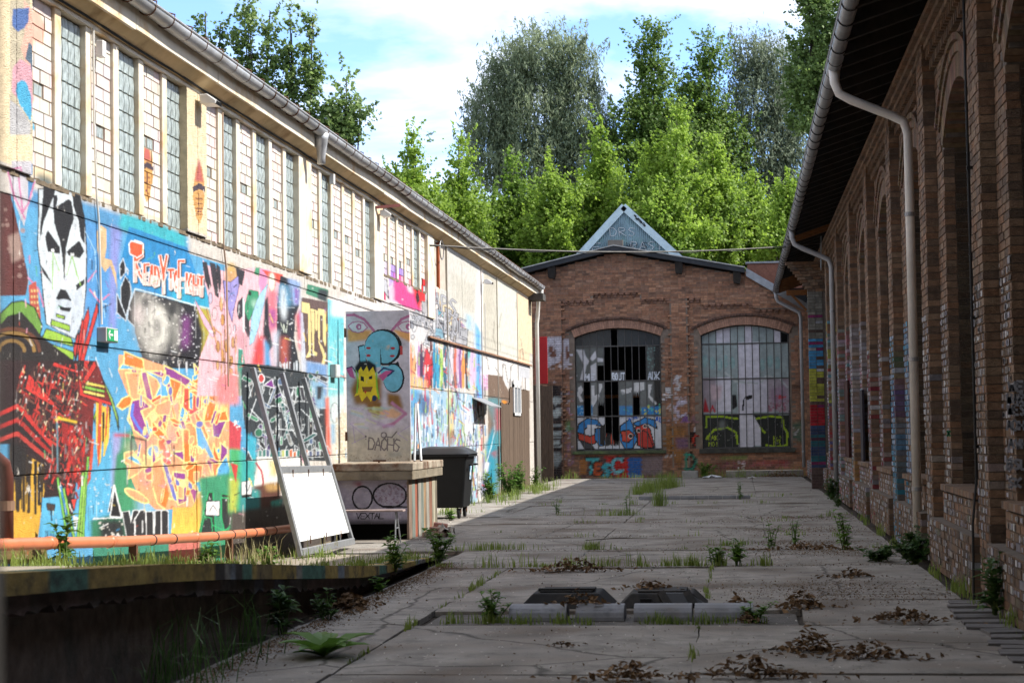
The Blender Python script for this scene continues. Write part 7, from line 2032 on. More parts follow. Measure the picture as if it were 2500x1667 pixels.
# --- orange drain pipe along the foot of the mural
pp = empty('drain_pipe', (-5.95, 18, .5), 'long orange plastic drain pipe running along the foot of the mural', 'pipe')
MAT['orange_pvc'] = material('orange_pvc', (.5, .155, .07), rough=.4, var=.12, scale=3, spec=.45, stain=(.34, .13, .07), stain_scale=3, stain_lo=.58, stain_hi=.8)
P = [(-5.95, 12.6, .84), (-5.95, 15.1, .735), (-5.95, 17.7, .60), (-5.95, 20.85, .47), (-5.95, 23.2, .40), (-5.95, 24.6, .37)]
m = MB(); m.tube(P, .052, 16); m.build('pipe_run', MAT['orange_pvc'], pp, smooth=True)
for y_ in (13.6, 15.7, 17.3, 18.6, 19.3, 20.1, 20.9, 21.6, 22.1, 22.6, 23.1, 23.6):
    i_ = next(i for i in range(len(P) - 1) if P[i][1] <= y_ <= P[i + 1][1])
    t = (y_ - P[i_][1]) / (P[i_ + 1][1] - P[i_][1]); z_ = P[i_][2] + (P[i_ + 1][2] - P[i_][2]) * t
    m = MB(); m.tube([(-5.95, y_, z_), (-5.95, y_ + (.09 if y_ in (15.7, 17.3, 20.1) else .025), z_ - .001)], .058, 16)
    m.build('collar', MAT['black_metal'] if y_ not in (15.7, 17.3, 20.1) else MAT['orange_pvc'], pp, smooth=True)
for y_ in (14.5, 18.0, 21.5):
    m = MB(); m.box(-5.99, -5.91, y_, y_ + .06, dock_z(y_) - .02, .76 - (y_ - 14.5) * .047); m.build('support', MAT['rust'], pp)
m = MB(); m.tube([(-5.98, 14.88, .76), (-5.98, 14.88, 1.3), (-5.99, 14.85, 1.4), (-6.03, 14.75, 1.47), (-6.12, 14.6, 1.5)], .055, 14); m.build('riser', material('dark_red_pipe', (.09, .03, .022), rough=.45, var=.2), pp, smooth=True)
m = MB(); m.tube([(-5.98, 14.88, 1.02), (-5.98, 14.88, 1.1)], .066, 14); m.build('clamp', material('brown_tape', (.2, .12, .08)), pp)

# --- emergency-exit sign and a second box light
ex = empty('exit_sign', (-6.1, 17.7, 2.6), 'grey emergency box light with a green arrow sign, on the blue part of the mural', 'sign')
za, zb = 2.53, 2.67
m = MB(); m.box(-6.15, -6.05, 17.55, 17.9, za, zb); m.build('housing', material('grey_housing', (.42, .4, .38), var=.15), ex, bevel=.006)
m = MB(); m.box(-6.05, -6.044, 17.57, 17.88, za + .01, zb - .01); fo = m.build('green_face', material('sign_green', (.02, .28, .1), rough=.4, var=.05), ex)
m = MB(); m.bar((-6.042, 17.6, 2.6), (-6.042, 17.72, 2.6), .003, .018); m.bar((-6.042, 17.6, 2.6), (-6.042, 17.64, 2.64), .003, .016); m.bar((-6.042, 17.6, 2.6), (-6.042, 17.64, 2.56), .003, .016)
m.build('arrow', MAT['white_plastic'], fo)
m = MB(); m.box(-6.043, -6.041, 17.76, 17.86, za + .02, zb - .02); m.build('door_pictogram', MAT['white_plastic'], fo)
bxl = empty('box_light', (-6.1, 28.0, 2.4), 'small grey emergency box light on the turquoise strip left of the steel door', 'light')
p = see(806, 905, 'X', -6.15)
m = MB(); m.box(-6.15, -6.06, p.y, p.y + .3, p.z - .1, p.z + .1); m.build('housing', material('grey_housing2', (.42, .42, .4), var=.15), bxl, bevel=.006)
m = MB(); m.box(-6.06, -6.054, p.y + .02, p.y + .28, p.z - .08, p.z + .08); m.build('lens', material('milky_lens', (.6, .66, .62), rough=.3), bxl)

# --- floodlights, junction boxes, conduits and cables on the cream hall
def flood(px, py, label):
    p = see(px, py, 'X', -6.0)
    e = empty('flood_light', p, label, 'lamp', 'floodlights under the eaves')
    m = MB(); m.prism([(p.x - .07, p.z + .05), (p.x + .02, p.z + .06), (p.x + .13, p.z - .02), (p.x + .12, p.z - .06), (p.x - .06, p.z - .05)], 'Y', p.y - .13, p.y + .13); m.build('housing', MAT['white_plastic'], e, bevel=.01)
    m = MB(); m.tube([(-6.12, p.y, p.z - .02), (p.x - .05, p.y, p.z)], .018, 8); m.build('bracket', MAT['white_plastic'], e)
    m = MB(); m.prism([(p.x + .125, p.z - .018), (p.x + .135, p.z - .022), (p.x + .124, p.z - .062), (p.x + .114, p.z - .058)], 'Y', p.y - .11, p.y + .11); m.build('glass', MAT['dark_glass'], e)
flood(508, 246, 'white floodlight on the pilaster with the pointed mask'); flood(940, 522, 'white floodlight under a rusty bracket, on the third pilaster'); flood(1190, 688, 'small floodlight on a thin conduit on the beige sheet wall')
def run(name, label, pts, r, mat, cat='cable', n=5):
    m = MB(); m.tube(pts, r, n)
    return tag(m.build(name, mat), label, cat)
def sag(a, b_, s, n=14):
    a, b_ = Vector(a), Vector(b_)
    return [a.lerp(b_, t) - Vector((0, 0, 4 * s * t * (1 - t))) for t in np.linspace(0, 1, n)]
for k, (dz, r, lb) in enumerate(((.0, .012, 'black cable running along the head of the windows, lowest of three'), (.025, .012, 'black cable running along the head of the windows, middle of three'), (.05, .009, 'thin grey cable along the head of the windows, highest of three'))):
    pts = []
    for a, b_ in zip(np.arange(12, 37.5, 2.7), np.arange(12, 37.5, 2.7)[1:]): pts += sag((-6.10, a, 5.615 + dz * .6), (-6.10, b_, 5.615 + dz * .6), .012 + .012 * k, 6)[:-1]
    run('wall_cable', lb, pts, r, MAT['black_metal'] if k < 2 else MAT['zinc_dark'])
c0 = see(247, 60, 'X', -6.13)
run('conduit', 'thin pale conduit dropping past the blue mural to the exit sign', [(-6.12, 17.42, 5.55), (-6.12, 17.43, 4.6), (-6.12, 17.5, 3.9), (-6.12, 17.55, 3.7), (-6.12, 17.62, 2.7)], .011, MAT['pvc_white'], 'conduit', 6)
run('conduit', 'thin brown conduit running down the pink skull painting', [(-6.12, 22.0, 5.5), (-6.12, 22.0, 3.9), (-6.115, 22.1, 3.6), (-6.115, 22.15, 2.2)], .011, material('tan_conduit', (.4, .28, .2)), 'conduit', 6)
run('conduit', 'pale conduit standing on the beige sheet wall below its floodlight', [(-6.12, 45.5, 4.75), (-6.12, 45.5, 3.55)], .014, MAT['pvc_white'], 'conduit', 6)
for k, (px, py, lb) in enumerate(((248, 118, 'white junction box on the brick panel beside the first glass-block window'), (613, 262, 'white junction box on the mullion right of the second pilaster'), (812, 436, 'grey junction box at the window heads of the third bay'))):
    p = see(px, py, 'X', -6.11)
    m = MB(); m.box(-6.15, -6.08, p.y - .05, p.y + .05, p.z - .09, p.z + .07); tag(m.build('junction_box', MAT['white_plastic'], bevel=.006), lb, 'box')
p = see(935, 505, 'X', -6.0); m = MB(); m.bar((-6.12, p.y - .1, p.z - .02), (-5.78, p.y + .35, p.z + .06), .06, .05); tag(m.build('steel_bracket', material('red_bracket', (.12, .03, .025), var=.3)), 'short rusty red steel bracket above the second floodlight', 'bracket')
A_ = see(1049, 598, 'X', -6.1); B_ = Vector((2.15, 48.0, see(2012, 583, 'X', 2.15).z))
mid = see(1500, 617, 'Y', (A_.y + B_.y) / 2)
sg = (A_.z + B_.z) / 2 - mid.z
cab = sag(A_, B_, sg, 30)
run('overhead_cable', 'pale bundled cable slung across the yard from wall to wall', cab, .014, material('cable_grey', (.16, .15, .135), rough=.7, var=.2), 'cable', 6)
run('overhead_cable', 'thin dark cable wound beside the pale one across the yard', [p + Vector((0, .02, .02 * math.sin(i * 1.7) - .02)) for i, p in enumerate(cab)], .01, MAT['black_metal'], 'cable', 5)
p = see(1082, 610, 'X', -6.05)
run('cable_loop', 'coiled loop of pale cable hanging under the eaves at the beige wall', [(-6.08, p.y + .25 * math.cos(t), p.z + .2 * math.sin(t)) for t in np.linspace(0, 2 * math.pi, 18)], .012, MAT['zinc_dark'])
run('cable_loop', 'slack pale cable hanging in loops at the warehouse end', [Vector((2.1, 48.0 - .6 * t, B_.z - .75 * math.sin(math.pi * t) + .1 * t)) for t in np.linspace(0, 1.25, 18)], .014, MAT['zinc_dark'])

# --- old timber gate post and red board by the gable, step, slab and litter
gp = empty('timber_gate', (-6.6, 62.8, 0), 'weathered brown board gate in the corner beside the brick gable', 'gate')
for i, x_ in enumerate(np.arange(-6.86, -6.3, .165)):
    m = MB(); m.box(x_, x_ + .155, 62.75 + RND.uniform(0, .02), 62.8, 0, 3.1 + RND.uniform(-.06, .06)); m.build('board', MAT['wood_brown'], gp)
m = MB(); m.box(-6.98, -6.3, 62.8, 62.86, .5, .65); m.box(-6.98, -6.3, 62.8, 62.86, 2.5, 2.65); m.build('rail', MAT['wood_brown'], gp)
m = MB(); m.box(-6.8, -6.38, 62.9, 62.95, 3.2, 4.78); tag(m.build('red_board', material('red_board', (.42, .016, .018), rough=.5, var=.12), bevel=.004), 'plain red board fixed above the timber gate by the gable', 'board')
m = MB(); m.box(-.5, 2.05, 63.2, 64.1, -.02, .2); tag(m.build('concrete_step', MAT['slab'], bevel=.012), 'low concrete step below the right-hand arched window', 'step')
m = MB(); m.box(-1.95, -1.42, 63.0, 63.4, -.02, .22); tag(m.build('concrete_block', material('pale_block', (.3, .29, .27), var=.3), bevel=.015), 'pale concrete block lying between the two arched windows', 'block')
def crumple(name, label, x, y, s, mat, cat, seed):
    r = random.Random(seed)
    V, F = [], []
    for j in range(7):
        for i in range(7): V.append((x + (i - 3) * s / 3 + r.uniform(-.2, .2) * s / 3, y + (j - 3) * s / 4, .0 + r.uniform(0, .35) * s * (1 - abs(i - 3) / 4)))
    for j in range(6):
        for i in range(6): a = j * 7 + i; F.append((a, a + 1, a + 8, a + 7))
    return tag(link(name, mesh_quads(name, V, F), mat), label, cat)
crumple('plastic_bag', 'crumpled white plastic bag lying by the concrete block', -.95, 62.6, .32, material('white_film', (.62, .64, .66), rough=.4), 'bag', 3)
crumple('paper_scrap', 'scrap of white paper on the slabs below the right-hand window', .35, 61.8, .14, MAT['white_plastic'], 'paper', 4)
dc = empty('drain_channel', (-1.2, 43.6, 0), 'low slotted concrete drain channel across the far slabs', 'drain')
for k in range(8):
    m = MB(); x_ = -2.35 + k * .32
    m.box(x_, x_ + .31, 43.52, 43.68, 0, .05); m.box(x_, x_ + .31, 43.60, 43.68, .05, .075); m.build('channel_stone', material('channel_stone', (.2, .2, .205), var=.3), dc, bevel=.006)
# --- recycled-plastic barrier feet and grey kerb pieces
MAT['feet'] = material('recycled_rubber', (.016, .0155, .015), rough=.75, var=.35, scale=6, spec=.2, stain=(.035, .03, .025), stain_scale=3)
def barrier_foot(x0, x1, y0, y1, h, label, windowed):
    e = empty('barrier_foot', ((x0 + x1) / 2, (y0 + y1) / 2, 0), label, 'barrier foot', 'barrier feet on the slabs')
    m = MB(); ins = .13
    m.add(frustum(x0, x1, y0, y1, .0, x0 + ins, x1 - ins, y0 + .1, y1 - .08, h), [tuple(f) for f in CUBE_F]); m.build('block', MAT['feet'], e, bevel=.015)
    m = MB(); m.box(x0 + ins + .06, x1 - ins - .06, y0 + .16, y1 - .14, h - .005, h + .018); m.build('top_rib', MAT['feet'], e, bevel=.006)
    if windowed:
        m = MB(); m.add(frustum(x0 + .52, x1 - .03, y0 - .012, y0 + .12, .045, x0 + .42, x1 - .17, y0 + .072, y0 + .14, h + .004), [tuple(f) for f in CUBE_F]); m.build('grey_plate', material('grey_plate', (.03, .031, .034), rough=.6, var=.2), e)
        for xx in (x0 + .47, x1 - .12):
            m = MB(); m.bar((xx, y0 - .02, .04), (xx - .07, y0 + .085, h + .012), .07, .02, up=(0, -1, .6)); m.build('strap', MAT['feet'], e)
        m = MB(); m.box(x0 + .22, x0 + .32, y0 + .0, y0 + .06, .03, .09); m.build('slot', MAT['dark_room'], e)
    else:
        for xx in (x0 + .3, x1 - .3):
            m = MB(); m.box(xx - .13, xx + .13, y0 + .2, y0 + .3, h + .01, h + .035); m.build('lug', MAT['feet'], e)
barrier_foot(-2.03, -1.17, 17.0, 17.75, .135, 'black rubber barrier foot with a plain front, behind the leftmost kerb pieces', False)
barrier_foot(-1.14, -.32, 17.0, 17.75, .13, 'black rubber barrier foot with a grey plate strapped to its front', True)
MAT['kerb'] = material('grey_kerb_plastic', (.2, .205, .22), rough=.65, var=.4, scale=8, stain=(.12, .11, .1), stain_scale=4)
kx = [(-2.02, -1.52), (-1.44, -1.02), (-.94, -.44), (-.42, .08)]
lbl = ('grey half-round kerb piece at the left end of the row, leaves on its right', 'grey half-round kerb piece with dead leaves heaped on it', 'grey half-round kerb piece in front of the plated barrier foot', 'grey half-round kerb piece at the right end of the row, in the weeds')
for (xa, xb), lb in zip(kx, lbl):
    e = empty('kerb_piece', ((xa + xb) / 2, 16.4, 0), lb, 'kerb', 'grey kerb pieces in a row')
    m = MB(); prof = [(16.24, -.035)] + [(16.42 - .18 * math.cos(t), .105 * math.sin(t)) for t in np.linspace(0, math.pi, 9)] + [(16.60, -.035)]
    m.prism(prof, 'X', xa, xb); m.build('shell', MAT['kerb'], e, bevel=.006)
    for t, w_ in ((.36, .11), (.7, .035), (.12, .03)):
        xx = xa + (xb - xa) * t
        m = MB(); m.box(xx, xx + w_, 16.275, 16.31, .035, .06); m.build('slot', MAT['dark_room'], e)

# --- loose planks at the foot of the warehouse
MAT['plank'] = material('grey_plank', (.16, .15, .145), rough=.85, var=.5, scale=6, stretch=(.5, 4, 4), bump=.5)
_rp = random.Random(6)
ORD = ('first', 'second', 'third', 'fourth', 'fifth', 'sixth', 'seventh', 'eighth', 'ninth', 'tenth', 'eleventh', 'twelfth', 'thirteenth', 'fourteenth', 'fifteenth', 'sixteenth', 'seventeenth', 'eighteenth', 'nineteenth', 'twentieth')
y_ = 12.2
k = 0
while y_ < 17.3:
    w_ = _rp.uniform(.18, .3)
    m = MB(); x0_ = 1.80 + _rp.uniform(-.06, .05); t = _rp.uniform(-.02, .02)
    m.bar((x0_, y_ + w_ / 2 + t, .0 + _rp.uniform(0, .008)), (2.12, y_ + w_ / 2 - t, .002 + _rp.uniform(0, .008)), w_, .024, up=(0, 0, 1))
    tag(m.build('loose_plank', MAT['plank'], bevel=.003), 'short grey plank by the warehouse foot, ' + ORD[k] + ' of the row counted from the camera', 'plank', 'grey planks along the warehouse foot')
    k += 1
    y_ += w_ + _rp.uniform(.03, .22)

# --- broken bricks and sheeting by the ledge corner
hp = empty('rubble_heap', (-4.72, 29.2, 0), 'small heap of broken bricks and torn sheeting at the corner of the ledge', 'rubble')
for k, (x_, y_, z_, a) in enumerate(((-4.8, 28.9, .04, .3), (-4.66, 28.95, .04, 1.2), (-4.72, 29.1, .105, .7), (-4.6, 29.3, .035, 2.1), (-4.83, 29.35, .04, 1.6), (-4.68, 29.2, .16, .2))):
    o = bpy.data.objects.new('brick', unit_r); COL.objects.link(o); o.parent = hp; o.matrix_parent_inverse = Matrix.Translation(-hp.location)
    o.location, o.scale, o.rotation_euler, o.color = (x_, y_, z_), (.22, .11, .07), (.12 * (k % 3 - 1), .15 * (k % 2), a), (.3 + .04 * k, .25, .19, 1)
r_ = random.Random(1)
V, F = [], []
for j in range(8):
    for i in range(8): V.append((-4.86 + i * .055 + r_.uniform(-.015, .015), 28.95 + j * .055, .13 + .09 * math.sin(i * 1.3 + j) * .6 + r_.uniform(-.03, .05) - .012 * abs(i - 3.5) ** 1.6))
for j in range(7):
    for i in range(7): a = j * 8 + i; F.append((a, a + 1, a + 9, a + 8))
link('torn_sheeting', mesh_quads('torn_sheeting', V, F), material('torn_sheet', (.4, .37, .31), rough=.6, var=.4, scale=14), hp)

# ------------------------------------------------------------------ weeds, grass and dead leaves
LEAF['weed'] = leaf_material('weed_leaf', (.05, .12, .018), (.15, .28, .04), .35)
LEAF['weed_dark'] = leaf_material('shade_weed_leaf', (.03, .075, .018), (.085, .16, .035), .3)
LEAF['grass'] = leaf_material('grass_blade', (.09, .14, .025), (.26, .34, .07), .35)
LEAF['straw'] = leaf_material('dry_grass', (.2, .18, .08), (.42, .38, .2), .3)
LEAF['dead'] = leaf_material('dead_leaf', (.05, .028, .014), (.22, .13, .06), .1, .8)
MAT['stem'] = material('green_stem', (.08, .13, .035), var=.2)
def leaf_quads(c, d, up, L, W):
    """a folded pointed leaf from c along d"""
    d = d.normalized(); s = d.cross(up)
    if s.length < 1e-3: s = d.cross(Vector((1, 0, 0)))
    s.normalize(); n = s.cross(d)
    p = [c, c + d * L * .45 + s * W + n * W * .35, c + d * L - n * L * .18, c + d * L * .45 - s * W + n * W * .35, c + d * L * .5]
    return p, [(0, 1, 2, 4), (0, 4, 2, 3)]
def weed(label, x, y, z, h, stems, spread, leafL, seed, kind='weed', broad=.32, n=14):
    h, spread, leafL = h * .78, spread * .85, leafL * .85
    r = random.Random(seed)
    e = empty('weed', (x, y, z), label, 'weed', 'weeds in the yard')
    st, V, F = MB(), [], []
    for i in range(stems):
        a, lean = r.uniform(0, 6.28), r.uniform(.1, 1) * spread
        hh = h * r.uniform(.55, 1.05)
        tip = Vector((x + lean * math.cos(a), y + lean * math.sin(a), z + hh))
        b0 = Vector((x + r.uniform(-.04, .04), y + r.uniform(-.04, .04), z - .02))
        mid = b0.lerp(tip, .5) + Vector((0, 0, hh * .12))
        st.tube([b0, mid, tip], [.006, .005, .002], 4, cap=False)
        for k in range(n):
            t = r.uniform(.12, 1)
            p = b0.lerp(mid, t * 2) if t < .5 else mid.lerp(tip, t * 2 - 1)
            aa = r.uniform(0, 6.28)
            d = Vector((math.cos(aa), math.sin(aa), r.uniform(-.1, .8)))
            L = leafL * r.uniform(.5, 1.1) * (1.15 - .5 * t)
            q, f = leaf_quads(p, d, Vector((0, 0, 1)), L, L * broad)
            F += [tuple(i_ + len(V) for i_ in ff) for ff in f]; V += q
    st.build('stems', MAT['stem'], e)
    me = bpy.data.meshes.new('leaves'); me.from_pydata([tuple(v) for v in V], [], F); me.update()
    link('leaves', me, LEAF[kind], e)
    return e
def rosette(label, x, y, z, n, L, seed, kind='weed'):
    r = random.Random(seed)
    e = empty('weed', (x, y, z), label, 'weed', 'weeds in the yard')
    for i in range(n):
        a = i * 2.4 + r.uniform(-.3, .3)
        l = L * r.uniform(.6, 1.1)
        el = r.uniform(.3, 1.1)
        V, F, m_ = [], [], 7
        for k in range(m_ + 1):
            t = k / m_
            rad = l * t * math.cos(el * (1 - .55 * t))
            zz = l * math.sin(el) * (t - .55 * t * t)
            w_ = l * .17 * math.sin(math.pi * (t ** .8) * .96 + .06) * (1 + .14 * (-1) ** k)
            c = Vector((x + rad * math.cos(a), y + rad * math.sin(a), z + zz))
            s = Vector((-math.sin(a), math.cos(a), 0)) * w_
            V += [c - s + Vector((0, 0, w_ * .4)), c, c + s + Vector((0, 0, w_ * .4))]
            if k: b = (k - 1) * 3; F += [(b, b + 1, b + 4, b + 3), (b + 1, b + 2, b + 5, b + 4)]
        me = bpy.data.meshes.new('leaf'); me.from_pydata([tuple(v) for v in V], [], F); me.update()
        link('leaf', me, LEAF[kind], e)
    return e
rosette('broad-leaved dandelion-like weed growing from the slab joint nearest the camera', -3.02, 13.45, 0, 13, .42, 3)
weed('bushy weed sprouting at the low end of the ramp edge', -3.72, 22.9, .02, .55, 9, .28, .17, 5, n=18)
weed('weed leaning over the painted ramp edge', -3.78, 20.3, .12, .5, 8, .25, .16, 6, n=16)
weed('small weed below the ramp edge, beside the litter', -3.66, 18.9, 0, .22, 5, .16, .12, 7)
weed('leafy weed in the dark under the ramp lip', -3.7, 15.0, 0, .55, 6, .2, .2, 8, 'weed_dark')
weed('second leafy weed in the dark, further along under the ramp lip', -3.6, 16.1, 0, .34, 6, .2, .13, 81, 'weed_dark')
weed('clump of weed at the left end of the grey kerb pieces', -2.15, 16.25, -.03, .34, 9, .2, .13, 9, n=16)
weed('low weed at the right end of the grey kerb pieces', .1, 16.15, -.03, .2, 10, .3, .1, 10, n=16)
weed('upright thistle-like weed in the cross joint, right of the centre', -.05, 22.4, 0, .42, 6, .14, .16, 12)
weed('bushy weed in the same cross joint, left of the thistle-like one', -.32, 22.4, 0, .3, 8, .2, .13, 13)
weed('tall slender weed in the middle of the far slabs', -2.16, 36.1, 0, .62, 3, .07, .12, 14)
weed('smaller slender weed left of the tall one on the far slabs', -3.55, 36.4, 0, .42, 4, .12, .1, 15)
weed('slender weed near the drain channel at its right end', -.05, 43.2, 0, .6, 4, .12, .12, 16)
weed('tall weed on the slabs near the pale downpipe', 1.32, 25.0, 0, .62, 7, .2, .17, 17, 'weed')
weed('weed with two stems left of the tall one by the warehouse', .38, 25.3, 0, .45, 4, .16, .14, 18)
weed('second slim weed a little further from the warehouse wall', .72, 26.2, 0, .5, 4, .12, .13, 19)
weed('thick dark weed clump at the foot of the pale downpipe', 2.0, 22.6, 0, .42, 16, .4, .16, 20, 'weed_dark', n=20)
weed('dark weed clump spreading over the slabs in front of the downpipe', 1.62, 22.9, 0, .22, 14, .42, .14, 21, 'weed_dark', n=18)
weed('dark weed clump between downpipe and plinth', 2.06, 23.4, 0, .5, 12, .3, .16, 22, 'weed_dark', n=18)
weed('weed at the foot of the grey downpipe further along', 2.0, 42.5, 0, .6, 14, .25, .18, 23, 'weed_dark', n=18)
weed('small weed by the painted pier at the warehouse end', 1.95, 38.6, 0, .3, 8, .2, .12, 24, 'weed_dark')
weed('weed hugging the warehouse plinth at the right edge of the view', 2.1, 16.2, 0, .7, 8, .2, .2, 25, 'weed_dark')
weed('sunlit weed bush against the teal part of the wall', -5.75, 43.0, 0, .85, 16, .35, .2, 26, n=20)
weed('sunlit weed bush in front of the brown boards', -5.7, 46.5, 0, 1.05, 18, .5, .2, 27, n=20)
weed('tall sunlit weed bush beside the brown board doors', -5.75, 48.6, 0, 1.15, 16, .45, .2, 28, n=20)
weed('small sunlit weed by the white downpipe', -5.8, 53.4, 0, .75, 10, .3, .18, 29, n=16)
weed('low weed behind the waste container wheel', -5.3, 34.4, 0, .3, 6, .15, .14, 30)
weed('weed growing out of the ramp behind the orange pipe, near the riser', -5.9, 16.0, .5, .6, 5, .16, .2, 31)
weed('bright weed under the orange pipe, in the middle of its run', -5.7, 19.6, .2, .34, 8, .22, .15, 32)
weed('bright low weed under the orange pipe, towards the frame', -5.3, 20.8, .14, .26, 8, .22, .13, 33)
weed('bushy weed at the foot of the gable, left of the concrete block', -1.2, 62.9, 0, .6, 14, .5, .2, 34, n=18)

def blades(spots, seed, width=.006, kind='grass', name='grass', label='', curve=.5):
    """spots: (x, y, z, radius x, radius y, count, height)"""
    rng = np.random.default_rng(seed)
    V, F, o_ = [], [], 0
    for (x, y, z, rx, ry, n, h) in spots:
        b = np.stack([x + rng.normal(0, rx * .5, n), y + rng.normal(0, ry * .5, n), np.full(n, z)], 1)
        a = rng.uniform(0, 2 * math.pi, n); l = h * rng.uniform(.4, 1.15, n); bend = l * rng.uniform(.1, 1, n) * curve
        d = np.stack([np.cos(a), np.sin(a), np.zeros(n)], 1); s = np.stack([-np.sin(a), np.cos(a), np.zeros(n)], 1) * width
        m1 = b + d * (bend * .3)[:, None] + np.array([0, 0, 1]) * (l * .6)[:, None]
        t = b + d * bend[:, None] + np.array([0, 0, 1]) * (l * (1 - .35 * curve * (bend / l)))[:, None]
        Q = np.stack([b - s, b + s, m1 + s * .8, m1 - s * .8, t + s * .15, t - s * .15], 1).reshape(-1, 3)
        V.append(Q)
        k = o_ + np.arange(n)[:, None] * 6
        F.append(np.concatenate([k + np.array([[0, 1, 2, 3]]), k + np.array([[3, 2, 4, 5]])])); o_ += n * 6
    return tag(link(name, mesh_quads(name, np.concatenate(V), np.concatenate(F)), LEAF[kind]), label, kind='stuff')
rg_ = random.Random(44)
S_ = []
for i in range(30): S_.append((rg_.uniform(-3.6, .4), 22.29 + rg_.uniform(-.06, .06), 0, rg_.uniform(.06, .25), .05, rg_.randint(6, 40), rg_.uniform(.05, .19)))
for i in range(48): y = rg_.uniform(11.5, 23.3); S_.append((rg_.uniform(-4.25, -3.83), y, dock_z(y), rg_.uniform(.05, .25), .2, rg_.randint(4, 34), rg_.uniform(.03, .1)))
for i in range(60): y = rg_.uniform(12.5, 24); S_.append((rg_.uniform(-6.05, -5.2), y, dock_z(y), .2, .25, rg_.randint(5, 30), rg_.uniform(.05, .2)))
for i in range(26): S_.append((rg_.uniform(-2.6, .4), 16.1 + rg_.uniform(-.12, .1), -.035, .1, .05, rg_.randint(6, 26), rg_.uniform(.05, .13)))
for (a, b_) in ((-2.77, -.36),):
    for i in range(26): S_.append((rg_.choice((-2.77, -2.77, -.36)) + rg_.uniform(-.02, .02), rg_.uniform(13.0, 22), -.02, .03, .25, rg_.randint(5, 22), rg_.uniform(.04, .12)))
for i in range(44):
    y = rg_.choice((25.41, 28.54, 32.85, 35.88, 40.83, 44.6)) + rg_.choice((0, 0, rg_.uniform(-1.5, 1.5))); S_.append((rg_.uniform(-4.4, 2.0), y, 0, rg_.uniform(.05, .3), .06, rg_.randint(4, 24), rg_.uniform(.04, .13)))
for i in range(40): y = rg_.uniform(36.5, 56); S_.append((rg_.uniform(-6.0, -5.2), y, 0, .2, .4, rg_.randint(10, 40), rg_.uniform(.1, .35)))
for i in range(26): y = rg_.uniform(47, 54); S_.append((-2.3 + (y - 50) * .09 + rg_.uniform(-.2, .2), y, 0, .2, .5, 40, rg_.uniform(.2, .5)))
for i in range(30): S_.append((rg_.uniform(-6.3, 1.9), 63.2 + rg_.uniform(-.5, .3), 0, .3, .2, rg_.randint(10, 40), rg_.uniform(.1, .4)))
for i in range(26): y = rg_.uniform(14, 34); S_.append((2.05 + rg_.uniform(-.05, .05), y, -.02, .05, .3, rg_.randint(8, 24), rg_.uniform(.06, .22)))
S_ += [(-3.3, 25.6, 0, .5, .12, 130, .12), (-2.0, 25.5, 0, .2, .1, 90, .13), (-.2, 26.0, 0, .2, .1, 60, .1), (-2.3, 35.6, 0, .5, .15, 140, .16), (-1.75, 40.0, 0, .15, .2, 120, .4), (-4.05, 22.6, .05, .3, .3, 90, .16), (-4.2, 21.0, .13, .5, .4, 130, .13)]
blades(S_, 3, label='grass growing in the slab joints, on the ramp and along the walls', width=.0055)
blades([(-3.74, 12.7, -.05, .3, .9, 60, .62), (-3.72, 14.2, -.05, .22, .7, 36, .5), (-3.62, 11.8, -.05, .4, .5, 40, .5)], 8, width=.0055, kind='weed_dark', name='long_grass', label='long arching grass in the dark below the ramp edge', curve=1.1)
blades([(-5.6 + rg_.uniform(-.4, .4), rg_.uniform(17, 24), .2, .3, .3, 9, .26) for _ in range(20)], 9, width=.004, kind='straw', name='dry_grass', label='dry seeding grass on the ramp under the orange pipe', curve=.6)

def litter_arrays(n, sample, size, rng, lift=.02):
    P = np.array([sample() for _ in range(n)])
    nrm = rng.normal(size=(n, 3)) * .45 + np.array([0, 0, 1]); nrm /= np.linalg.norm(nrm, axis=1)[:, None]
    u = rng.normal(size=(n, 3)); u -= nrm * (u * nrm).sum(1)[:, None]; u /= np.linalg.norm(u, axis=1)[:, None]
    v = np.cross(nrm, u); s = size * rng.uniform(.35, 1.25, n)[:, None]
    P[:, 2] += rng.uniform(.002, lift, n)
    V = np.stack([P - u * s, P + v * s * .6 + nrm * s * .3, P + u * s, P - v * s * .6 + nrm * s * .3], 1)
    return V.reshape(-1, 3), np.arange(n * 4).reshape(-1, 4)
def leaf_pile(label, x, y, rx, ry, h, n, size, seed, z0=0.0):
    rng = np.random.default_rng(seed); r = random.Random(seed)
    def smp():
        a, b = r.gauss(0, .42), r.gauss(0, .42)
        if r.random() < .3: a, b = a * 2.4, b * 2.2
        return (x + a * rx * .72, y + b * ry * .8, z0 + h * 1.5 * r.random() * math.exp(-(a * a + b * b) * 2.0))
    V, F = litter_arrays(n, smp, size * .72, rng, .015)
    tag(link('leaf_pile', mesh_quads('leaf_pile', V, F), LEAF['dead']), label, 'leaf pile', 'piles of dead leaves on the slabs', 'stuff')
leaf_pile('long low pile of dead leaves just in front of the weedy cross joint', -1.93, 21.6, .62, .2, .1, 260, .05, 1)
leaf_pile('dark pile of dead leaves on the slab between barrier feet and warehouse', .52, 17.05, .26, .2, .1, 170, .05, 2)
leaf_pile('large pile of dead leaves nearest the camera on the right', .47, 13.7, .3, .16, .12, 220, .045, 3)
leaf_pile('ragged pile of dead leaves trailing right of the large near pile', .86, 13.3, .4, .15, .08, 200, .045, 4)
leaf_pile('pile of dead leaves cut by the bottom edge of the view', -.75, 12.2, .36, .14, .08, 180, .045, 5)
leaf_pile('dark pile of dead leaves at the bottom edge, right of its neighbour', .02, 12.3, .46, .16, .1, 220, .045, 6)
leaf_pile('loose dead leaves in the bend of the slab by the warehouse', 1.15, 20.4, .3, .25, .07, 130, .05, 7)
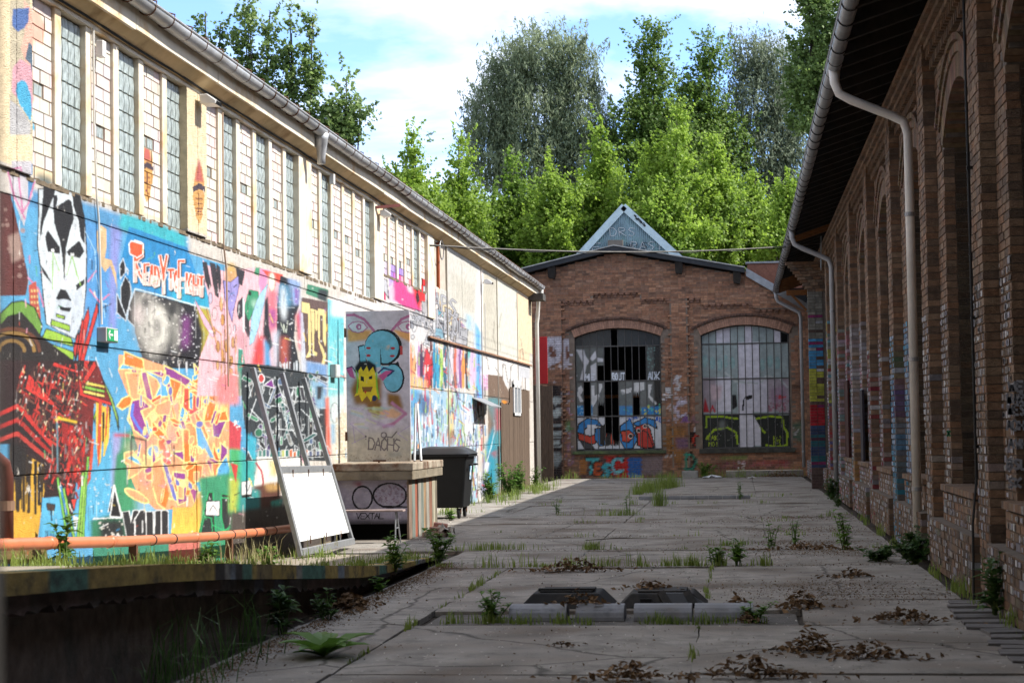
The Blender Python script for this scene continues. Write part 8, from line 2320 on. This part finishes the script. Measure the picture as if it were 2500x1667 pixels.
leaf_pile('dead leaves spread near the grey planks', 1.3, 15.9, .42, .3, .06, 170, .05, 8)
leaf_pile('pale dead leaves heaped at the foot of the ramp', -3.62, 17.2, .22, .6, .09, 240, .06, 9)
leaf_pile('small tuft of dead leaves right of the kerb pieces', .03, 15.85, .12, .1, .05, 60, .04, 10)
leaf_pile('single curl of dead leaves alone on the near slab', -1.36, 14.05, .1, .07, .04, 26, .04, 11)
leaf_pile('dead leaves lying on the second kerb piece', -1.42, 16.42, .3, .12, .09, 90, .05, 12, .09)
leaf_pile('dead leaves on top of the plated barrier foot', -.85, 17.4, .3, .15, .05, 80, .05, 13, .14)
leaf_pile('small heap of dead leaves behind the right-hand kerb piece', -.05, 17.1, .14, .12, .1, 70, .05, 14)
leaf_pile('dead leaves and grit in the corner by the right-hand window step', 1.3, 62.6, .8, .3, .14, 200, .07, 15)
leaf_pile('thin drift of dead leaves across the slabs by the tall weeds', .9, 25.2, .9, .25, .05, 220, .05, 16)
rl = random.Random(3)
def litter_spot():
    k = rl.random()
    if k < .34: y = rl.uniform(11.5, 23); return (-3.66 + abs(rl.gauss(0, .14)), y, .0)
    if k < .74:
        yy = rl.choice((18.3, 19.4, 24.6, 26.5, 30, 34)) + rl.gauss(0, .45); return (rl.gauss(1.0, .6), yy, 0)
    if k < .84: return (rl.uniform(-3.4, 2.0), rl.choice((22.25, 25.4, 28.5, 32.85)) + rl.gauss(0, .12), 0)
    return (rl.uniform(-3.6, 2.0), rl.uniform(11, 40), 0)
V, F = litter_arrays(15000, litter_spot, .0115, np.random.default_rng(6), .01)
tag(link('leaf_litter', mesh_quads('leaf_litter', V, F), LEAF['dead']), 'brown leaf crumbs scattered over the slabs', kind='stuff')
def petal_spot(): return (rl.uniform(-5.5, 2.0), 10 + 40 * rl.random() ** 1.3, dock_z(12) * 0)
V, F = litter_arrays(2600, petal_spot, .011, np.random.default_rng(7), .006)
ok = [i for i in range(len(F)) if V[i * 4][0] > -3.6 or V[i * 4][1] > 24.8]
V = V.reshape(-1, 4, 3)[ok].reshape(-1, 3)
tag(link('fallen_petals', mesh_quads('fallen_petals', V, np.arange(len(V)).reshape(-1, 4)), material('pale_petals', (.6, .57, .5), var=.1)), 'pale petals and grit sprinkled over the slabs', kind='stuff')
# twigs
for k, (px, py, qx, qy, lb) in enumerate(((1330, 1398, 1400, 1394, 'thin dry twig lying beside the long leaf pile'), (1430, 1318, 1580, 1312, 'pale dry stick lying across the middle slabs'), (1875, 1585, 1960, 1583, 'thin dry twig left of the large near leaf pile'))):
    a, b_ = see(px, py, 'Z', .012), see(qx, qy, 'Z', .012)
    m = MB(); m.tube([a, a.lerp(b_, .5) + Vector((0, .01, .01)), b_], [.006, .007, .003], 5); tag(m.build('twig', MAT['bark']), lb, 'twig')
